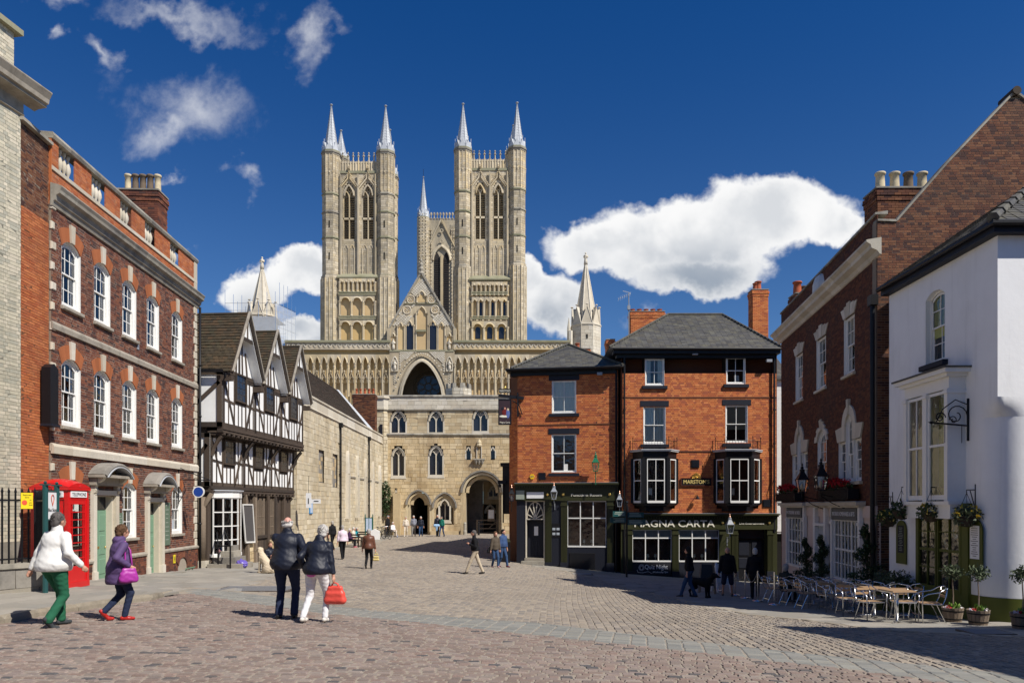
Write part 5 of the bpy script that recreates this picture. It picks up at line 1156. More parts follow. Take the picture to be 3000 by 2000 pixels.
# screen front with arcades
YS=0.0
def screen(x0,x1,n):
 w_=(x1-x0)/n
 arcade(K,x0,x1,n,kz(1080),kz(1063),1.25,y=YS,back=.8,sh=.1,mould=.15,name='upper_arcade')
 q=MB();q.box(x0,x1,YS+.8,YS+3,10,kz(1010));mk('screen_wall',q,stone_gild,K)
 for i in range(n+1):
  q=MB();shaft(q,x0+w_*i,YS-.1,.13,kz(1160),kz(1072)-.3);shaft(q,x0+w_*i-.2,YS+.1,.07,kz(1160),kz(1072)-.3,cap=False);shaft(q,x0+w_*i+.2,YS+.1,.07,kz(1160),kz(1072)-.3,cap=False);mk('long_shaft',q,stone_cath,K)
 for i in range(n):
  c=x0+w_*(i+.5);z=kz(1112);f=MB();f.sweep([(0,-.4),(0,.1),(.1,.15),(.12,0)],pointed(c,w_*.52,z,.55));f.sweep([(0,0),(0,.25),(.1,.25),(.1,0)],[(c+w_*.36,z+.2),(c,z+1.3),(c-w_*.36,z+.2)]);f.box(c-w_*.34,c-w_*.26,-.1,.4,z-.5,z+.1);f.box(c+w_*.26,c+w_*.34,-.1,.4,z-.5,z+.1);mk('niche_gablet',f,stone_cath,K)
  q=MB();q.ball((c,-.18,z+1.45),.16,.16,.22,6);mk('niche_finial',q,stone_cath,K)
  q=MB();q.box(c-w_*.28,c+w_*.28,.35,.45,z-.6,z+.5);mk('niche_shadow',q,stone_gild,K)  # back panel of the niche, same golden stone as the wall
 q=MB();q.box(x0-.2,x1+.2,YS-.15,YS+2.5,kz(1024),kz(1020));q.box(x0-.2,x1+.2,YS+.0,YS+2.5,kz(1020),kz(1003));mk('frieze_wall',q,stone_cath,K)
 q=MB();q.box(x0-.2,x1+.2,YS-.3,YS+2.5,kz(1003),kz(997));mk('screen_coping',q,mossy,K)
 nz=int(n*1.45)
 for i in range(nz):
  a=x0+(x1-x0)*i/nz;w2=(x1-x0)/nz;q=MB();q.bar((a,YS-.05,kz(1018)),(a+w2*.5,YS-.05,kz(1006)),.14,.12,up=(0,1,0));q.bar((a+w2*.5,YS-.05,kz(1006)),(a+w2,YS-.05,kz(1018)),.14,.12,up=(0,1,0));mk('zigzag_stone',q,stone_pale,K)
screen(X(838),X(1141),15);screen(X(1332),X(1668),17)
# centre bay: great arch with rose window, gable above
ca,cb=X(1141),X(1332);cc=X(1236);za=kz(1045)
q=MB();aw=X(1311)-X(1160);zsp=kz(1165);zsp=kz(1172);P=[(cc+aw/2*u,zsp+(za-zsp)*(1-abs(u)**1.75)**.62)for u in[1-i/10 for i in range(21)]]
Q=[(cb,8),(cb,kz(1024)),(ca,kz(1024)),(ca,8)]+[(cc-aw/2,8)]+P[::-1]+[(cc+aw/2,8)]
q.add([(x,YS,z)for x,z in Q],[tuple(range(len(Q)))]);mk('centre_wall',q,stone_cath,K)
for k,(o,d)in enumerate(((0,.9),(.32,.55),(.64,.25))):
 q=MB();q.sweep([(-.34+o,-3 if k==0 else-1),(-.34+o,-d+.3),(-.05+o,-d+.42),(o+.0,-d)],P);mk('arch_order',q,stone_cath,K)
q=MB();q.sweep([(.62,0),(.62,.25),(.85,.28),(.9,0)],P);mk('hood_mould',q,stone_pale,K)
for i in range(26):
 t=i/25;j=min(len(P)-2,int(t*(len(P)-1)));f=t*(len(P)-1)-j;x=P[j][0]*(1-f)+P[j+1][0]*f;z=P[j][1]*(1-f)+P[j+1][1]*f;q=MB();q.ball((cc+(x-cc)*1.1,-.3,zsp+(z-zsp)*1.06+.1),.15,.12,.15,6);mk('boss',q,stone_pale,K)
q=MB();q.box(cc-aw/2-.2,cc+aw/2+.2,YS+6.0,YS+6.2,8,za+.5);mk('recess_wall',q,shade_stone,K)
q=MB();q.box(cc-aw/2-.9,cc-aw/2-.05,YS+.9,YS+6.1,8,zsp);q.box(cc+aw/2+.05,cc+aw/2+.9,YS+.9,YS+6.1,8,zsp);mk('recess_jamb',q,shade_stone,K)
q=MB();q.sweep([(-.0,-6.1),(0,-.9),(.1,-.9),(.1,-6.1)],P);mk('arch_barrel',q,shade_stone,K)
rc,rr=(cc+X(1244)-X(1236),kz(1118)),2.3
def circ(cx,y,cz,r,n=28):return[(cx+r*math.cos(2*PI*k/n),y,cz+r*math.sin(2*PI*k/n))for k in range(n)]
q=MB();q.tube(circ(rc[0],YS+5.90,rc[1],rr),.16,6,closed=True);q.tube(circ(rc[0],YS+5.90,rc[1],rr+.35),.1,5,closed=True);rw_=mk('rose_window',q,shade_stone,K)
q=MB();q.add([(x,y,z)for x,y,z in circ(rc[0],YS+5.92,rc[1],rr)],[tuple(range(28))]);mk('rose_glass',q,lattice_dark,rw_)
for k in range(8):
 a=k*PI/4;q=MB();q.tube(circ(rc[0]+rr*.62*math.cos(a),YS+5.85,rc[1]+rr*.62*math.sin(a),rr*.3,12),.06,4,closed=True);mk('rose_tracery',q,shade_stone,rw_)
q=MB();q.tube(circ(rc[0],YS+5.85,rc[1],rr*.28,12),.06,4,closed=True);mk('rose_tracery',q,shade_stone,rw_)
for px in(1157,1317):
 x=X(px);q=MB();q.sweep([(0,-.3),(0,.12),(.15,.15),(.17,0)],pointed(x,.95,kz(1058),.9));q.box(x-.6,x-.45,-.15,.1,kz(1085),kz(1058));q.box(x+.45,x+.6,-.15,.1,kz(1085),kz(1058));q.box(x-.6,x+.6,-.35,0,kz(1088),kz(1084));mk('statue_niche',q,stone_pale,K);figure(K,x,-.2,kz(1084),1.75)
 for k in range(5):q=MB();q.tube([(x+.22*math.cos(t*PI/3),-.04,kz(1094+k*7)+.2*math.sin(t*PI/3))for t in range(6)],.06,4,closed=True);mk('diaper_ring',q,stone_pale,K)
def diaper(poly,y,st=.42,nm='diaper_stone',skip=None):
 Pn=np.array(poly);Cc,U,V,N=[],[],[],[]
 x0,z0=Pn.min(0);x1,z1=Pn.max(0);j=0;z=z0
 while z<z1:
  xs_=np.arange(x0+(j%2)*st/2,x1,st);ok=inside(xs_,np.full(len(xs_),z),poly)
  for x in xs_[ok]:
   if skip and any((x-a)**2+(z-b)**2<c*c for a,b,c in skip):continue
   Cc.append((x,y-.04,z));U.append((st*.22,0,st*.22));V.append((-st*.22,0,st*.22));N.append((0,-.06,0))
  z+=st/2;j+=1
 pieces(nm,K,stone_pale,Cc,U,V,N,0)
apx,apz=X(1234),kz(800);gl,gr_,gzb=X(1141),X(1330),kz(960)
q=MB();q.prism([(gl,kz(1026)),(gr_,kz(1026)),(gr_,gzb),(apx,apz),(gl,gzb)],.25,2.4);mk('gable_wall',q,stone_cath,K)
sk=[(X(px),kz(py),1.05)for px,py in((1192,907),(1274,906),(1203,876),(1264,876))]
diaper([(X(1150),kz(955)),(X(1322),kz(952)),(X(1262),kz(845)),(apx,kz(815)),(X(1205),kz(848))],.25,.5,skip=sk+[(X(1235),kz(880),1.2),(X(1235),kz(912),1.7),(X(1235),kz(940),2.0)])
diaper([(ca+1.8,kz(1030)),(cc-1,kz(1030)),(cc-3.6,kz(1062)),(ca+1.7,kz(1100))],0,.42);diaper([(cb-1.8,kz(1030)),(cc+1,kz(1030)),(cc+3.6,kz(1062)),(cb-1.7,kz(1100))],0,.42)
for a,b in(((gl-.2,gzb-.2),(apx,apz+.2)),((gr_+.2,gzb-.2),(apx,apz+.2))):q=MB();q.bar((a[0],.15,a[1]),(b[0],.15,b[1]),.3,.35,up=(0,1,0));mk('gable_coping',q,stone_grey,K)
for x,z,r_ in sk:
 q=MB();q.tube(circ(x,.2,z,.68,18),.12,5,closed=True);rd=mk('roundel',q,stone_pale,K)
 q=MB();q.add(circ(x,.2,z,.62,18),[tuple(range(18))]);mk('roundel_back',q,stone_gild,rd)
 for k in range(4):q=MB();q.tube(circ(x+.27*math.cos(k*PI/2),.16,z+.27*math.sin(k*PI/2),.2,9),.05,4,closed=True);mk('quatrefoil_lobe',q,stone_pale,rd)
def nich(x,w_,z0,zs,rise,y=.25,fill=stone_gild,nm='gable_niche'):
 q=MB();q.sweep([(0,-.35),(0,.15),(.2,.3),(.28,.05),(.3,0)],pointed(x,w_,zs,rise));q.v=[(a,b+y,c)for a,b,c in q.v]
 for e in(-1,1):shaft(q,x+e*(w_/2+.14),y-.12,.13,z0,zs-.2);
 n_=mk(nm,q,stone_cath,K);q=MB();q.prism(pointed(x,w_,zs,rise)[::-1]+[(x+w_/2,z0),(x-w_/2,z0)],y-.03,y+.05);mk('niche_panel',q,fill,n_);return n_
nich(X(1235.5),1.45,kz(884),kz(867),1.1);nich(X(1235.5),1.75,kz(1025),kz(918),1.4)
q=MB();q.box(X(1219),X(1248),-.2,.3,kz(972),kz(966));mk('niche_ledge',q,mossy,K)
for px in(1200,1268):nich(X(px),1.15,kz(1025),kz(953),1.0,fill=lattice_dark)
for px in(1174,1293):nich(X(px),.95,kz(1025),kz(956),.85)
for px in(1152,1316):nich(X(px),.85,kz(1025),kz(985),.75);figure(K,X(px),.1,kz(1024),1.9)
q=MB();q.box(gl,gr_,-.1,.3,kz(1030),kz(1025));mk('string_course',q,mossy,K);q=MB();q.box(X(1182),X(1284),.05,.3,kz(889),kz(887));mk('string_course',q,mossy,K)
q=MB();q.lathe([(.0,0),(.5,.1),(.3,.5),(.45,.9),(.28,1.3),(.4,1.7),(.12,2.1),(.22,2.4),(.1,2.7),(0,3.2)],(apx,.3,apz-.1),8);mk('gable_cross',q,stone_grey,K)
for k in range(12):
 for sx_,e in((gl,-1),(gr_,1)):t=(k+.5)/12;q=MB();q.ball((sx_+(apx-sx_)*t+e*.12,.1,gzb+(apz-gzb)*t+.12),.16,.16,.16,6);mk('crocket',q,stone_grey,K)
q=MB();q.box(gl-.4,gl+.1,-.1,1.5,kz(1026),kz(962));q.box(gr_-.1,gr_+.4,-.1,1.5,kz(1026),kz(962));mk('gable_pier',q,stone_cath,K)
q=MB();q.box(X(838),cc-aw/2-.9,3,12,5,30.5);q.box(cc+aw/2+.9,X(1668),3,12,5,30.5);q.box(cc-aw/2-1,cc+aw/2+1,6.3,30,5,33);mk('nave_core',q,stone_cathg,K)
q=MB();q.box(X(1155),X(1345),2.5,6.4,za+.3,33);mk('gable_backing',q,stone_cathg,K)
# crossing tower, further back
CT=200.0;cs=CT/F;cY=CT-KY
ctx=lambda px:(px-CX)*cs-KO;ctz=lambda py:CZ+(CY-py)*cs
q=MB();q.box(ctx(1226),ctx(1420),cY+.8,cY+16,20,ctz(652));mk('crossing_tower',q,stone_cathg,K)
masonry('stone_block',K,stone_cathg,joint_cath,lambda a,b:[(ctx(1250),ctx(1258)),(ctx(1318),ctx(1345))],ctz(980),ctz(655),.9,.45,.05,.05,.015,'rnd',singles=0,y=cY+.75,wall_name='crossing_wall')
c=ctx(1293);w_=ctx(1325)-ctx(1261)
q=MB();q.sweep([(0,-.6),(0,.2),(.3,.3),(.55,.5),(.8,.5),(.85,0)],pointed(c,w_,ctz(760),ctz(712)-ctz(760)));q.v=[(a,b+cY+.7,d)for a,b,d in q.v]
for e in(-1,1):
 for o in(0,.35,.7):q.tube([(c+e*(w_/2+o),cY+.5-o*.2,ctz(960)),(c+e*(w_/2+o),cY+.5-o*.2,ctz(760))],.15,5)
q.box(c-.25,c+.25,cY+.2,cY+.8,ctz(960),ctz(745));bw=mk('belfry_window',q,stone_cath,K)
for e in(-1,1):
 a=c+e*1.25;q=MB();q.prism(pointed(a,1.5,ctz(758),2.0)[::-1]+[(a+.75,ctz(960)),(a-.75,ctz(960))],cY+.72,cY+.78);mk('louvred_light',q,louvre_m,bw)
 for i in range(38):z=ctz(955)+i*.48;q=MB();q.box(a-.7,a+.7,cY+.62,cY+.72,z,z+.14);mk('louvre',q,louvre_m,bw)
q=MB();q.bar((c-w_/2-1.3,cY+.4,ctz(735)),(c,cY+.4,ctz(640)),.35,.4,up=(0,1,0));q.bar((c+w_/2+1.3,cY+.4,ctz(735)),(c,cY+.4,ctz(640)),.35,.4,up=(0,1,0));mk('gable_moulding',q,stone_cath,K)
for i in range(24):
 for e in(-1,1):q=MB();q.ball((c+e*(w_/2+1.0),cY+.35,ctz(955)+i*.95),.2,.2,.25,5);mk('crocket',q,stone_cath,K)
for px in(1248,1254,1258,1263,1323,1329,1335):
 x=ctx(px);q=MB();q.tube([(x,cY+.55,ctz(960)),(x,cY+.55,ctz(668))],.14,5)
 for i in range(28):q.ball((x,cY+.4,ctz(955)+i*.95),.2,.15,.2,5)
 mk('crocketed_shaft',q,stone_cath,K)['kind']='stuff'
for e in(-1,1):q=MB();q.tube([(c+.42*math.cos(k*PI/4)+e*0,cY+.3,ctz(690)+e*1.4+.42*math.sin(k*PI/4))for k in range(8)],.12,5,closed=True);mk('roundel',q,stone_cath,K)
for i in range(10):
 px=1262+i*9;q=MB();x=ctx(px);q.tube([(x,cY+1,ctz(650)),(x,cY+1,ctz(625))],.13,5);q.ball((x,cY+1,ctz(637)),.42,.3,.25,6);q.ball((x,cY+1,ctz(623)),.3,.25,.5,6);mk('pinnacle',q,stone_cathg,K)
q=MB();q.box(ctx(1250),ctx(1345),cY+.9,cY+1.2,ctz(654),ctz(640));mk('crossing_parapet',q,stone_cathg,K)
t=mk('crossing_turret',MB().box(ctx(1238),ctx(1240),cY,cY+1,20,21),stone_cathg,K)
oct_masonry('stone_block',t,stone_cathg,joint_cath,ctx(1239),cY+1.2,1.75,20,ctz(636),1.0,.5,0,joint=.06,proud=.05)
for i in range(30):
 for e in(-.9,0,.9):q=MB();q.ball((ctx(1239)+e,cY-.5,ctz(900)+i*.85),.16,.16,.16,5);mk('crocket',q,stone_cathg,t)
spirelet(t,ctx(1239),cY+1.2,1.6,ctz(634),ctz(513));q=MB();q.bar((ctx(1239),cY+1.2,ctz(513)),(ctx(1239),cY+1.2,ctz(490)),.08);mk('finial_rod',q,black_paint,t)
spirelet(t,ctx(1256),cY+14,1.3,ctz(636),ctz(578))
q=MB();q.hprism(octagon(ctx(1256),cY+14,1.3),30,ctz(636));mk('rear_crossing_turret',q,stone_cathg,t)
# pale spired corner turrets of the screen
def corner_spire(pxc,half,pys,pyt,name,tip=True,lowz=25):
 KD[0]=2.2;cx=X(pxc);cy=2.2;r=half*kk*1.06
 t=mk(name,MB().box(cx-.1,cx+.1,cy-.1,cy+.1,lowz,lowz+1),stone_pale,K)
 oct_masonry('stone_block',t,stone_pale,joint_cath,cx,cy,r,lowz,kz(pys),1.2,.55,0,joint=.025,proud=.02,jit=.004)
 ring(t,cx,cy,r,kz(pys),stone_pale,.3)
 P=octagon(cx,cy,r*.97);ztop=kz(pyt);zb=kz(pys);P2=octagon(cx,cy,r*.82);q=MB()
 q.add([(*P2[k],zb)for k in range(8)]+[(cx+(p[0]-cx)*.06,cy+(p[1]-cy)*.06,ztop)for p in P2],[(k,(k+1)%8,(k+1)%8+8,k+8)for k in range(8)]);sp=mk('stone_spire',q,stone_pale,t)
 q=MB()
 for k in range(8):q.tube([(P2[k][0],P2[k][1],zb),(cx+(P2[k][0]-cx)*.06,cy+(P2[k][1]-cy)*.06,ztop)],.11,5)
 mk('spire_ribs',q,stone_pale,t)
 for k in range(8):
  a,b=Vector(P[k]),Vector(P[(k+1)%8]);m_=(a+b)/2;inn=Vector((cx,cy)).lerp(m_,.72);H=(ztop-zb)*.28
  q=MB();q.add([(a.x,a.y,zb),(b.x,b.y,zb),(m_.x,m_.y,zb+H),(inn.x,inn.y,zb+H)],[(0,1,2),(0,2,3),(1,3,2)]);q.tube([(a.x,a.y,zb),(m_.x,m_.y,zb+H),(b.x,b.y,zb)],.1,4);q.ball((m_.x,m_.y,zb+H+.25),.28,.28,.14,6);mk('gablet',q,stone_pale,t)
  q=MB();q.tube([(a.x,a.y,kz(1021)),(a.x,a.y,zb-.2)],.13,5);q.tube([(a.x,a.y,zb-.3),(a.x,a.y,zb)],.22,5);mk('angle_shaft',q,stone_pale,t)
 figure(t,cx,cy,ztop-.2,2.2)
 q=MB();q.box(cx-.15,cx+.12,cy-r*.95-.03,cy-r*.9,kz(1000),kz(988));mk('slit_window',q,void_dark,t)
 return t
corner_spire(1716,43,957,772,'corner_spire',lowz=22)
corner_spire(768,42,930,785,'corner_spire',lowz=22)
q=MB();q.tube([(X(1665),1,26),(X(1665),1,kz(965)),(X(1665),1,kz(935))],[.35,.3,.04],6);q.tube([(X(1669),.6,26),(X(1669),.6,kz(975))],.4,6);mk('side_pinnacle',q,stone_pale,K)
KD[0]=0.0
# scaffold around the left spire
sf=thing('scaffold','tube scaffolding with pale netting around the left corner spire of the cathedral','scaffold',(kx(768),KY-2,22))
sfx=lambda px:kx(px)-kx(768);sz=lambda py:kz(py)-22
q=MB();pcs=[]
W0,W1=sfx(672),sfx(817)
for i in range(7):
 x=W0+(W1-W0)*i/6
 for y in(0,6):q=MB();q.tube([(x,y,0),(x,y,sz(895)+R.uniform(.3,2.4))],.035,5);mk('scaffold_tube',q,steel,sf)
for j in range(5):
 y=1.2*j+1.2
 q=MB();q.tube([(W1+y*.3,y,0),(W1+y*.3,y,sz(895)+R.uniform(.5,4.0))],.035,5);mk('scaffold_tube',q,steel,sf)
for z in(sz(990),sz(962),sz(936),sz(918),sz(897)):
 for y in(0,6):q=MB();q.tube([(W0,y,z),(W1,y,z)],.035,5);mk('scaffold_tube',q,steel,sf)
 q=MB();q.tube([(W1,0,z),(W1+1.8,6,z)],.035,5);mk('scaffold_tube',q,steel,sf)
netm=bpy.data.materials.new('scaffold_netting');netm.use_nodes=True;t_=NT(netm.node_tree);t_.n.clear()
g_=t_.N('ShaderNodeNewGeometry').outputs['Position'];mx=t_.N('ShaderNodeMixShader');t_.set(mx.inputs[0],t_.math('ADD',.34,t_.math('MULTIPLY',t_.noise(g_,1.2,4,.6),.3)));tb=t_.N('ShaderNodeBsdfTransparent');df=t_.N('ShaderNodeBsdfDiffuse',i_0=(.55,.58,.62));t_.l.new(tb.outputs[0],mx.inputs[1]);t_.l.new(df.outputs[0],mx.inputs[2]);t_.l.new(mx.outputs[0],t_.N('ShaderNodeOutputMaterial').inputs[0])
q=MB();q.box(W0,W1,-.08,-.05,0,sz(936));mk('netting',q,netm,sf);q=MB();q.add([(W1+.05,0,0),(W1+1.85,6,0),(W1+1.85,6,sz(900)),(W1+.05,0,sz(897))],[(0,1,2,3)]);mk('netting',q,netm,sf)
q=MB();q.box(W0,W1,0,6,sz(938),sz(936));mk('scaffold_boards',q,oak_pale,sf)
# corner pub: taller right block and lower left block
def rect(fr,a,b,t,bt,d=0.0):
 s0,s1=fr.S(a,d),fr.S(b,d);m=(a+b)/2;return s0,s1,fr.Z(m,bt,d),fr.Z(m,t,d)
B=Fr((5.85,40.0),(14.09,40.0));hB2=B.root('pub_tall_block','three-storey red brick pub block with slate hipped roof and two black bay windows','pub')
D=Fr((.30,41.2),(5.70,40.3));hD=D.root('pub_low_block','lower red brick pub block with dark green shopfront at the street corner','pub')
LB,LD=B.L,D.L
wT=[rect(B,1890,1946,1050.7,1130),rect(B,2128,2184,1046,1126)];wM=[rect(B,1885,1950,1190,1301),rect(B,2125.5,2190.5,1186.5,1298.6)]
wU=[rect(D,1617,1688,1114,1211)];wL=[rect(D,1616,1688.4,1270.7,1385.5)]
zc=B.Z(2050,1504)
bays=[(B.S(1853),B.S(1982)),(B.S(2094.6),B.S(2226.5))]
hb=[(a,b,c,d)for a,b,c,d in wT+wM]+[(a+.1,b-.1,B.Z(1900,1490),B.Z(1900,1325))for a,b in bays]
masonry('brick',hB2,brick_pub,mortar_dark,holes(LB,0,12,hb),zc-.1,9.0,.26,.094,.010,.003,.0025,'fl',singles=300)
masonry('brick',hD,brick_pub,mortar_dark,holes(LD,0,12,wU+wL),D.Z(1650,1421)-.05,D.Z(1650,1085)+.1,.26,.094,.010,.003,.0025,'fl',singles=200)
for fr,h_,W_,bh in((B,hB2,wT[:1],(curtain,'sides')),(B,hB2,wT[1:],None),(B,hB2,wM[:1],(curtain,'full')),(B,hB2,wM[1:],(blind_c,'top')),(D,hD,wU,(curtain_g if 0 else curtain,'full')),(D,hD,wL,None)):
 for a,b,c,d in W_:
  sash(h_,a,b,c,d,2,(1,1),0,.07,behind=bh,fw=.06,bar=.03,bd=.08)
  q=MB();q.box(a-.17,b+.17,-.03,.02,d,d+.3);mk('lintel',q,navy_paint,h_)
  q=MB();q.cbox(a-.16,b+.16,-.12,.06,c-.17,c,.01);mk('sill',q,navy_paint,h_)
  if(a,b,c,d)==wT[1]or(a,b,c,d)==wL[0]:q=MB();q.box((a+b)/2-.05,(a+b)/2+.2,.12,.15,c+.12,c+.5);mk('paper_sign',q,white_paint,h_)
for fr,h_,L_,zb in((B,hB2,LB,1164),(B,hB2,LB,1322),(D,hD,LD,1243)):
 q=MB();z=fr.Z(1950 if fr is B else 1650,zb);q.box(.05,L_,-.03,0,z-.03,z+.03)
 if fr is B and zb==1322:q=MB();q.box(bays[0][1]+.1,bays[1][0]-.1,-.03,0,z-.03,z+.03)
 mk('brick_band',q,brick_gable,h_)
def eaves(h_,s0,s1,y,zt,zb_,ret=.0):
 q=MB();q.box(s0,s1,y-.42,y+.3,zb_+.14,zt-.02);q.box(s0+.2,s1-.2,y-.18,y+.3,zb_-.05,zb_+.14);e=mk('eaves_board',q,black_paint,h_)
 q=MB();q.tube([(s0-.03,y-.5,zt-.04),(s1+.03,y-.5,zt-.04)],.07,8);mk('gutter',q,black_paint,e)
zE,zb_=B.Z(2050,1020,.4),B.Z(2050,1047)
eaves(hB2,-.5,LB+.08,0,zE,zb_)
e0,e1=B.S(1785,.45),B.S(2290,.45);r0,r1=B.S(1957,-3.5),B.S(2116,-3.5);zR=B.Z(2036,923,-3.5)
A1,B1,D1,E1=(e0,-.52,zE),(e1,-.52,zE),(r0,3.5,zR),(r1,3.5,zR)
tiles('slate',hB2,slate,A1,B1,D1,E1,.30,.19,.014,singles=300)
tiles('slate',hB2,slate,(e0,7.5,zE),A1,D1,D1,.30,.19,.014,singles=60);tiles('slate',hB2,slate,B1,(e1,7.5,zE),E1,E1,.30,.19,.014,singles=60)
q=MB();q.add([A1,B1,E1,D1,(e0,7.5,zE),(e1,7.5,zE)],[(0,1,2,3),(4,0,3),(1,5,2),(5,4,3,2),(0,4,5,1)]);q.v=[(x,y,z-.02)for x,y,z in q.v];mk('roof_deck',q,lead_dark,hB2)
for a,b in((A1,D1),(B1,E1),(D1,E1)):q=MB();q.tube([Vector(a)+Vector((0,0,.05)),Vector(b)+Vector((0,0,.05))],.075,6);mk('ridge_roll',q,slate,hB2)
zE2=D.Z(1650,1077,.4);zb2=D.Z(1650,1096)
eaves(hD,-.55,LD+.1,0,zE2,zb2)
f0,f1=D.S(1497,.45),D.S(1826,.45);ap=(D.S(1664,-3.2),3.2,D.Z(1664,1010,-3.2));ap2=(D.S(1664,-3.2)+1.2,9,ap[2])
tiles('slate',hD,slate,(f0,-.5,zE2),(f1,-.5,zE2),ap,ap,.30,.19,.014,singles=200)
tiles('slate',hD,slate,(f0,9,zE2),(f0,-.5,zE2),ap2,ap,.30,.19,.014,singles=40)
q=MB();q.add([(f0,-.5,zE2),(f1,-.5,zE2),ap,(f0,9,zE2),(f1,9,zE2),ap2],[(0,1,2),(3,0,2,5),(1,4,5,2),(0,3,4,1)]);q.v=[(x,y,z-.02)for x,y,z in q.v];mk('roof_deck',q,lead_dark,hD)
for a,b in(((f0,-.5,zE2),ap),((f1,-.5,zE2),ap),(ap,ap2)):q=MB();q.tube([Vector(a)+Vector((0,0,.05)),Vector(b)+Vector((0,0,.05))],.075,6);mk('ridge_roll',q,slate,hD)
q=MB();q.box(.02,LB-.02,.75,7.6,-2,zE-.02);mk('rear_wall',q,brick_gable,hB2);q=MB();q.box(-.02,0,.0,7.6,-2,zE-.05);q.box(LB,LB+.02,.0,7.6,-2,zE-.05);mk('side_wall',q,brick_gable,hB2)
q=MB();q.box(.0,LD,.75,4.3,-2,zE2-.02);q.box(.0,.02,.0,4.3,-2,zE2-.02);mk('rear_wall',q,brick_gable,hD)
Dc=Fr((-.15,42.1),(.30,41.2));hc=mk('corner_wall',MB().box(0,Dc.L,.05,.3,D.Z(1513,1421),zE2),brick_gable,hD)
hc.rotation_euler.z=Dc.rz-D.rz;v=Matrix.Rotation(-D.rz,3,'Z')@Vector((Dc.o.x-D.o.x,Dc.o.y-D.o.y,0));hc.location=v
Cc_,U_c,V_c,N_c=[],[],[],[]
for i in range(60):
 z=D.Z(1513,1421)+.08*(i+.5)
 if z>zE2:break
 s=-(i%2)*.11
 while s<Dc.L:
  a,b=max(0,s),min(Dc.L,s+.225);s+=.225
  if b-a>.03:Cc_.append(((a+b)/2,.04,z));U_c.append(((b-a)/2-.005,0,0));V_c.append((0,0,.035));N_c.append((0,-.02,0))
pieces('brick',hc,brick_pub,Cc_,U_c,V_c,N_c,0)
wing=thing('lane_wing','brick wing running back along the lane behind the low pub block','building',(-.1,36,0))
W2=Fr((3.6,55),(-.15,42.1));wing.location=(W2.o.x,W2.o.y,0);wing.rotation_euler.z=W2.rz
masonry('brick',wing,brick_pub,mortar_dark,holes(W2.L,0,9.5,[]),-1.4,9.1,.225,.08,.01,.003,.002,'fl',singles=0)
q=MB();q.box(0,W2.L,.05,4,-1.4,9.2);mk('rear_wall',q,brick_gable,wing)
q=MB();q.box(W2.L-2.6,W2.L-.5,-.55,0,1.5,4.2);q.box(W2.L-2.7,W2.L-.4,-.65,0,4.2,4.4);ow=mk('side_bay_window',q,black_paint,wing)
q=MB();q.box(W2.L-2.4,W2.L-.7,-.57,-.55,1.9,4.0);mk('bay_glass',q,lattice_dark,ow)
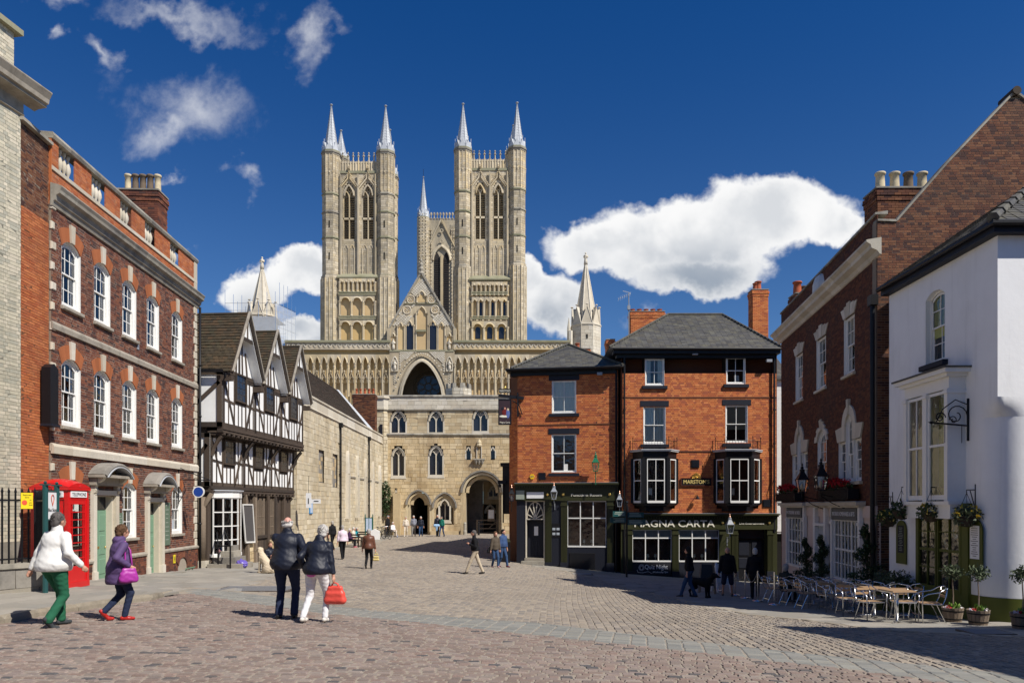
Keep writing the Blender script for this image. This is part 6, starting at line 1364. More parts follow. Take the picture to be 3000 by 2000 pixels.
def bay(h_,s0,s1,fs0,fs1,zt,zwt,zwb,zbt,label=None):
 out=.72;root=mk('bay_window',MB().hprism([(s0,.0),(fs0,-out),(fs1,-out),(s1,.0)],zwt+.04,zt-.12),black_paint,h_)
 q=MB();q.hprism([(s0,0),(fs0,-out),(fs1,-out),(s1,0)],zwb-.14,zwb-.02);q.hprism([(s0+.15,0),(fs0+.08,-out+.12),(fs1-.08,-out+.12),(s1-.15,0)],zbt+.25,zwb-.14);q.hprism([(s0+.35,0),(fs0+.2,-out+.3),(fs1-.2,-out+.3),(s1-.35,0)],zbt,zbt+.25);mk('bay_base',q,black_paint,root)
 q=MB();q.hprism([(s0-.12,0),(fs0-.1,-out-.16),(fs1+.1,-out-.16),(s1+.12,0)],zt-.12,zt-.05);q.hprism([(s0-.16,0),(fs0-.12,-out-.2),(fs1+.12,-out-.2),(s1+.16,0)],zt-.05,zt-.01);mk('lead_roof',q,lead,root)
 for x,y in((s0+.0,-.02),(fs0,-out),(fs1,-out),(s1,-.02)):q=MB();q.hprism([(x-.09,y-.03),(x+.09,y-.03),(x+.09,y+.12),(x-.09,y+.12)],zwb-.05,zwt+.1);mk('corner_post',q,black_paint,root)
 for(xa,ya,xb,yb,n)in((s0,0,fs0,-out,1),(fs0,-out,fs1,-out,2),(fs1,-out,s1,0,1)):
  L=math.hypot(xb-xa,yb-ya);ux,uy=(xb-xa)/L,(yb-ya)/L;a,b=.14,L-.14
  if n==2:a,b=.22,L-.22
  def P(t,z,o=0):return(xa+ux*t+uy*o,ya+uy*t-ux*o,z)
  q=MB();w_=.05
  for(t0,z0,t1,z1)in((a,zwb,b,zwb),(a,zwt,b,zwt),(a,(zwb+zwt)/2,b,(zwb+zwt)/2)):q.bar(P(t0,z0+.03,.02),P(t1,z1+.03,.02),.04,.055 if z0!=zwb else.12)
  for t in(a,b):q.bar(P(t,zwb,.02),P(t,zwt+.04,.02),.038)
  if n==2:q.bar(P((a+b)/2,zwb,.02),P((a+b)/2,zwt,.02),.03)
  sw=mk('sash',q,white_paint,root)
  for j in(0,1):
   for i in range(n):t0=a+(b-a)*i/n;t1=a+(b-a)*(i+1)/n;z0=zwb+(zwt-zwb)*j/2;q=MB();q.add([P(t0,z0),P(t1,z0),P(t1,z0+(zwt-zwb)/2),P(t0,z0+(zwt-zwb)/2)],[(0,1,2,3)]);mk('pane',q,GLASS,sw)
  q=MB();q.bar(P(0,(zwb+zwt)/2,-.0),P(0.1,(zwb+zwt)/2,0),.01)
  for t0,t1 in((0,a),(b,L)):q.add([P(t0,zwb-.1),P(t1,zwb-.1),P(t1,zwt+.1),P(t0,zwt+.1)],[(0,1,2,3)])
  mk('bay_frame',q,black_paint,root)
 q=MB();q.box(s0-.1,s1+.1,.5,.55,zwb-.2,zwt+.2);mk('room_back',q,dark_room,root);q=MB();q.box(fs0+.35,fs0+.55,-.3,-.28,zwb+.4,zwb+.75);mk('paper_sign',q,white_paint,root)
 q=MB();pts=[(s0+.0,-.1),(fs0-.0,-out-.08),(fs1,-out-.08),(s1,-.1)]
 for(xa,ya),(xb,yb)in zip(pts[:-1],pts[1:]):
  q.tube([(xa,ya,zt+.45),(xb,yb,zt+.45)],.016,5);q.tube([(xa,ya,zt+.1),(xb,yb,zt+.1)],.012,4);n=max(2,int(math.hypot(xb-xa,yb-ya)/.14))
  for i in range(n+1):t=i/n;q.tube([(xa+(xb-xa)*t,ya+(yb-ya)*t,zt),(xa+(xb-xa)*t,ya+(yb-ya)*t,zt+.45+(.14 if i%4==0 else 0))],.009,4)
 for x,y in pts:q.tube([(x,y,zt),(x,y,zt+.62)],.018,5);q.ball((x,y,zt+.64),.03,n=6)
 q.box(fs0+.1,fs1-.1,-.5,-.3,zt,zt+.16);o=mk('balcony_rail',q,black_paint,root);return root
for(s0,s1),fx in zip(bays,((1884,1958.5),(2128,2204))):
 f0_,f1_=B.S(fx[0],.72),B.S(fx[1],.72)
 bay(hB2,s0,s1,f0_,f1_,B.Z(1918,1318),B.Z(1918,1349),B.Z(1918,1471),B.Z(1918,1497))
def pil(h_,s0,s1,z0,z1,zbase):
 q=MB();q.box(s0-.03,s1+.03,-.20,.0,z0,zbase);mk('pilaster_base',q,navy_paint,h_)
 q=MB();q.box(s0,s1,-.12,.0,zbase,z1);q.box(s0-.03,s1+.03,-.16,0,z1-.28,z1-.2)
 n=4
 for i in range(n+1):x=s0+.03+(s1-s0-.06)*i/n;q.box(x-.012,x+.012,-.135,-.12,zbase+.05,z1-.3)
 mk('pilaster',q,green_black,h_)
def shopwin(h_,s0,s1,z0,z1,zm,n=3,m=white_paint):
 q=MB();q.box(s0,s1,-.08,.02,z0,z0+.08);q.box(s0,s1,-.05,.02,z1-.04,z1)
 for i in range(n+1):x=s0+(s1-s0)*i/n;q.box(max(s0,x-.025),min(s1,x+.025),-.05,.02,z0+.08,z1-.04)
 q.box(s0,s1,-.045,.015,zm-.03,zm+.03);f=mk('shop_window',q,m,h_)
 for i in range(n):
  for a,b in((z0+.08,zm),(zm,z1-.04)):q=MB();t=R.uniform(-.01,.01);q.add([(s0+(s1-s0)*i/n,-.01,a),(s0+(s1-s0)*(i+1)/n,-.01+t,a),(s0+(s1-s0)*(i+1)/n,-.01+t,b),(s0+(s1-s0)*i/n,-.01,b)],[(0,1,2,3)]);mk('pane',q,GLASS,f)
 q=MB();q.box(s0-.1,s1+.1,.9,.95,z0-.3,z1+.1);q.box(s0-.1,s1+.1,.0,.9,z0-.05,z0);q.box(s0-.05,s0-.01,.02,.9,z0,z1);q.box(s1+.01,s1+.05,.02,.9,z0,z1);q.box(s0-.1,s1+.1,.02,.9,z1+.01,z1+.05);mk('room_recess',q,dark_room,f)
 for i in range(2):q=MB();x=s0+(s1-s0)*(.42+.2*i);q.lathe([(.02,0),(.02,.22),(.09,.22),(.06,.38)],(x,.3,z0+.02),10);mk('table_lamp',q,letter_cream,f)
 return f
def lantern(name,label,loc,rz,s=1.0,m=black_paint,fin=copper,post=None,arm=.45,glassm=None,group=None,armdir=(0,1)):
 t=thing(name,label,'lantern',loc,rz,group);gm=glassm or GLASS
 q=MB();q.add([(-.11*s,-.11*s,0),(.11*s,-.11*s,0),(.11*s,.11*s,0),(-.11*s,.11*s,0),(-.18*s,-.18*s,.42*s),(.18*s,-.18*s,.42*s),(.18*s,.18*s,.42*s),(-.18*s,.18*s,.42*s)],[(0,1,5,4),(1,2,6,5),(2,3,7,6),(3,0,4,7)]);mk('lantern_glass',q,gm,t)
 q=MB()
 for a,b in((-1,-1),(1,-1),(1,1),(-1,1)):q.bar((a*.11*s,b*.11*s,0),(a*.18*s,b*.18*s,.42*s),.02*s)
 q.box(-.13*s,.13*s,-.13*s,.13*s,-.04*s,.0);q.box(-.2*s,.2*s,-.2*s,.2*s,.42*s,.45*s)
 mk('lantern_frame',q,m,t)
 q=MB();q.lathe([(.25*s,.45*s),(.2*s,.52*s),(.1*s,.68*s),(.09*s,.74*s)],(0,0,0),4,ph=PI/4);q.lathe([(.09*s,.72*s),(.09*s,.78*s),(.05*s,.8*s)],(0,0,0),8);mk('lantern_roof',q,m,t)
 q=MB();q.lathe([(.03*s,.78*s),(.06*s,.84*s),(.02*s,.9*s),(.035*s,.95*s),(0,1.02*s)],(0,0,0),8);mk('finial',q,fin,t)
 q=MB();q.lathe([(.012*s,.05*s),(.05*s,.12*s),(.05*s,.24*s),(0,.3*s)],(0,0,0),6);mk('bulb',q,letter_cream,t)
 q=MB();ax,ay=armdir;q.tube([(0,0,-.02*s),(0,0,-.2*s)],.025*s,6);q.tube([(0,0,-.15*s),(ax*arm*.4,ay*arm*.4,-.22*s),(ax*arm,ay*arm,-.3*s)],.018*s,6);q.tube([(0,0,-.2*s),(ax*arm*.5,ay*arm*.5,-.45*s),(ax*arm,ay*arm,-.6*s)],.014*s,6);q.tube([(ax*arm,ay*arm,-.25*s),(ax*arm,ay*arm,-.7*s)],.02*s,6);mk('bracket',q,m,t)
 return t
def fascia(h_,L_,s0,z0,z1,zt,mod=.14,dent=True):
 q=MB();q.box(s0,L_,-.16,0,z0,z1);mk('fascia',q,green_black,h_)
 q=MB();q.box(s0-.02,L_+.02,-.30,0,zt-.16,zt-.08);q.box(s0-.05,L_+.05,-.42,0,zt-.08,zt);c=mk('shop_cornice',q,green_black,h_)
 q=MB();q.box(s0,L_,-.2,0,z1,zt-.16);n=int((L_-s0)/mod)
 for i in range(n):x=s0+mod*(i+.5);q.box(x-.035,x+.035,-.27,-.2,zt-.26,zt-.16)
 mk('dentils',q,green_black,c);q=MB();q.bar((s0,-.2,zt+.02),(L_,-.2,zt+.02),.44,.02);mk('lead_capping',q,lead_dark,c)
zg2=-2.1
z1_,z0_=B.Z(2050,1513),B.Z(2050,1550)
fascia(hB2,LB,-.05,z0_,z1_,zc)
for a,b in((1834,1852),(1968,1987),(2141,2160),(2246,2264)):pil(hB2,B.S(a),B.S(b),zg2,z0_,B.Z(2000,1672))
for a,b in((1852.5,1966.5),(1988.5,2105)):
 s0,s1=B.S(a),B.S(b);f_=shopwin(hB2,s0,s1,B.Z(2000,1645),z0_-.02,B.Z(2000,1575));q=MB();q.box(s0+.06,s1-.06,.06,.08,B.Z(2000,1573),z0_);mk('frosted_band',q,mat('frosted_film',(.36,.38,.38),bump=0),f_)
 q=MB();q.box(s0,s1,-.06,.0,zg2,B.Z(2000,1645));mk('stall_riser',q,navy_paint,hB2)
q=MB();q.box(B.S(2105)+.02,B.S(2141)-.03,-.1,0,zg2,z0_);mk('shop_panel',q,green_black,hB2)
q=MB();q.box(B.S(2163),B.S(2243),.25,.3,zg2,z0_-.55);dr=mk('double_door',q,black_paint,hB2);q=MB();q.box(B.S(2163),B.S(2243),.24,.3,z0_-.5,z0_);mk('transom_light',q,lattice_dark,dr)
for k in range(2):
 for(a,b)in((.1,.42),(.5,.95)):x0=B.S(2168+k*38);x1=B.S(2198+k*38);H=z0_-.55-(-1.55);q=MB();q.cbox(x0,x1,.22,.25,-1.55+H*a,-1.55+H*b,.015);mk('door_panel',q,navy_paint,dr)
q=MB();q.box(B.S(2160),B.S(2163),.0,.3,zg2,z0_);q.box(B.S(2243),B.S(2246),0,.3,zg2,z0_);q.box(-.06,B.S(1834),-.1,0,zg2,z0_);q.box(B.S(2264),LB,-.1,0,zg2,z0_);mk('door_post',q,green_black,hB2)
text(hB2,'MAGNA CARTA',letter_cream,B.S(1975,.17),B.Z(1975,1542),.36,-.18,'shop_lettering',wid=(2094-1858)/2200*39.8,bold=.008)
text(hB2,'Live Entertainment',letter_cream,B.S(2202,.17),B.Z(2202,1535),.11,-.18,'shop_lettering',wid=1.32,bold=.002)
q=MB();q.box(B.S(1853.5),B.S(1965.5),-.12,-.07,B.Z(1900,1681),B.Z(1900,1646));qb=thing('quiz_board','black chalk board reading Quiz Night fixed under the left pub window','sign',B.W(B.S(1909),-.1,B.Z(1909,1664)),B.rz)
q=MB();q.box(-1.0,1.0,-.03,.02,-.33,.31);mk('board',q,mat('chalk_board',(.02,.02,.024),rough=.7,bump=0),qb)
text(qb,'Quiz Night',letter_white,.22,-.02,.24,-.04,wid=1.22,ext=.003);text(qb,'Wednesday 7pm',letter_white,.45,-.22,.09,-.04,wid=.8,ext=.003)
q=MB()
for k in range(16):a=k*2*PI/16;q.tube([(-.56+.1*math.cos(a),-.04,.06+.11*math.sin(a)),(-.56+.17*math.cos(a+.3),-.04,.06+.18*math.sin(a+.3))],.009,4)
q.tube([(-.56+.08*math.cos(a*PI/6),-.04,.04+.1*math.sin(a*PI/6))for a in range(12)],.008,4,closed=True);q.tube([(-.8,-.04,-.05),(-.75,-.04,-.2),(-.5,-.04,-.22),(-.2,-.04,-.15),(-.05,-.04,-.24),(.1,-.04,-.2)],.009,4);mk('chalk_drawing',q,letter_white,qb)
ms=thing('brewery_sign','black MARSTON\'S name board with gilt crest on the brick between the bays','sign',B.W(B.S(2039),-.02,B.Z(2039,1411)),B.rz)
ms['label']='black board with gold MARSTON\'S lettering and gilt crest between the bay windows'
q=MB();q.box(-.79,.79,-.05,0,-.19,.19);mk('board',q,black_paint,ms);q=MB()
for a in((-.81,.81,.18,.21),(-.81,.81,-.21,-.18),(-.81,-.78,-.18,.18),(.78,.81,-.18,.18)):q.box(a[0],a[1],-.07,0,a[2],a[3])
mk('board_frame',q,mat('maroon_frame',(.10,.03,.02)),ms);text(ms,"MARSTON'S",letter_gold,0,-.09,.2,-.06,wid=1.38,bold=.006)
q=MB()
for k in range(9):a=PI*k/8;q.tube([(0.05*math.cos(a),-.03,.2),(.22*math.cos(a),-.06,.2+.25*math.sin(a)),(.26*math.cos(a+.15),-.03,.2+.3*math.sin(a+.15))],[.02,.04,.015],6)
q.ball((0,-.06,.24),.07);mk('gilt_crest',q,gold,ms)
for px,py,w_,h2,nm in((2036.5,1358,.42,.42,'vent grille high between the bay windows'),(2246,1474,.42,.42,'vent grille beside the right bay window')):
 t=thing('vent_grille','square black '+nm,'vent',B.W(B.S(px),-.0,B.Z(px,py)),B.rz);q=MB();q.box(-w_/2,w_/2,-.05,0,-h2/2,h2/2);mk('grille_frame',q,black_paint,t)
 for i in range(6):q=MB();q.box(-w_/2+.04,w_/2-.04,-.07,-.05,-h2/2+.04+i*.06,-h2/2+.07+i*.06);mk('slat',q,navy_paint,t)
t=thing('vent_grille','square black vent grille over the Function Room shopfront','vent',D.W(D.S(1588),0,D.Z(1588,1395)),D.rz);q=MB();q.box(-.2,.2,-.05,0,-.2,.2);mk('grille_frame',q,black_paint,t)
for i in range(6):q=MB();q.box(-.16,.16,-.07,-.05,-.16+i*.06,-.13+i*.06);mk('slat',q,navy_paint,t)
t=thing('alarm_box','yellow hexagonal alarm box on the brick left of the black grille','alarm',D.W(D.S(1559.5),0,D.Z(1559.5,1395.5)),D.rz);q=MB();q.prism([(.14*math.cos(k*PI/3),.15*math.sin(k*PI/3))for k in range(6)],-.08,0);mk('housing',q,mat('yellow_plastic',(.85,.55,.02),bump=0,rough=.4),t);text(t,'ADT',mat('navy_ink',(.02,.03,.3),bump=0),0,-.03,.07,-.085,ext=.002)
t=thing('down_light','small black spotlight on the brick under the MARSTON\'S board','lamp',B.W(B.S(2040),0,B.Z(2040,1456)),B.rz);q=MB();q.tube([(0,0,.1),(0,-.25,.1),(0,-.25,.0)],.02,6);q.lathe([(.12,-.08),(.1,.0),(.03,.08)],(0,-.25,-.02),8);mk('lamp_head',q,black_paint,t)
for px,py in((2253,1056),(2036,1035),(1757,1094)):
 fr=B if px>1822 else D;t=thing('security_light',{2253:'grey floodlight under the eaves at the right end of the pub',2036:'small pale lamp under the middle of the tall pub eaves',1757:'small pale lamp under the eaves of the low pub block'}[px],'lamp',fr.W(fr.S(px,.3),-.3,fr.Z(px,py,.3)),fr.rz);q=MB();q.box(-.14,.14,-.1,.1,-.08,.06);mk('lamp_head',q,lead_dark,t);q=MB();q.bar((0,0,.05),(0,.25,.15),.04);mk('arm',q,black_paint,t)
for s,a,b in((B.S(1829,.1),1010,1690),(B.S(2268,.1),1040,1560)):
 q=MB();q.tube([(s,-.12,B.Z(1829,b)),(s,-.12,B.Z(1829,a))],.055,8)
 for z in(1.5,3.2,5.2,7):q.tube([(s,-.12,z),(s,-.12,z+.1)],.075,8)
 mk('downpipe',q,black_paint,hB2)
s=D.S(1805,.1);q=MB();q.tube([(s,-.12,D.Z(1805,1690)),(s,-.12,D.Z(1805,1085))],.055,8);mk('downpipe',q,black_paint,hD)
q=MB();q.tube([(LB-.3,-.03,B.Z(2250,1060)),(LB-.3,-.03,3.2),(LB-.5,-.03,2.6),(LB-.35,-.03,zc+.1)],.012,4);mk('cable',q,black_paint,hB2)
d1,d0,dt=D.Z(1650,1428),D.Z(1650,1466),D.Z(1650,1415);zb3=D.Z(1650,1646)
fascia(hD,LD,-.1,d0,d1,dt)
for a,b in((1598,1616),(1644,1662),(1779,1798)):pil(hD,D.S(a),D.S(b),zg2,d0,zb3)
shopwin(hD,D.S(1663),D.S(1776),D.Z(1720,1602),d0-.02,D.Z(1720,1517));q=MB();q.box(D.S(1662),D.S(1779),-.06,0,zg2,D.Z(1720,1602));mk('stall_riser',q,navy_paint,hD);q=MB();q.cbox(D.S(1668),D.S(1744),-.09,-.06,D.Z(1700,1668),D.Z(1700,1618),.02);mk('cellar_hatch',q,black_paint,hD)
q=MB();q.box(D.S(1616),D.S(1644),-.06,0,zg2,d0);q.box(D.S(1514),D.S(1538),-.06,0,zg2,d0);mk('shop_panel',q,navy_paint,hD)
a,b=D.S(1540),D.S(1596);zf=D.Z(1570,1520);zs3=D.Z(1570,1633);c=(a+b)/2
q=MB();q.box(a,b,.35,.4,zs3,zf);dr=mk('door',q,navy_paint,hD)
for i in range(5):q=MB();q.box(a+.06+(b-a-.1)*i/5,a+.04+(b-a-.1)*(i+1)/5,.33,.35,zs3,zs3+1.0);mk('plank',q,navy_paint,dr)
q=MB();q.box(c-.1,c+.12,.32,.345,zf-.9,zf-.4);mk('poster',q,letter_white,dr)
q=MB();q.box(a,a+.06,-.05,.1,zs3,d0);q.box(b-.06,b,-.05,.1,zs3,d0);q.box(a+.06,b-.06,-.05,.1,zf-.03,zf+.03);q.box(a+.06,b-.06,-.05,.1,d0-.05,d0)
for k in range(6):t=PI*(k+.5)/6;q.bar((c,-.0,zf+.03),(c+(b-a)*.43*math.cos(t),0,zf+.03+(d0-zf-.1)*math.sin(t)),.05)
q.tube([(c+(b-a)*.43*math.cos(PI*k/12),0,zf+.03+(d0-zf-.1)*math.sin(PI*k/12))for k in range(13)],.03,5);fl_=mk('door_frame',q,stone_pale,hD)
q=MB();q.box(a,b,.1,.12,zf,d0);mk('fanlight_glass',q,lattice_dark,fl_)
for i,zz_ in enumerate((zs3,zs3-.16,zs3-.32)):q=MB();q.box(a-.15*i-.05,b+.0,-.1-.3*i,.4,zz_-.16,zz_-.01);mk('door_step',q,stone_grey,hD)
q=MB();q.box(a-.1,b,.4,.5,zg2,d0);mk('lobby_back',q,void_dark,hD)
q=MB();q.box(D.S(1543,.17),D.S(1593,.17),-.19,-.16,D.Z(1570,1459),D.Z(1570,1441));mk('blank_sign',q,letter_white,hD);q=MB();q.box(-.05,D.S(1536,.17),-.2,-.16,D.Z(1530,1462),D.Z(1530,1436));mk('blank_sign',q,letter_dim,hD)
text(hD,'Function Room',letter_cream,D.S(1718,.17),D.Z(1718,1453),.14,-.18,'shop_lettering',wid=1.65,bold=.003)
for px in(1604,1650,1786):q=MB();q.ball((D.S(px,.2),-.19,D.Z(px,1448)),.075,.04,.075,10);mk('gilt_rosette',q,gold,hD)
for px in(2117,2150,2254):q=MB();q.ball((B.S(px,.2),-.19,B.Z(px,1530)),.075,.04,.075,10);mk('gilt_rosette',q,gold,hB2)
q=MB();q.box(D.S(1617),D.S(1642),-.08,-.06,D.Z(1630,1573),D.Z(1630,1532));mp=mk('menu_board',q,black_paint,hD)
for i in range(2):
 for j in range(2):x=D.S(1619+12*i);z=D.Z(1630,1552+14*j);q=MB();q.box(x,x+.16,-.085,-.08,z,z+.13);mk('menu_picture',q,pale_blind,mp)
def stack(name,label,px0,px1,pyt,Y,zb,bm,pts,dep=.75,caps=None,mm=mortar_dark):
 x0,x1=(px0-CX)/F*Y,(px1-CX)/F*Y;zt=CZ-(pyt-CY)/F*Y;t=thing(name,label,'chimney',((x0+x1)/2,Y,zb));w_=(x1-x0)/2
 chimney(t,-w_+.04,w_-.04,0,dep,0,zt-zb,bm,mm,[((p-(px0+px1)/2)/F*Y,dep/2,zt-zb+.04,r_,h_,m_)for p,r_,h_,m_ in pts],caps,20);return t
stack('chimney_stack','wide red brick chimney with five stubby pots behind the tall pub roof',1846,1948,913,45,8.2,brick_pub,[(1856+20*i,.16,.2,clay_red)for i in range(5)])
stack('chimney_stack','tall slim brick chimney with one red pot at the right end of the pub roof',2203,2252,849,43.6,8.2,brick_pub,[(2227,.2,.55,clay_red),(2219,.16,.45,clay_red)])
stack('chimney_stack','small plain brick stack in the valley between the two pub roofs',1776,1802,995,46,7,brick_pub,[])
stack('chimney_stack','low brick chimney with one red pot just behind the low pub roof',1680,1730,1022,48,7,brick_pub,[(1693,.16,.4,clay_red)])
ta=thing('tv_aerial','thin metal television aerial on a mast beside the wide pub chimney','aerial',(ray(1842,1000,44.5).x,44.5,9.0))
zt=ray(1842,858,44.5).z-9.0;q=MB();q.tube([(0,0,0),(0,0,zt)],.03,6);q.box(-.08,.08,-.1,.06,zt-1.0,zt-.75);mk('mast',q,lead_dark,ta)
q=MB();q.tube([(.1,0,zt-.05),(-.6,.1,zt-.35)],.012,4)
for k in range(7):t=k/6;x=.1-.7*t;z=zt-.05-.3*t;q.tube([(x,-.14,z-.08),(x,.2,z+.1)],.008,4);q.tube([(x-.03,0,z-.14),(x+.03,0,z+.14)],.007,4)
q.tube([(-.35,0,zt+.12),(.1,0,zt-.0)],.02,4);mk('aerial_array',q,lead,ta)
hs_=thing('pub_sign','hanging picture sign of the pub on a black bracket at the lane corner','sign',(.0,41.3,0));yS=41.1
def sx3(px):return(px-CX)/F*yS
def sz3(py):return CZ-(py-CY)/F*yS
q=MB();q.bar((sx3(1460),yS-41.3,sz3(1158)),(sx3(1535),yS-41.3,sz3(1166)),.12,.16);q.tube([(sx3(1530),yS-41.3,sz3(1215)),(sx3(1520),yS-41.3,sz3(1185)),(sx3(1500),yS-41.3,sz3(1172))],.03,6);q.box(sx3(1515),sx3(1519),-.3,0,sz3(1220),sz3(1150));mk('bracket',q,black_paint,hs_)
q=MB();cx_,a_,b_=sx3(1479),sz3(1242),sz3(1170);w_=.36
for r_ in((-w_,w_,a_-.04,a_+.02),(-w_,w_,b_-.03,b_+.03),(-w_,-w_+.05,a_,b_),(w_-.05,w_,a_,b_)):q.box(cx_+r_[0],cx_+r_[1],-.25,-.17,r_[2],r_[3])
mk('sign_frame',q,black_paint,hs_);q=MB();q.box(cx_-w_+.05,cx_+w_-.05,-.23,-.19,a_,b_);mk('sign_panel',q,mat('dark_varnish',(.05,.03,.035),rough=.4,bump=0),hs_)
for(x,z,rx_,rz_2,m_)in((-.1,.72,.09,.11,navy_paint),(-.02,.55,.13,.28,mat('crimson_paint',(.16,.02,.02))),(0,.72,.06,.08,skin),(.16,.45,.11,.26,mat('blue_robe',(.10,.14,.35))),(.17,.66,.06,.09,clay_buff),(-.05,.3,.25,.07,letter_cream)):
 q=MB();q.ball((cx_+x,-.235,a_+z*1.0+.12),rx_,.012,rz_2,10);mk('painted_figure',q,m_,hs_)
text(hs_,'Magna Carta',letter_cream,cx_,a_+.05,.1,-.25,wid=.55,ext=.002)
q=MB();q.box(cx_-.33,cx_+.33,-.22,-.18,sz3(1158)+.14,sz3(1158)+.36);np_=mk('name_plate',q,black_paint,hs_);text(hs_,"MARSTON'S",letter_cream,cx_,sz3(1158)+.19,.12,-.23,wid=.58,ext=.002);q=MB();q.ball((cx_,-.2,sz3(1158)+.42),.09,.03,.08);mk('gilt_crest',q,gold,hs_)
lantern('wall_lantern','bracket lantern with copper finial over the pub menu board',D.W(D.S(1623,.5),-.5,D.Z(1623,1460,.5)),D.rz,.85,copper if 0 else lead_dark,arm=.4)
lantern('wall_lantern','dark bracket lantern at the far left corner of the pub, beyond the fanlight door',(-.02,40.9,D.Z(1500,1466)),0,.85,black_paint,copper,arm=.4)
lantern('wall_lantern','bracket lantern with copper finial at the join of the two pub blocks',D.W(D.S(1815,.5),-.5,D.Z(1815,1482,.5)),D.rz,.8,lead_dark,arm=.4)
lantern('wall_lantern','bracket lantern with copper finial beside the Live Entertainment door',B.W(B.S(2138,.6),-.6,B.Z(2138,1560,.6)),B.rz,1.0,lead_dark,arm=.5)
GREEN=mat('bright_green_enamel',(.02,.16,.08),rough=.4,bump=0)
gl_=lantern('green_lantern','tall green glazed lantern standing above the pub shop cornice',D.W(D.S(1745,.5),-.5,D.Z(1745,1378,.5)),D.rz,1.0,GREEN,GREEN,arm=.0)
q=MB();q.tube([(0,0,-.2),(0,0,-.75)],.025,6);q.bar((-.25,0,-.12),(.25,0,-.12),.02);mk('post',q,GREEN,gl_)
t=thing('security_camera','black security camera on a pole at the lane side of the pub','camera',(-.5,42.6,2.6));q=MB();q.tube([(0,0,-1.6),(0,0,.6)],.04,6);q.box(-.3,.15,-.12,.12,.6,.8);q.ball((-.2,0,.5),.1);mk('camera_head',q,black_paint,t)
wg=thing('white_alley_building','narrow strip of white painted brick wall seen between the pub and the dark brick house','building',(14.7,42.2,0))
masonry('brick',wg,white_paint,white_render,holes(.9,0,8,[]),B.Z(2285,1560)-.0,9.0,.26,.09,.008,.003,.002,'st',singles=60)
q=MB();q.box(0,.9,.05,3,0.4,9.0);mk('rear_wall',q,white_paint,wg);q=MB();q.box(-.1,.95,-.2,.3,9.0,9.1);q.add([(-.1,-.2,9.1),(.95,-.2,9.1),(.95,2.5,10.9),(-.1,2.5,10.9)],[(0,1,2,3)]);mk('roof_edge',q,slate,wg)
q=MB();q.box(0,.9,.3,.4,-2,.6);mk('dark_alley',q,void_dark,wg)
# dark brick Georgian house on the right
Gf=Fr((12.19,34.0),(10.87,22.35));hG=Gf.root('dark_brick_house','dark red brick Georgian house with white cornice and flower boxes above the shops','house');LG=Gf.L
def gr(a,b,t,bt):s0,s1=Gf.S(a),Gf.S(b);return s0,s1,bt,t
T3=[(Gf.S(a),Gf.S(b),6.28,8.2)for a,b in((2331,2352),(2392,2420),(2472.6,2504))]
M3=[(Gf.S(2322),Gf.S(2366),2.72,4.1),(Gf.S(2395.6),Gf.S(2422),2.72,4.75),(Gf.S(2457),Gf.S(2524),2.72,4.1)]
Mc=[((a+b)/2-.36,(a+b)/2+.36,c,d+.85)for a,b,c,d in(M3[0],M3[2])]
hg=T3+M3+Mc
masonry('brick',hG,brick_dark,mortar_dark,holes(LG,0,12,hg),1.95,9.4,.225,.075,.01,.003,.0025,'fl',singles=200)
masonry('brick',hG,brick_dark,mortar_dark,holes(LG,0,12,[]),9.68,10.6,.225,.075,.01,.003,.0025,'fl',singles=60,wall_name='parapet')
band(hG,'parapet_coping',stone_grey,0,LG,[(-.3,10.6),(.06,10.6),(.06,10.66),(-.3,10.7)],12)
band(hG,'cornice_stone',stone_pale,-.3,LG+.35,[(0,9.3),(.05,9.32),(.12,9.42),(.28,9.5),(.30,9.6),(.42,9.68),(.42,9.74),(0,9.8)],14)
for a,b,c,d in T3:
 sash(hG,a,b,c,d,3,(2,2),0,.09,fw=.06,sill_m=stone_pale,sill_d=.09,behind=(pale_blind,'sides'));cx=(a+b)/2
 for k in range(5):
  x0=a-.0+(b-a)*k/5;x1=a+(b-a)*(k+1)/5;f=lambda x:cx+(x-cx)*1.5;h_=.34+(.12 if k==2 else.05 if k in(1,3)else 0)
  q=MB();q.prism([(x0,d),(x1,d),(f(x1),d+h_),(f(x0),d+h_)],-.03-.02*(k==2),.02);mk('lintel_stone',q,pinkish if 0 else stone_pale,hG)
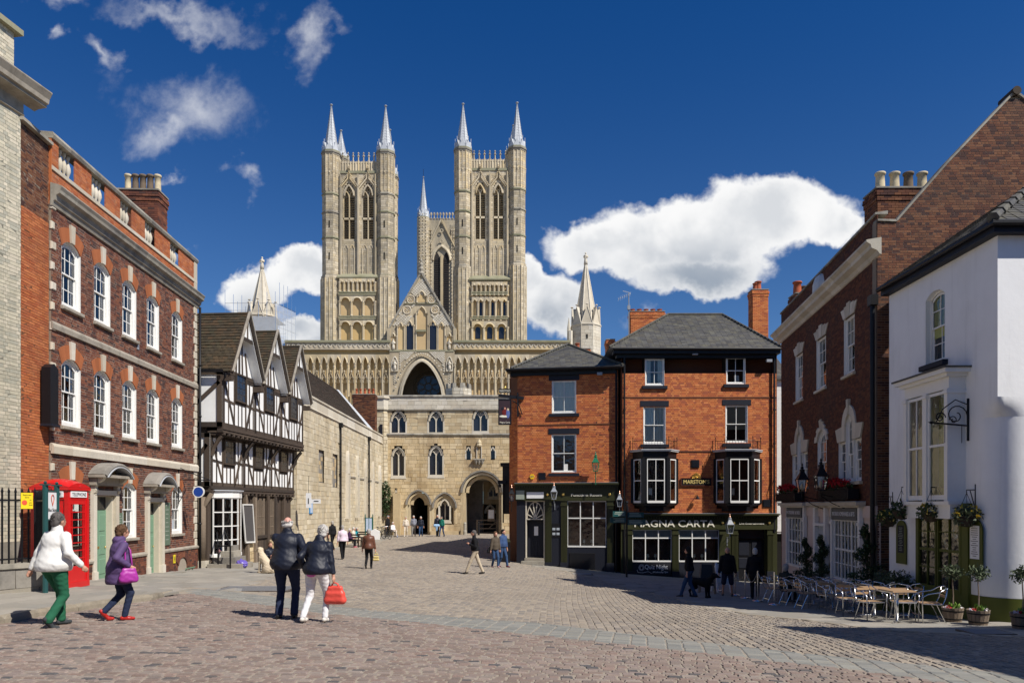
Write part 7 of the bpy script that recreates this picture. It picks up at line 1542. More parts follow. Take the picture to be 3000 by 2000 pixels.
for k,(a,b,c,d)in enumerate(M3):
 cx=(a+b)/2
 if k==1:
  sash(hG,a,b,c,d,3,(3,2),.42,.09,fw=.05,sill_m=stone_pale,behind=(pale_blind,'sides'));W_=b-a;zz_=d-.42;o=seg(cx,W_,zz_,.42,10)
  for i in range(10):
   p,p2=o[i],o[i+1];h_=.18+(.1 if i%2 else 0)+(.2 if i in(4,5)else 0);g=lambda P_,e:(cx+(P_[0]-cx)*(1+e/.5),zz_+(P_[1]-zz_)*(1+e/.5));q=MB();q.prism([p,p2,g(p2,h_),g(p,h_)][::-1],-.05,.02);mk('arch_stone',q,stone_pale,hG)
 else:
  m0,m1,_,dd=Mc[0 if k==0 else 1]
  sash(hG,m0,m1,c,dd,2,(3,2),.36,.09,fw=.05,behind=(pale_blind,'sides'));sash(hG,a,m0-.04,c,d,1,(2,2),0,.09,fw=.05);sash(hG,m1+.04,b,c,d,1,(2,2),0,.09,fw=.05)
  q=MB();q.box(a-.1,b+.1,-.12,.05,c-.1,c);mk('sill',q,stone_pale,hG)
  o=seg(cx,m1-m0,dd-.36,.36,10);o2=seg(cx,m1-m0+.62,dd-.36,.67,10);q=MB();q.prism(o2+[(a-.16,d),(a-.34,d+.42),(cx-(m1-m0)/2-.32,d+.12)][::-1]*0+[(m0-.31,d),(m0,d)]+o[::-1]+[(m1,d),(m1+.31,d)],-.05,.02);mk('arch_surround',q,stone_pale,hG)
  for e,x0,x1 in((-1,a,m0-.31),(1,b,m1+.31)):q=MB();q.prism([(x0,d),(x1,d),(x1,d+.5),(x0+e*.22,d+.45)],-.05,.02);mk('lintel_stone',q,stone_pale,hG)
  q=MB();q.prism([(cx-.07,dd),(cx+.07,dd),(cx+.1,dd+.5),(cx-.1,dd+.5)],-.09,.02);mk('keystone',q,stone_pale,hG)
q=MB();q.box(0,LG,.02,.1,-2.2,1.6);mk('shop_wall',q,pinkish,hG);q=MB();q.box(0,LG,-.03,.02,1.55,1.93);mk('shop_frieze',q,pinkish,hG)
for a,b in((2299,2372),(2385,2440),(2432,2535)):
 s0,s1=Gf.S(a),Gf.S(b);q=MB();q.box(s0,s1,-.2,0,1.88,1.95);q.box(s0-.05,s1+.05,-.3,0,1.95,2.05);mk('shop_cornice',q,stone_pale,hG);q=MB();q.box(s0-.05,s1+.05,-.32,.02,2.05,2.08);mk('lead_capping',q,lead_dark,hG)
grey_fascia=mat('grey_fascia_paint',(.13,.135,.125),rough=.6,bump=0)
def multi(h_,s0,s1,z0,z1,cols,rows,m=white_paint,y=-.02,nm='shop_window'):
 q=MB();q.box(s0-.06,s0+.03,y-.05,.03,z0-.1,z1+.05);q.box(s1-.03,s1+.06,y-.05,.03,z0-.1,z1+.05);q.box(s0+.03,s1-.03,y-.05,.03,z0-.1,z0);q.box(s0+.03,s1-.03,y-.05,.03,z1,z1+.05);f=mk(nm,q,m,h_);q=MB()
 for i in range(1,cols):x=s0+(s1-s0)*i/cols;q.box(x-.018,x+.018,y-.03,y+.01,z0,z1)
 for j in range(1,rows):z=z0+(z1-z0)*j/rows;q.box(s0+.03,s1-.03,y-.025,y+.008,z-(.035 if j*2==rows else.014),z+(.035 if j*2==rows else.014))
 for i in(cols//3,cols-cols//3):
  if cols>4:x=s0+(s1-s0)*i/cols;q.box(x-.045,x+.045,y-.035,y+.01,z0,z1)
 mk('glazing_bars',q,m,f)
 for i in range(cols):
  for j in range(rows):x0,x1=s0+(s1-s0)*i/cols,s0+(s1-s0)*(i+1)/cols;a,b=z0+(z1-z0)*j/rows,z0+(z1-z0)*(j+1)/rows;t_=R.uniform(-.006,.006);q=MB();q.add([(x0,y,a),(x1,y+t_,a),(x1,y,b),(x0,y-t_,b)],[(0,1,2,3)]);mk('pane',q,GLASS,f)
 q=MB();q.box(s0,s1,y+.03,y+.05,z0,z1);mk('room_back',q,dark_room,f);return f
for a,b,n in((2315,2358,5),(2450,2520,7)):
 s0,s1=Gf.S(a),Gf.S(b);multi(hG,s0,s1,-.5,1.42,n,4);q=MB();q.box(s0-.2,s1+.2,-.06,.02,-2.2,-.6);mk('stall_riser',q,pinkish,hG)
 for x in(s0-.2,s1+.2):q=MB();q.box(x-.1,x+.1,-.12,0,-2.2,1.9);q.box(x-.13,x+.13,-.15,0,1.3,1.4);mk('shop_pilaster',q,white_paint,hG)
for a,b,s_ in((2310,2356,'PATISSERIE & DELI'),(2444,2521,'INTERIOR HOMEWARES & GIFTS')):
 s0,s1=Gf.S(a),Gf.S(b);q=MB();q.box(s0,s1,-.12,-.03,1.46,1.86);mk('shop_sign',q,grey_fascia,hG);text(hG,s_,letter_white,(s0+s1)/2,1.6,.14,-.125,'shop_lettering',wid=(s1-s0)*.85,ext=.003)
s0,s1=Gf.S(2399),Gf.S(2424);q=MB();q.box(s0-.25,s0,-.15,0,-2.2,1.9);q.box(s1,s1+.25,-.15,0,-2.2,1.9);q.box(s0-.25,s1+.25,-.16,0,1.2,1.3);q.box(s0,s1,-.03,0,.35,.45);dc_=mk('door_case',q,white_paint,hG);q=MB();q.box(s0,s1,-.02,.0,.45,1.2);mk('transom_light',q,pale_blind,dc_);q=MB();q.box(s0,s1,-.01,.01,-2,.35);mk('open_doorway',q,void_dark,dc_)
q=MB();q.tube([(LG-.05,-.12,-1.3),(LG-.05,-.12,8.0)],.07,8);q.box(LG-.2,LG+.1,-.22,0,7.9,8.2);mk('downpipe',q,black_paint,hG)
q=MB();q.box(.05,LG-1.4,.75,9,-2,9.6);mk('rear_wall',q,brick_gable,hG);q=MB();q.box(0,.02,0,9,-2,10.5);mk('far_side_wall',q,brick_gable,hG)
Gg=Fr((10.87,22.35),(21.5,22.35));s_=Gg.S
gpts=[(0,Gg.Z(2570,648)),(s_(2625),Gg.Z(2625,650)),(s_(2774),Gg.Z(2774,480)),(s_(2963),Gg.Z(2963,281)),(s_(2985),Gg.Z(2985,281)),(10.6,9.5)]
flk=mk('flank_wall',MB().box(.02,10.6,.06,.3,-2,9.4),mortar_mid,hG);flk.rotation_euler.z=Gg.rz-Gf.rz;v=Matrix.Rotation(-Gf.rz,3,'Z')@Vector((Gg.o.x-Gf.o.x,Gg.o.y-Gf.o.y,0));flk.location=v
def gspan(za,zb):
 zm=(za+zb)/2;xs_=[];pl_=[(0,-9)]+gpts+[(10.6,-9)]
 for(x0,z0),(x1,z1)in zip(pl_,pl_[1:]):
  if(z0-zm)*(z1-zm)<0:xs_.append(x0+(x1-x0)*(zm-z0)/(z1-z0))
 xs_.sort();return list(zip(xs_[::2],xs_[1::2]))
Cc_,U_c,V_c,N_c=[],[],[],[];z=-1.5;mo=MB()
while z<14:
 for p,q_ in gspan(z,z+.075):
  mo.add([(p,.0,z),(q_,0,z),(q_,0,z+.075),(p,0,z+.075)],[(0,1,2,3)],.5);k=int(z/.075);s=p-(k%2)*.11
  while s<q_:
   L_=.225 if k%4 else.11;a,b=max(p,s),min(q_,s+L_);s+=L_
   if b-a>.03:Cc_.append(((a+b)/2,.006,z+.0375));U_c.append(((b-a)/2-.006,0,0));V_c.append((0,0,.031));N_c.append((0,-.010-R.random()*.004,0))
 z+=.075
fm=mk('gable_mortar',mo,mortar_mid,hG);fm.rotation_euler.z=flk.rotation_euler.z;fm.location=flk.location
pieces('brick',flk,brick_gable,Cc_,U_c,V_c,N_c,0)
q=MB();q.prism([(x,z)for x,z in gpts]+[(10.6,0),(0,0)],.05,.3);o=mk('gable_core',q,mortar_mid,hG);o.rotation_euler.z=flk.rotation_euler.z;o.location=flk.location
for(x0,z0),(x1,z1)in zip(gpts[:-1],gpts[1:]):q=MB();q.bar((x0,.1,z0+.03),(x1,.1,z1+.03),.06,.3,up=(0,1,0));o=mk('gable_coping',q,stone_grey,hG);o.rotation_euler.z=flk.rotation_euler.z;o.location=flk.location
q=MB();q.tube([((gpts[3][0]+gpts[4][0])/2,-.1,gpts[3][1]+.12),((gpts[3][0]+gpts[4][0])/2,.6,gpts[3][1]+.08)],.13,10);o=mk('ridge_tile',q,tile_dark,hG);o.rotation_euler.z=flk.rotation_euler.z;o.location=flk.location
q=MB();rp=gpts;q.add([(rp[1][0]+.8,.3,rp[1][1]-.4),(rp[3][0],.3,rp[3][1]-1.4),(rp[3][0],9,rp[3][1]-1.4),(rp[1][0]+.8,9,rp[1][1]-.4)],[(0,1,2,3)]);q.add([(rp[3][0],.3,rp[3][1]-1.4),(10.6,.3,9.3),(10.6,9,9.3),(rp[3][0],9,rp[3][1]-1.4)],[(0,1,2,3)]);o=mk('roof_slope',q,tile_dark,hG);o.rotation_euler.z=flk.rotation_euler.z;o.location=flk.location
stack('chimney_stack','brick chimney with four buff and grey pots behind the parapet of the dark brick house',2566,2712,552,23.2,9,brick_gable,[(2597,.16,.62,clay_buff),(2640,.16,.62,clay_buff),(2681,.16,.62,clay_sooty),(2722,.16,.62,clay_buff)],.8)
stack('chimney_stack','far small chimney with a red pot over the dark brick parapet',2330,2370,860,33,9,brick_gable,[(2346,.2,.6,clay_red),(2366,.15,.4,clay_sooty)],.8)
q=MB();Yd=28.0;q.lathe([(.6,0),(.6,.6),(.52,.85),(.3,1.02),(0,1.08)],(0,0,0),14);t=thing('roof_dormer','curved lead-topped dormer just above the dark brick parapet','dormer',(ray(2407,800,Yd).x+.3,Yd,9.6));mk('dormer_hood',q,lead,t)
def leaves(q,c,r,n,s=.05,flat=1.0,seed=1,shell=.5,up=0.0):
 rr=np.random.RandomState(seed)
 for _ in range(n):
  d=rr.normal(size=3);d/=np.linalg.norm(d)+1e-9;k=shell+(1-shell)*rr.rand()
  p=Vector((c[0]+d[0]*r[0]*k,c[1]+d[1]*r[1]*k,c[2]+d[2]*r[2]*k*flat));a=Vector(rr.normal(size=3)).normalized();a=(a+Vector(d)*.7+Vector((0,0,up))).normalized();b=a.cross(Vector(rr.normal(size=3))).normalized();L=s*rr.uniform(.6,1.4)
  q.add([p-a*L,p+b*L*.38,p+a*L,p-b*L*.38],[(0,1,2,3)],rr.rand())
leaf_dark=mat('dark_leaf',[(.035,.06,.02),(.05,.085,.03),(.025,.045,.018)],rough=.6,bump=0);leaf_olive=mat('olive_leaf',[(.09,.115,.06),(.13,.155,.09),(.06,.085,.04)],rough=.6,bump=0);leaf_fresh=mat('fresh_leaf',[(.12,.24,.03),(.18,.30,.05)],rough=.6,bump=0)
petal_red=mat('red_petal',[(.50,.010,.015),(.34,.006,.012)],rough=.6,bump=0);petal_yel=mat('yellow_petal',[(.75,.52,.05),(.80,.66,.2)],bump=0);petal_wht=mat('white_petal',[(.75,.72,.72),(.7,.6,.65)],bump=0);petal_vio=mat('violet_petal',[(.22,.12,.4)],bump=0)
for a,b,lab in((2300,2358,'red geraniums in an iron window box under the far arched window'),(2431,2523,'red geraniums in a long iron window box under the wide arched window')):
 s0,s1=Gf.S(a),Gf.S(b);t=thing('window_box',lab,'window box',Gf.W((s0+s1)/2,-.22,2.15),Gf.rz);w_=(s1-s0)/2
 q=MB();q.box(-w_,w_,-.18,.15,.0,.32);mk('planter',q,black_paint,t);q=MB();n=int(2*w_/.12)
 for i in range(n+1):x=-w_+2*w_*i/n;q.tube([(x,-.2,-.05),(x,-.24,.15),(x,-.2,.36)],.01,4)
 q.tube([(-w_,-.2,.36),(w_,-.2,.36)],.014,4);mk('iron_basket',q,black_paint,t)
 q=MB();leaves(q,(0,-.05,.42),(w_,.2,.18),int(w_*320),.06,seed=3);o=mk('foliage',q,leaf_dark,t);o['kind']='stuff'
 q=MB();leaves(q,(0,-.1,.55),(w_,.22,.18),int(w_*420),.05,seed=4);o=mk('blossom',q,petal_red,t);o['kind']='stuff'
lantern('wall_lantern','black bracket lantern left of the shop door, by the far window box',Gf.W(Gf.S(2350,.8),-.8,Gf.Z(2350,1440,.8)),Gf.rz,1.05,black_paint,black_paint,arm=.75)
lantern('wall_lantern','black bracket lantern between the two red window boxes',Gf.W(Gf.S(2405,.8),-.8,Gf.Z(2405,1433,.8)),Gf.rz,1.05,black_paint,black_paint,arm=.75)
# white rendered building at the right edge
Hh=Fr((10.80,21.50),(10.80,16.70));hH=Hh.root('white_rendered_building','white rendered corner building with an olive green base at the right edge','building');LH=Hh.L
zEv,zO=7.95,.0
rc_=.75;zP=4.35
def hz(px,py):return Hh.Z(px,py)
wu=(Hh.S(2712),Hh.S(2768),5.56,7.42)
bw_=(Hh.S(2663,.3),Hh.S(2791,.3),hz(2720,1465),hz(2720,1165))
sf_=(Hh.S(2669,.2),Hh.S(2820,.2))
def wall_mesh(spans_h,z0,z1,y=0.0):pass
def holed(root,name,m,s0,s1,z0,z1,hs,y=0.0,th=.12):
 "flat wall with real openings, built from strips"
 zs_=sorted(set([z0,z1]+[h[2]for h in hs if z0<h[2]<z1]+[h[3]for h in hs if z0<h[3]<z1]));q=MB()
 for a,b in zip(zs_[:-1],zs_[1:]):
  iv=[(s0,s1)]
  for h in hs:
   if h[2]<=a and h[3]>=b:
    nv=[]
    for p,r_ in iv:
     if h[1]<=p or h[0]>=r_:nv.append((p,r_));continue
     if h[0]>p:nv.append((p,h[0]))
     if h[1]<r_:nv.append((h[1],r_))
    iv=nv
  for p,r_ in iv:q.box(p,r_,y,y+th,a,b)
 return mk(name,q,m,root)
yt=-.15
holed(hH,'rendered_wall',white_render,0,LH,zP,zEv,[wu])
holed(hH,'rendered_wall',white_render,0,LH-rc_,yt,zP,[])
holed(hH,'olive_base',olive,0,LH-rc_,-1.6,yt,[],y=-.012)
q=MB()
for nm,m_,z0,z1,rr_ in(('rounded_corner',white_render,yt,zP,rc_),('rounded_base',olive,-1.6,yt,rc_+.012)):
 q=MB();n=14;cx,cy=LH-rc_,rc_;pts=[(cx+rr_*math.cos(-PI/2+PI/2*i/n),cy+rr_*math.sin(-PI/2+PI/2*i/n))for i in range(n+1)]
 q.add([(x,y,z0)for x,y in pts]+[(x,y,z1)for x,y in pts],[(i,i+1,i+n+2,i+n+1)for i in range(n)]);mk(nm,q,m_,hH,smooth=True)
q=MB();q.box(LH,LH+.012,rc_,12,-1.6,yt);mk('olive_base',q,olive,hH)
q=MB();q.box(LH-.12,LH,0.12,12,zP,zEv);q.box(LH-.12,LH,rc_,12,yt,zP);mk('front_wall',q,white_render,hH)
q=MB();n=14;lv=8;vv=[]
for j in range(lv+1):
 t=j/lv;z=zP-.0+.42*t;e=math.sin(t*PI/2)
 for i in range(n+1):
  a=-PI/2+PI/2*i/n;x,y=(LH-rc_)+rc_*math.cos(a),rc_+rc_*math.sin(a);k=1/max(math.cos(a+PI/2),math.sin(a+PI/2),1e-6);sx_,sy_=(LH-rc_)+rc_*math.cos(a)*k,rc_+rc_*math.sin(a)*k;vv.append((x+(sx_-x)*e,y+(sy_-y)*e,zP-.42+.42*t))
q.add(vv,[(j*(n+1)+i,j*(n+1)+i+1,(j+1)*(n+1)+i+1,(j+1)*(n+1)+i)for j in range(lv)for i in range(n)]);q.v=[(x+.002,y-.002,z)for x,y,z in q.v];mk('corner_squinch',q,white_render,hH,smooth=True)
q=MB();q.box(-.05,LH+.22,-.22,.0,zEv-.02,zEv+.2);q.box(LH,LH+.22,0,12,zEv-.02,zEv+.2);mk('eaves_board',q,navy_paint,hH)
q=MB();q.tube([(-.05,-.3,zEv+.16),(LH+.3,-.3,zEv+.16),(LH+.3,12,zEv+.16)],.07,8);mk('gutter',q,black_paint,hH)
ze2=zEv+.2;tiles('slate',hH,slate,(-.1,-.3,ze2),(LH+.3,-.3,ze2),(-.1,3.2,ze2+2.4),(LH-3.0,3.2,ze2+2.4),.3,.2,.02,singles=80)
tiles('slate',hH,slate,(LH+.3,-.3,ze2),(LH+.3,11,ze2),(LH-3.0,3.2,ze2+2.4),(LH-3.0,11,ze2+2.4),.3,.2,.02,singles=80)
q=MB();q.add([(-.1,-.28,ze2-.02),(LH+.28,-.28,ze2-.02),(LH-3,3.2,ze2+2.37),(-.1,3.2,ze2+2.37)],[(0,1,2,3)]);q.add([(LH+.28,-.28,ze2-.02),(LH+.28,11,ze2-.02),(LH-3,11,ze2+2.37),(LH-3,3.2,ze2+2.37)],[(0,1,2,3)]);mk('roof_deck',q,slate,hH)
for i in range(9):t0,t1=i/9,(i+.93)/9;A_=Vector((LH+.3,-.3,ze2+.05));B_=Vector((LH-3,3.2,ze2+2.45));q=MB();q.tube([A_.lerp(B_,t0),A_.lerp(B_,t1)],[.13,.1],7);mk('hip_tile',q,slate,hH)
a,b,c,d=wu;sash(hH,a,b,c,d,2,(2,2),.16,.14,fw=.05,behind=(curtain_g,'top'),reveal=True)
q=MB();q.box(a-.0,a+.004,0,.3,c,d);q.box(b-.004,b,0,.3,c,d);q.box(a,b,0,.3,c-.01,c+.0);q.box(a,b,.0,.26,d-.0,d+.01);mk('window_reveal',q,white_render,hH)
for sg in(-1,1):o=seg((a+b)/2,b-a,d-.17,.17,8);q=MB();q.prism([(x,z)for x,z in o][::-1]+[(b,d+.01),(a,d+.01)],-.001,.13);mk('arched_head',q,white_render,hH)if sg==1 else None
q=MB();q.cbox(a-.1,b+.14,-.14,.1,c-.13,c,.01);mk('sill',q,navy_paint,hH)
a,b,c,d=bw_;pr=.42
q=MB();q.box(a-.02,b+.02,-pr+.02,0,d,d+.28);bb_=mk('bay_window',q,white_paint,hH);q=MB();q.box(a-.1,b+.1,-pr,0,c-.45,c-.1);mk('bay_apron',q,white_paint,bb_)
q=MB();q.box(a-.14,b+.14,-pr-.06,0,c-.12,c-.03);mk('bay_sill',q,white_paint,bb_);q=MB();q.box(a-.1,b+.1,-pr-.08,0,d+.28,d+.36);q.box(a-.22,b+.22,-pr-.18,0,d+.36,d+.46);mk('bay_moulding',q,white_paint,bb_);q=MB();q.box(a-.26,b+.26,-pr-.22,.02,d+.46,d+.5);mk('bay_roof',q,slate,bb_)
m_=(a+b)/2
for x0,x1 in((a-.02,a+.12),(m_-.09,m_+.09),(b-.12,b+.02)):q=MB();q.box(x0,x1,-pr-.02,0,c-.03,d);q.box(x0-.03,x1+.03,-pr-.05,0,d-.12,d-.04);mk('bay_pilaster',q,white_paint,bb_)
for x0,x1,bh in((a+.12,m_-.09,curtain_g if 0 else blind_c),(m_+.09,b-.12,curtain_g)):
 q=MB();q.box(x0,x0+.06,-pr+.03,-pr+.1,c,d-.03);q.box(x1-.06,x1,-pr+.03,-pr+.1,c,d-.03);q.box(x0+.06,x1-.06,-pr+.03,-pr+.1,c,c+.12);q.box(x0+.06,x1-.06,-pr+.03,-pr+.1,d-.1,d-.03);q.box(x0+.06,x1-.06,-pr+.02,-pr+.08,(c+d)/2-.03,(c+d)/2+.03)
 if bh is blind_c:q.box((x0+x1)/2-.015,(x0+x1)/2+.015,-pr+.04,-pr+.08,c+.1,d-.1)
 s_w=mk('sash',q,white_paint,bb_)
 for za_,zb4 in((c+.1,(c+d)/2),((c+d)/2,d-.1)):q=MB();q.add([(x0+.06,-pr+.06,za_),(x1-.06,-pr+.06,za_),(x1-.06,-pr+.06,zb4),(x0+.06,-pr+.06,zb4)],[(0,1,2,3)]);mk('pane',q,GLASS,s_w)
 q=MB();n=12
 for i in range(n):u0=x0+(x1-x0)*i/n;u1=x0+(x1-x0)*(i+1)/n;q.add([(u0,-.12+.03*(i%2),c),(u1,-.12+.03*((i+1)%2),c),(u1,-.12+.03*((i+1)%2),d),(u0,-.12+.03*(i%2),d)],[(0,1,2,3)])
 mk('curtain',q,bh,s_w)
s0,s1=sf_;zt_,zb5=hz(2745,1480),hz(2745,1722)
q=MB();q.box(s0,s1,-.10,0,zt_-.16,zt_);q.box(s0-.06,s1+.06,-.18,0,zt_-.02,zt_+.05);q.box(s0,s1,-.08,0,-1.5,-.2);q.box(s0,s0+.1,-.08,0,-.2,zt_-.16);q.box(s1-.3,s1,-.08,0,-.2,zt_-.16);sfm=mk('shopfront',q,olive,hH)
for a2,b2 in((s0+.12,(s0+s1-.3)/2-.04),((s0+s1-.3)/2+.04,s1-.32)):multi(hH,a2,b2,-.1,zt_-.2,2,4,olive,-.04,'olive_window')
for px0,px1,pt,pb,lab in((2630,2659,1523,1650,'chalk'),(2840,2884,1520,1675,'menu')):
 a2,b2=Hh.S(px0),Hh.S(px1);c2=(a2+b2)/2;t,bt=hz(c2 and(px0+px1)/2,pt),hz((px0+px1)/2,pb);th=thing('menu_case','round-topped olive %s board on the white wall %s the olive shopfront'%(lab,'left of' if lab=='chalk' else 'right of'),'sign',Hh.W(c2,-.02,bt),Hh.rz);w_=(b2-a2)/2
 q=MB();q.prism(seg(0,2*w_,t-bt-w_*.9,w_*.9)[::-1]+[(w_,0),(-w_,0)],-.03,0);mk('case_frame',q,olive,th);q=MB();q.box(-w_*.62,w_*.62,-.035,-.03,(t-bt)*.25,(t-bt)*.88);pn=mk('menu_sheet',q,letter_white if lab=='menu' else navy_paint,th)
 for i in range(14):q=MB();ww_=w_*R.uniform(.2,.5);z=(t-bt)*(.3+.04*i);q.box(-ww_,ww_,-.038,-.035,z,z+.012);mk('lettering',q,letter_black if lab=='menu' else letter_dim,pn)
q=MB();q.box(.02,LH-.2,.75,9,-1.5,zEv);mk('rear_wall',q,white_render,hH)
vf=Matrix.Rotation(-Hh.rz,3,'Z')@Vector((10.8-Hh.o.x,16.7-Hh.o.y,0))
for x0,x1,z0,z1,pm in((1.45,2.75,.75,3.3,olive),(4.2,5.5,.75,3.3,olive),(1.6,2.6,5.3,7.1,white_paint),(4.4,5.4,5.3,7.1,white_paint)):
 q=MB();q.box(x0-.08,x0,-.03,.05,z0,z1);q.box(x1,x1+.08,-.03,.05,z0,z1);q.box(x0-.08,x1+.08,-.03,.05,z1,z1+.08);q.box(x0-.14,x1+.14,-.1,.05,z0-.1,z0);q.box((x0+x1)/2-.02,(x0+x1)/2+.02,-.02,.03,z0,z1);q.box(x0,x1,-.025,.03,(z0+z1)/2-.03,(z0+z1)/2+.03);fw_=mk('front_window',q,pm,hH,loc=vf,rz=-Hh.rz)
 for i in(0,1):
  for j in(0,1):q=MB();u0=x0+(x1-x0)*i/2;w0=z0+(z1-z0)*j/2;q.add([(u0,-.005,w0),(u0+(x1-x0)/2,-.005,w0),(u0+(x1-x0)/2,-.008,w0+(z1-z0)/2),(u0,-.005,w0+(z1-z0)/2)],[(0,1,2,3)]);mk('pane',q,lattice_dark,fw_)
t=thing('scroll_bracket','black wrought iron scroll sign bracket high on the white rounded corner','bracket',(10.78,17.75,hz(2920,1233)))
q=MB();q.tube([(0,.0,-.35),(0,0,.65)],.03,6);q.tube([(.05,0,.0),(-.85,0,.08)],.02,6);q.tube([(-.85,0,.08),(-.95,0,.09)],[.04,.0],6)
def scroll(cx,cz,r,a0,turns,s=1,n=18):return[(cx+r*(1-i/n*.75)*math.cos(a0+s*2*PI*turns*i/n),0,cz+r*(1-i/n*.75)*math.sin(a0+s*2*PI*turns*i/n))for i in range(n+1)]
q.tube(scroll(-.28,.25,.26,0,1.2),.014,5);q.tube(scroll(-.66,.2,.13,0,1.3),.014,5);q.tube(scroll(-.35,.14,.1,PI,1.2,-1),.012,5);q.tube([(-.75,0,.1),(-.6,0,.4),(-.3,0,.62),(0,0,.5)],.014,5)
for x in(-.55,-.15):q.tube([(x,0,.04),(x,0,-.4)],.008,4)
mk('ironwork',q,black_paint,t)
hb_specs=[(2603,1518,18.9+2.4,9.9,'left of the bay, by the dark drainpipe',1),(2641,1495,20.0,10.2,'second from left, beside the white bay',2),(2728,1500,18.6,10.1,'dark and mostly green, hanging in front of the olive shopfront',3),(2832,1512,17.5,10.2,'with yellow and white flowers at the right of the shopfront',4)]
for px,py,Y,_,lab,sd in hb_specs:
 p=ray(px,py,Y);t=thing('hanging_basket','hanging flower basket '+lab,'hanging basket',(p.x,p.y,p.z))
 q=MB();q.lathe([(.0,-.25),(.12,-.22),(.2,-.1),(.24,.02),(.0,.02)],(0,0,0),10);mk('basket',q,oak,t)
 q=MB();leaves(q,(0,0,.02),(.34,.34,.26),420,.055,seed=sd);o=mk('foliage',q,leaf_olive if sd==4 else leaf_dark,t);o['kind']='stuff'
 q=MB();leaves(q,(0,-.05,.08),(.3,.3,.18),60 if sd in(1,4)else 25,.05,seed=sd+9,shell=.9);o=mk('blossom',q,petal_yel if sd!=2 else petal_wht,t);o['kind']='stuff'
 q=MB()
 for a in range(3):q.tube([(.22*math.cos(a*2.1),.22*math.sin(a*2.1),.02),(0,0,.55)],.006,4)
 xw=10.8-p.x;q.tube([(0,0,.55),(.0,0,.62),(xw,0,.62)],.014,5);q.tube([(xw,0,.05),(xw,0,.75)],.018,5);q.tube([(xw,0,.15),(xw*.4,0,.6)],.012,5);q.v=[(a,b,c)for a,b,c in q.v];mk('bracket_and_chains',q,black_paint,t)
og=thing('flat_topped_house','tall brick house standing out of frame to the right','house',(13.2,8.9,0),.18);q=MB();q.box(0,9,-16,0,-1.2,10.3);mk('brick_wall',q,brick_gable,og);q=MB();q.box(-.1,9.1,-16.1,.1,10.3,10.6);mk('cornice',q,stone_grey,og)
cw=thing('castle_wall','long battlemented castle wall behind the viewpoint','wall',(0,-13,0));q=MB();q.box(-45,45,-2,0,-1,8.5);mk('wall',q,stone_grey,cw)
for i in range(30):q=MB();q.box(-45+3*i,-43.2+3*i,-1,0,8.5,9.7);mk('merlon',q,stone_grey,cw)
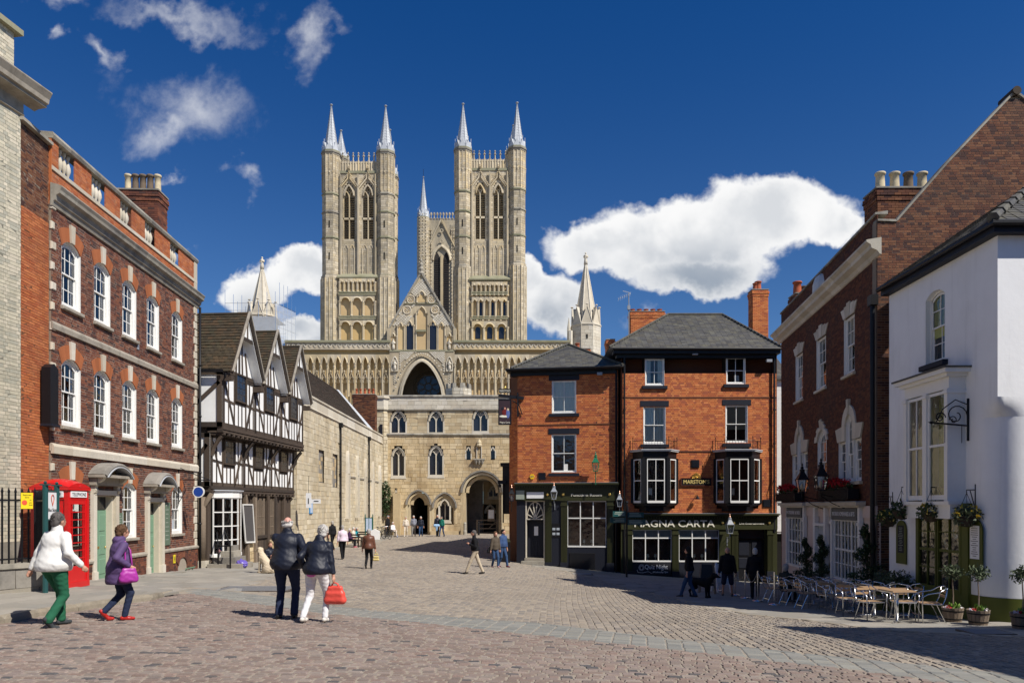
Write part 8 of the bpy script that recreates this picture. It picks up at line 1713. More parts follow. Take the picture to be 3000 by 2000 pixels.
# figures grown as smooth surfaces from a posed skeleton
def smesh(name,prims,m,res,parent,k=.03,clip=None,wr=0.0,seed=0):
 "smooth union of round cones ('c', a, b, ra, rb) and ellipsoids ('e', centre, radii), meshed by surface nets; clip = list of (point, normal) half-spaces kept"
 P=[]
 for p in prims:
  if p[0]=='c':P+=[np.array(p[1])-p[3],np.array(p[1])+p[3],np.array(p[2])-p[4],np.array(p[2])+p[4]]
  else:P+=[np.array(p[1])-np.array(p[2]),np.array(p[1])+np.array(p[2])]
 lo=np.min(P,0)-3*res-k*.3;hi=np.max(P,0)+3*res+k*.3;n=np.ceil((hi-lo)/res).astype(int)+1
 ax=[lo[i]+res*np.arange(n[i])for i in range(3)];Fd=np.full(n,1.0)
 for p in prims:
  if p[0]=='c':a,b=np.array(p[1],float),np.array(p[2],float);ra,rb=p[3],p[4];l_=np.minimum(a-ra,b-rb);h_=np.maximum(a+ra,b+rb)
  else:c,r=np.array(p[1],float),np.array(p[2],float);l_=c-r;h_=c+r
  mg=2*res+k;i0=np.clip(((l_-mg-lo)/res).astype(int),0,n-1);i1=np.clip(np.ceil((h_+mg-lo)/res).astype(int)+1,1,n)
  X_,Y_,Z_=np.meshgrid(*[ax[i][i0[i]:i1[i]]for i in range(3)],indexing='ij');sl_=tuple(slice(i0[i],i1[i])for i in range(3))
  if p[0]=='c':
   d=b-a;L2=d@d+1e-9;t=np.clip(((X_-a[0])*d[0]+(Y_-a[1])*d[1]+(Z_-a[2])*d[2])/L2,0,1)
   D_=np.sqrt((X_-a[0]-t*d[0])**2+(Y_-a[1]-t*d[1])**2+(Z_-a[2]-t*d[2])**2)-(ra+(rb-ra)*t)
  else:
   q_=np.sqrt(((X_-c[0])/r[0])**2+((Y_-c[1])/r[1])**2+((Z_-c[2])/r[2])**2);D_=(q_-1)*r.min()
  f=Fd[sl_];h=np.clip(.5+.5*(f-D_)/k,0,1);Fd[sl_]=f*(1-h)+D_*h-k*h*(1-h)
 X_,Y_,Z_=np.meshgrid(*ax,indexing='ij')
 if wr:Fd+=wr*(np.sin(X_*31+seed+3*np.sin(Z_*17+seed))*np.sin(Z_*43+2.5*np.sin(X_*23+Y_*19+seed))+.6*np.sin(Z_*71+X_*37-Y_*29+seed))
 for(cp,cn)in(clip or[]):
  cn=np.array(cn,float);cn/=np.linalg.norm(cn);Fd=np.maximum(Fd,-((X_-cp[0])*cn[0]+(Y_-cp[1])*cn[1]+(Z_-cp[2])*cn[2]))
 Fd[0],Fd[-1],Fd[:,0],Fd[:,-1],Fd[:,:,0],Fd[:,:,-1]=1,1,1,1,1,1
 S=Fd<0;acc=np.zeros((*(n-1),3));cnt=np.zeros(n-1)
 cr=[(dx_,dy_,dz_)for dx_ in(0,1)for dy_ in(0,1)for dz_ in(0,1)]
 def sub(A,o):return A[o[0]:o[0]+n[0]-1,o[1]:o[1]+n[1]-1,o[2]:o[2]+n[2]-1]
 for i,o in enumerate(cr):
  for axis in range(3):
   if o[axis]:continue
   o2=list(o);o2[axis]=1;a_,b_=sub(Fd,o),sub(Fd,o2);e=(a_<0)!=(b_<0);t=np.where(e,a_/(a_-b_+1e-12),0)
   cnt+=e
   for q_ in range(3):acc[...,q_]+=np.where(e,o[q_]+(t if q_==axis else 0),0)
 act=cnt>0;idx=np.full(n-1,-1);idx[act]=np.arange(act.sum());ii=np.argwhere(act)
 V=lo+res*(ii+acc[act]/cnt[act][:,None]);Fs=[]
 for axis in range(3):
  A_=S;sl0=[slice(1,-1)]*3;sl0[axis]=slice(0,-1);sl1=[slice(1,-1)]*3;sl1[axis]=slice(1,None)
  e=A_[tuple(sl0)]!=A_[tuple(sl1)];w_=np.argwhere(e);ins=A_[tuple(sl0)][e]
  base=w_+1;base[:,axis]-=1;u,v=(axis+1)%3,(axis+2)%3
  def at(du,dv):b=base.copy();b[:,u]+=du;b[:,v]+=dv;return idx[b[:,0],b[:,1],b[:,2]]
  q4=np.stack([at(-1,-1),at(0,-1),at(0,0),at(-1,0)],-1);q4[~ins]=q4[~ins][:,::-1];Fs.append(q4)
 Fq=np.concatenate(Fs);Fq=Fq[(Fq>=0).all(1)]
 o=bpy.data.objects.new(name,new_mesh(name,V,Fq,np.full(len(V),.5),m,True));COL.objects.link(o);o.parent=parent;return o
def ik(a,t,l1,l2,pole):
 a,t,pole=Vector(a),Vector(t),Vector(pole);d=t-a;L=min(d.length,(l1+l2)*.999);d.normalize();t=a+d*L
 x=(l1*l1-l2*l2+L*L)/(2*L);h=math.sqrt(max(0,l1*l1-x*x));p=(pole-d*pole.dot(d)).normalized();return a+d*x+p*h,t
def person(label,px,pyf,Y,H,yaw,top,legs,hair,hair_m,shoes,group=None,z=None,res=.016,fl=(-.09,-.22),fr_=(.09,.25),hl=None,hr=None,lean=.04,sit=0.0,hem=.0,bulk=1.0,headtilt=(0,0),hood=False,hipw=1.0,fine=False,legclip=None,bald=False,cap=None,glasses=False,topm2=None,drop=0.0,skinm=None,short=False,lift_l=0.0,lift_r=0.0,flare=0.0):
 "local axes: x right, y the way the figure faces, z up; sizes for 1.75 m scaled to H; px, pyf = feet in the photograph, Y = distance"
 x=(px-CX)/F*Y;zg_=g1(x,Y)+float(lift(x,Y)[0])if z is None else z;t=thing('person',label,'person',(x,Y,zg_),yaw,group);s=H/1.75;t.scale=(s,)*3
 sk=skinm or skin;hz_=.93-drop if not sit else sit
 pel=Vector((0,0,hz_));ly=lean;ch=pel+Vector((0,ly*.5,.32));sh=pel+Vector((0,ly,.50));nk=sh+Vector((0,ly*.15,.06));hd=nk+Vector((headtilt[0],.015+headtilt[1]+ly*.2,.135))
 J={}
 for sd,f_,lf in((-1,fl,lift_l),(1,fr_,lift_r)):
  hip=pel+Vector((sd*.085*hipw,0,-.02));an=Vector((f_[0],f_[1],.085+lf));kn,an=ik(hip,an,.44,.43,(sd*.05,1,.15));J['l',sd]=(hip,kn,an)
 for sd,h in((-1,hl),(1,hr)):
  so_=sh+Vector((sd*.168*bulk**.4,0,-.045));h=h or(sd*.27*bulk**.5,.05,.80-drop if not sit else sit+.15);el,wr_=ik(so_,h,.29,.26,(sd*.35,-1,-.15));J['a',sd]=(so_,el,wr_)
 B_=bulk;body=[('e',hd,(.075,.092,.115)),('c',nk-Vector((0,0,.05)),hd-Vector((0,.0,.06)),.052,.05),('e',hd+Vector((0,.03,-.055)),(.052,.06,.05)),('c',pel,sh-Vector((0,0,.10)),.11,.09)]
 fd=Vector((0,1,0));body+=[('c',hd+Vector((0,.088,.005)),hd+Vector((0,.108,-.022)),.008,.013),('e',hd+Vector((-.078,0,-.01)),(.012,.02,.032)),('e',hd+Vector((.078,0,-.01)),(.012,.02,.032)),('c',hd+Vector((-.022,.09,-.052)),hd+Vector((.022,.09,-.052)),.006,.006)]
 for sd in(-1,1):
  a,b,c=J['l',sd];body+=[('c',a,b,.07,.05),('c',b,c+Vector((0,0,-.03)),.05,.034)]
  a,b,c=J['a',sd];body+=[('c',a,b,.045,.038),('c',b,c,.038,.026)]
  d=(c-b).normalized();pm=c+d*.07;pv=d.cross(Vector((sd,0,0)));pv=pv.normalized()if pv.length>.2 else Vector((0,1,0));body+=[('c',c,pm,.026,.032),('c',c+d*.03,c+d*.075+pv*.05,.013,.010)]
  for q_,ln in zip((-1.5,-.5,.5,1.5),(.065,.075,.07,.055)):o_=pv*q_*.018;cu=Vector((-sd*.25,0,0));body+=[('c',pm+o_*.9,pm+o_*1.1+d*ln*.6+cu*.02,.0095,.009),('c',pm+o_*1.1+d*ln*.6+cu*.02,pm+o_*1.1+d*ln+cu*.08,.009,.008)]
 smesh('body',body,sk,min(res,.013)if fine else res,t,k=.018)
 lp=[('e',pel+Vector((0,-.015,.02)),(.155*B_**.6*hipw**.5,.12*B_**.6,.13)),('c',pel+Vector((0,0,.02)),pel+Vector((0,ly*.2,.12)),.12*B_**.5,.12*B_**.5)]
 for sd in(-1,1):
  a,b,c=J['l',sd];lp+=[('e',a+Vector((0,-.045,.01)),(.085*hipw**.6,.085,.095)),('c',a,b,.093*hipw**.6*B_**.4,.068)]
  lp+=[('c',b,c+(b-c)*.02,.066,.055+flare)]if not short else[('c',a,b,.10,.085)]
 cl=[((0,0,pel.z+.10),(0,0,-1))]
 smesh('trousers' if not short else 'shorts',lp,legs,res,t,k=.028,clip=cl,wr=.003 if fine else 0,seed=px)
 for sd in(-1,1):
  a,b,c=J['l',sd];up=Vector((0,0,0));lf=lift_l if sd<0 else lift_r;tz=-.055-(.07 if lf>.03 else 0);smesh('shoe',[('c',c+Vector((0,-.045,-.04+(.06 if lf>.03 else 0))),c+Vector((0,.08,tz)),.038,.036),('c',c+Vector((0,.08,tz)),c+Vector((0,.15,tz-.005)),.038,.030),('c',c,c+Vector((0,0,-.03)),.042,.042)],shoes,res*.8,t,k=.02,clip=[((0,0,.004),(0,0,1))]if lf<.03 else None)
 hm=pel.z-hem;Bc,Bh=B_**.55,B_**.7*hipw**.5;tp=[('c',pel+Vector((0,0,.10)),ch,.145*Bh,.14*Bc),('e',ch+Vector((0,-.01,.03)),(.185*Bc,.135*Bc,.19)),('e',ch+Vector((0,.01,-.17)),(.18*Bh,.15*Bh,.2)),('c',sh+Vector((-.09*Bc,0,-.045)),sh+Vector((.09*Bc,0,-.045)),.07,.07),('e',pel+Vector((0,-.01,.03)),(.20*Bh,.16*Bh,.17)),('c',sh+Vector((-.07,0,-.0)),nk+Vector((-.02,-.005,.02)),.05,.06),('c',sh+Vector((.07,0,-.0)),nk+Vector((.02,-.005,.02)),.05,.06),('c',nk-Vector((0,0,.03)),nk+Vector((0,.0,.035)),.07,.066)]
 if hem>.05:tp+=[('c',pel+Vector((0,0,.05)),pel+Vector((0,0,-hem+.08)),.16*B_,.175*B_)]
 for sd in(-1,1):
  a,b,c=J['a',sd];tp+=[('c',a,b,.07*B_**.4,.06),('c',b,b+(c-b)*.95,.06,.05)]
 if hood:tp+=[('e',nk+Vector((0,-.085,-.02)),(.12,.07,.08)),('e',nk+Vector((0,-.05,.02)),(.10,.07,.05))]
 smesh('jacket',tp,top,res,t,k=.03,clip=[((0,0,hm),(0,0,1))],wr=.0022 if fine else.0,seed=px*1.3)
 if topm2:smesh('jacket_panel',[('c',J['a',-1][1]+(J['a',-1][0]-J['a',-1][1])*.3,J['a',-1][2]-(J['a',-1][2]-J['a',-1][1])*.05,.062,.05)],topm2,res,t,k=.02,wr=.003)
 if not bald:hp=[('e',hd+Vector((0,-.022,.035)),(.088+hair*.25,.10+hair*.2,.105+hair*.2)),('e',hd+Vector((0,-.06,-.035)),(.075+hair*.3,.06+hair*.3,.07+hair*.6))]
 else:hp=[('e',hd+Vector((0,-.045,-.02)),(.088,.07,.06)),('e',hd+Vector((-.06,-.02,.0)),(.03,.06,.06)),('e',hd+Vector((.06,-.02,.0)),(.03,.06,.06))]
 if hair>-.5:smesh('hair',hp,hair_m,min(res,.012),t,k=.02,clip=[(hd+Vector((0,.045,.03)),(0,-1,.55))],wr=.004 if fine else 0,seed=7)
 if fine:
  q=MB();leaves(q,hd+Vector((0,-.025,.03)),(.088+hair*.3,.10+hair*.25,.105+hair*.25)if not bald else(.093,.085,.03),700,.017,seed=3,shell=.97);q.v=[v for v in q.v];keep=[i for i,f in enumerate(q.f)if q.v[f[0]][1]<hd.y+.045+.4*max(0,q.v[f[0]][2]-hd.z-.03)and q.v[f[0]][2]>hd.z-.09 and not(bald and q.v[f[0]][2]>hd.z+.035)];q.f=[q.f[i]for i in keep];mk('hair_tufts',q,hair_m,t)['kind']='stuff'
 if cap:smesh('cap',[('e',hd+Vector((0,0,.07)),(.095,.11,.05)),('c',hd+Vector((0,.08,.07)),hd+Vector((0,.13,.06)),.03,.02)],cap,.012,t,k=.02)
 q=MB()
 for sd in(-1,1):q.ball((hd.x+sd*.03,hd.y+.084,hd.z+.008),.009,n=6)
 mk('eyes',q,letter_black,t)
 if glasses:q=MB();[q.tube([(hd.x+sd*.032+.022*math.cos(a*PI/4),hd.y+.105,hd.z+.006+.018*math.sin(a*PI/4))for a in range(8)],.003,4,closed=True)for sd in(-1,1)];q.tube([(hd.x+.055,hd.y+.1,hd.z+.01),(hd.x+.08,hd.y,hd.z+.01)],.003,4);mk('glasses',q,letter_black,t)
 t['_j']=0;del t['_j'];return t,J,hd
def bag(label,cat,person_,at,size,m,yaw=0,handles=.12,slouch=False,res=.013,strap=None):
 o=person_;M=Matrix.Translation(o.location)@Matrix.Rotation(o.rotation_euler.z,4,'Z')@Matrix.Scale(o.scale.x,4);p=M@Vector(at);t=thing('handbag' if cat=='bag' else cat.replace(' ','_'),label,cat,p,o.rotation_euler.z+yaw);w_,d,h=size
 pr=[('c',(-w_*.42,0,-h*.85),(w_*.42,0,-h*.85),d*.5,d*.5),('c',(-w_*.3,0,-h*.25),(w_*.3,0,-h*.25),d*.3,d*.3),('c',(-w_*.36,0,-h*.55),(w_*.36,0,-h*.55),d*.45,d*.45)]
 smesh('bag_body',pr,m,res,t,k=.05,wr=.003 if slouch else.001)
 q=MB()
 if strap:q.tube([(-w_*.25,0,-h*.2)]+[tuple(v)for v in strap]+[(w_*.25,0,-h*.2)],.014,5)
 else:
  for y in(-.02,.02):q.tube([(-w_*.25,y,-h*.25),(-w_*.15,y,-.01),(0,y,handles*.0+.01),(w_*.15,y,-.01),(w_*.25,y,-h*.25)],.009,5)
 mk('bag_handle',q,m,t,smooth=True);return t
fw=fab('white_fleece',(.74,.73,.70));fg=fab('green_trousers',(.022,.115,.062));fpu=fab('purple_jacket',(.10,.062,.155),.6);fvi=fab('bright_violet',(.36,.10,.42),.6);fn=fab('navy_trousers',(.022,.030,.065));fnj=fab('navy_jacket',(.010,.013,.026),.5,.35);fwt=fab('white_trousers',(.74,.73,.74));fbk=fab('black_cloth',(.012,.012,.014));fbe=fab('beige_chinos',(.50,.42,.31));fbr=fab('brown_leather',(.13,.052,.03),.4,.4);fbl=fab('blue_denim',(.035,.07,.15));fpk=fab('pink_shirt',(.72,.60,.68));ftq=fab('turquoise_coat',(.04,.36,.42));fgy=fab('grey_sweater',(.24,.25,.30));fte=fab('green_fleece',(.02,.17,.13));fkh=fab('khaki_jacket',(.10,.08,.06));fcr=fab('cream_top',(.70,.62,.52));ful=fab('dark_purple_coat',(.05,.022,.06))
h_w=mat('white_hair',(.54,.52,.49),var=.2,ns=60,bump=.6,bs=90);h_g=mat('grey_hair',(.36,.34,.31),var=.25,ns=60,bump=.6,bs=90);h_d=mat('dark_grey_hair',(.11,.10,.095),var=.3,ns=60,bump=.6,bs=90);h_b=mat('brown_hair',(.12,.065,.035),var=.3,ns=50,bump=.7,bs=70);h_k=mat('black_hair',(.015,.013,.012),bump=.4)
sh_b=fab('dark_shoe',(.015,.014,.015),.4,.4);sh_r=fab('red_shoe',(.42,.02,.015),.4,.4);sh_w=fab('white_shoe',(.68,.64,.58),.5);sh_t=fab('trainer',(.05,.055,.06))
p1,_,_=person('man in white fleece and green trousers striding past the red telephone box',158,1824,11.9,1.80,-.42,fw,fg,0,h_d,sh_t,fine=True,res=.014,fl=(-.12,.20),fr_=(.10,-.16),lift_r=.04,hl=(-.40,-.10,.86),hr=(.40,.16,.95),bulk=1.45,lean=.05,hipw=1.3,hem=.07,flare=.012)
q=MB()
for sx__ in(-.12,.08):pass
p2,_,_=person('woman in purple hooded jacket carrying a magenta shoulder bag on the left',348,1826,12.7,1.60,-.85,fpu,fn,.035,h_b,sh_r,fine=True,res=.014,fl=(-.05,-.24),lift_l=.08,fr_=(.08,.08),hl=(-.42,-.10,.80),hr=(.28,.10,1.02),bulk=1.3,hem=.26,hood=True,topm2=fvi,glasses=True,hipw=1.1)
bag('slouchy magenta shoulder bag hanging at the purple-jacketed woman\'s right side','bag',p2,(.27,.10,1.02),(.23,.12,.27),mat('magenta_leather',(.36,.035,.30),rough=.4,spec=.4,bump=.1),PI/2,slouch=True,strap=[(-.05,.02,.12),(-.02,.12,.40),(.05,.10,.25)])
p3,_,_=person('white-haired man in navy blouson and navy trousers, back turned, centre left',840,1812,13.3,1.80,.05,fnj,fn,0,h_w,sh_b,fine=True,res=.014,fl=(-.13,-.02),fr_=(.12,.03),hl=(-.06,.26,1.38),hr=(.38,.02,.98),bulk=1.42,bald=True,skinm=skin_pink,hipw=1.25,flare=.012,hem=.08)
q=MB();q.tube([(.245*math.cos(a*PI/12)*1.0,.19*math.sin(a*PI/12),.858)for a in range(24)],.008,4,closed=True);mk('hem_piping',q,letter_white,p3)
p4,_,_=person('white-haired woman in navy cardigan and white trousers holding a coral handbag',928,1818,12.9,1.66,-.20,fnj,fwt,.02,h_w,sh_w,fine=True,res=.014,fl=(-.17,-.20),lift_l=.03,fr_=(.13,.06),hl=(-.30,.10,.98),hr=(.30,.06,.79),bulk=1.22,headtilt=(.03,.06),lean=.10,hem=.06,hipw=1.25)
q=MB();q.ball((-.05,-.12,.88),.10,.05,.06,10);mk('blouse_tail',q,mat('pink_blouse',(.6,.15,.45),bump=0),p4)
bag('coral red structured handbag held low by the woman in white trousers','bag',p4,(.31,.10,.70),(.30,.15,.34),mat('coral_leather',(.72,.085,.06),rough=.4,spec=.4,bump=.1),.1)
for a in(('man in black blazer and beige chinos striding left across the square',1392,1681,30.0,1.76,PI/2+.1,fbk,fbe,0,h_d,sh_b,dict(fl=(-.06,.36),fr_=(.06,-.32),hl=(-.12,.22,1.2),hr=(.30,.0,.85),glasses=True)),('man in brown leather jacket walking away down the middle of the square',1080,1662,32.3,1.70,.0,fbr,fbk,0,h_g,sh_b,dict(fl=(-.09,-.20),lift_l=.08,fr_=(.09,.12),bulk=1.15,hem=.06)),('woman in khaki jacket and jeans walking right with a dark shoulder bag',1450,1667,34.0,1.62,-2.6,fkh,fbl,.03,h_b,fab('pale_pump',(.6,.4,.38)),dict(fl=(-.05,.22),fr_=(.07,-.15),hem=.08)),('young man in blue tracksuit top and jeans beside the woman in khaki',1472,1665,34.6,1.74,-2.3,fab('airforce_blue',(.05,.09,.20)),fbl,0,h_k,fab('maroon_shoe',(.12,.02,.04)),dict(fl=(-.05,.26),fr_=(.07,-.2))),('man in black leather jacket standing by the stone hall wall',975,1607,46.0,1.78,.9,fbk,fbk,0,h_g,fbr,dict()),('man in pale pink shirt and black trousers walking by the stone hall',1004,1635,38.0,1.72,.4,fpk,fbk,0,h_g,sh_b,dict(fl=(-.06,-.2),fr_=(.08,.25))),('woman in cream top and trousers standing left of the small gate arch',1189,1569,63.0,1.66,PI,fcr,fab('stone_trousers',(.6,.52,.42)),.02,h_g,sh_w,dict()),('man in grey sweater in front of the small gate arch',1212,1569,63.2,1.74,PI,fgy,fab('grey_trousers',(.2,.19,.18)),0,h_w,sh_b,dict(bulk=1.1)),('woman in navy cardigan and jeans in front of the small gate arch',1233,1570,63.0,1.66,PI,fnj,fbl,.02,h_w,sh_b,dict()),('tall man in dark gilet carrying a pale blue jacket near the gatehouse',1281,1569,62.8,1.80,PI+.3,fnj,fbk,0,h_g,sh_b,dict()),('woman in green fleece and jeans beside the man with the pale blue jacket',1295,1569,62.6,1.66,PI-.5,fte,fbl,.02,h_d,sh_b,dict()),('man in flat cap and dark coat standing behind the bicycles',1135,1568,62.5,1.76,-2.0,fbk,fbk,0,h_g,sh_b,dict(cap=fgy))):
 person(*a[:-1],res=.022,**a[-1])
q=thing('carried_jacket','pale blue jacket carried over the arm near the gatehouse','jacket',(ray(1279,1530,62.5).x,62.45,.0));smesh('jacket_folds',[('c',(-.15,0,.35),(.15,0,.35),.12,.12),('c',(.0,0,.3),(0,0,-.05),.13,.06)],fab('sky_blue',(.32,.50,.72)),.03,q)
for a in(('woman in dark top and jeans walking a black dog outside the pub',2020,1744,25.3,1.68,1.2,fbk,fbl,.05,h_k,sh_b,dict(fl=(-.08,.28),fr_=(.08,-.2))),('bald man in black coat and shorts standing behind the rope barrier',2131,1747,27.4,1.80,2.9,fbk,fab('navy_shorts',(.02,.02,.035)),0,h_g,sh_b,dict(short=True,bald=True,bulk=1.15,fl=(-.16,.0),fr_=(.16,.0),hem=.12)),('white-haired man in dark coat seen from behind at the pub door',2212,1752,26.2,1.76,-.3,fbk,fbk,0,h_w,sh_b,dict(bulk=1.2,hem=.2)),('grey-haired person in dark coat seated at the far cafe table',2300,1745,24.0,1.64,-.9,fab('dark_green_coat',(.03,.035,.03)),fbk,.04,h_g,sh_b,dict(sit=.50,fl=(-.1,.42),fr_=(.1,.42),hl=(-.2,.4,.80),hr=(.2,.4,.80),bulk=1.15))):
 person(*a[:-1],res=.02,**a[-1])
def bench(name,label,loc,rz,L=1.5,m=oak):
 t=thing(name,label,'bench',loc,rz)
 for i in range(3):q=MB();q.box(-L/2,L/2,-.2+.15*i,-.08+.15*i,.42,.46);mk('seat_slat',q,m,t)
 for x in(-L/2+.1,L/2-.1):
  for y in(-.18,.2):q=MB();q.box(x-.03,x+.03,y-.03,y+.03,0,.42 if y<0 else.85);mk('leg',q,m,t)
 for z in(.6,.75):q=MB();q.box(-L/2,L/2,.2,.24,z,z+.1);mk('back_slat',q,m,t)
 return t
for px,Y,rz_b,lb in((1028,49.0,1.3,'wooden bench with two elderly people by the stone hall'),(1068,53.0,1.3,'empty wooden bench beyond the man in brown leather'),(1150,62.8,.2,'bench with a seated woman by the corner of the gatehouse')):
 x=(px-CX)/F*Y;bench('bench',lb,(x,Y,g1(x,Y)),rz_b+PI/2)
sit=dict(sit=.50,fl=(-.09,.42),fr_=(.09,.42),hl=(-.12,.3,.62),hr=(.12,.3,.62))
for a in(('elderly woman in dark purple coat sitting on the bench by the stone hall',1022,1590,48.6,1.62,-1.7,ful,fbk,.03,h_w,fab('pink_shoe',(.6,.15,.2)),sit),('elderly man in cream jacket sitting between two women on the bench',1034,1588,49.6,1.68,-1.7,fcr,fbe,0,h_w,sh_b,sit),('woman in turquoise coat sitting at the far end of the bench',1043,1586,50.6,1.60,-1.7,ftq,fbe,.03,h_w,sh_w,sit),('white-haired woman in white cardigan sitting by the gatehouse corner',1150,1565,62.7,1.62,-2.4,fwt,fcr,.03,h_w,sh_b,sit)):
 person(*a[:-1],res=.024,**a[-1])
person('person in dark jacket and pink top sitting behind the pale dog',790,1655,29.5,1.65,-2.4,fnj,fbk,0,h_b,sh_b,res=.02,sit=.36,fl=(-.12,.38),fr_=(.12,.38),hl=(-.1,.28,.55),hr=(.1,.28,.6))
q=MB();q.box(-.2,.2,-.2,.2,0,.28);x=(790-CX)/F*29.6;mk('stool',q,oak,None,'low dark stool under the person sitting behind the pale dog','stool',loc=(x,29.6,g1(x,29.6)))
def dog(label,px,Y,m,yaw,sitting,s=1.0):
 x=(px-CX)/F*Y;t=thing('dog',label,'dog',(x,Y,g1(x,Y)),yaw);t.scale=(s,)*3
 if sitting:P=[('e',(0,-.22,.2),(.16,.2,.19)),('c',(0,-.15,.25),(0,.12,.55),.15,.12),('c',(0,.12,.55),(0,.2,.72),.1,.08),('e',(0,.24,.78),(.085,.1,.085)),('c',(0,.3,.76),(0,.42,.72),.05,.035),('c',(-.07,.2,.8),(-.1,.2,.7),.03,.02),('c',(.07,.2,.8),(.1,.2,.7),.03,.02),('c',(0,-.35,.08),(.1,-.62,.04),.045,.03)]+[w_ for sd in(-1,1)for w_ in(('c',(sd*.08,.14,.5),(sd*.08,.18,.06),.05,.035),('c',(sd*.08,.18,.05),(sd*.08,.25,.03),.035,.03),('e',(sd*.14,-.16,.14),(.07,.15,.12)),('c',(sd*.15,-.1,.05),(sd*.15,.08,.035),.04,.03))]
 else:P=[('e',(0,.18,.47),(.13,.2,.15)),('c',(0,.15,.48),(0,-.28,.5),.13,.11),('c',(0,.3,.52),(0,.45,.68),.085,.07),('e',(0,.5,.72),(.075,.09,.075)),('c',(0,.56,.7),(0,.67,.67),.045,.03),('c',(-.06,.47,.75),(-.08,.46,.65),.025,.018),('c',(.06,.47,.75),(.08,.46,.65),.025,.018),('c',(0,-.36,.52),(0,-.58,.42),.035,.02)]+[w_ for sd in(-1,1)for w_ in(('c',(sd*.07,.25,.4),(sd*.07,.26,.05),.05,.03),('c',(sd*.08,-.28,.45),(sd*.08,-.2,.3),.075,.045),('c',(sd*.08,-.2,.3),(sd*.08,-.34,.2),.045,.028),('c',(sd*.08,-.34,.2),(sd*.08,-.3,.04),.028,.025),('c',(sd*.08,-.3,.03),(sd*.08,-.24,.03),.03,.025),('c',(sd*.07,.26,.03),(sd*.07,.31,.03),.032,.028))]
 smesh('body',P,m,.016,t,k=.05,wr=.003);q=MB();hy,hz2=(.42,.72)if sitting else(.67,.67);q.ball((0,hy+.03,hz2),.022,n=6);mk('nose',q,letter_black,t);return t
dog('pale golden dog sitting on the pavement in front of the timber-framed house',777,27.0,mat('golden_fur',(.60,.50,.36),var=.2,ns=30,bump=.6,bs=70),1.1,True,1.1)
dog('black dog standing on the pavement beside the woman in jeans',2052,25.6,fbk,-2.4,False,1.1)
t=thing('pigeon','grey pigeon on the setts in the middle of the square','bird',(*G(1164,1577),0));t.location.z=g1(*G(1164,1577));smesh('body',[('e',(0,0,.16),(.07,.13,.08)),('c',(0,.08,.2),(0,.1,.3),.04,.03),('e',(0,.12,.32),(.03,.04,.03)),('c',(0,-.1,.14),(0,-.24,.1),.03,.015),('c',(.02,0,.1),(.02,0,0),.008,.008),('c',(-.02,0,.1),(-.02,0,0),.008,.008)],fgy,.012,t,k=.02)
q=thing('rubbish_bag','purple plastic rubbish bag against the stone base of the timber house','bag',(ray(708,1650,30.4).x,30.4,g1(ray(708,1650,30.4).x,30.4)));smesh('bag_body',[('e',(0,0,.16),(.24,.2,.18)),('c',(0,0,.25),(-.02,0,.38),.08,.02)],mat('purple_plastic',(.14,.10,.42),rough=.3,bump=.1,spec=.5),.018,q,wr=.012)
bag('yellow paper carrier bag held by the man in brown leather','bag',[o for o in bpy.data.objects if o.get('label','').startswith('man in brown leather')][0],(.32,.05,.72),(.22,.1,.38),mat('yellow_paper',(.62,.5,.2),bump=0))
bag('dark shoulder bag of the woman in khaki','bag',[o for o in bpy.data.objects if o.get('label','').startswith('woman in khaki')][0],(.22,-.05,1.0),(.3,.12,.25),fbk)
# street furniture, left
def gl(x,y):return g1(x,y)+float(lift(x,y)[0])
kq=thing('telephone_box','red telephone box with domed roof standing on the pavement before the brown brick house','telephone box',(-10.91,18.15,gl(-10.9,18.1)))
a=.45
q=MB();q.box(-a,a,-a,a,0,.14);mk('plinth',q,red_paint,kq);q=MB();q.box(-a+.02,a-.02,-a+.02,a-.02,2.12,2.36);mk('head',q,red_paint,kq)
for x in(-1,1):
 for y in(-1,1):q=MB();q.box(*sorted((x*a*.98,x*(a-.10))),*sorted((y*a*.98,y*(a-.10))),.14,2.12);mk('corner_post',q,red_paint,kq)
q=MB();n=10;vs=[]
for i in range(n+1):
 for j in range(n+1):u,v_=-1+2*i/n,-1+2*j/n;vs.append((u*a*1.04,v_*a*1.04,2.40+.11*(1-u*u)+.11*(1-v_*v_)))
q.add(vs,[(i*(n+1)+j,(i+1)*(n+1)+j,(i+1)*(n+1)+j+1,i*(n+1)+j+1)for i in range(n)for j in range(n)])
q.box(-a*1.04,a*1.04,-a*1.04,a*1.04,2.34,2.40);mk('domed_roof',q,red_paint,kq)
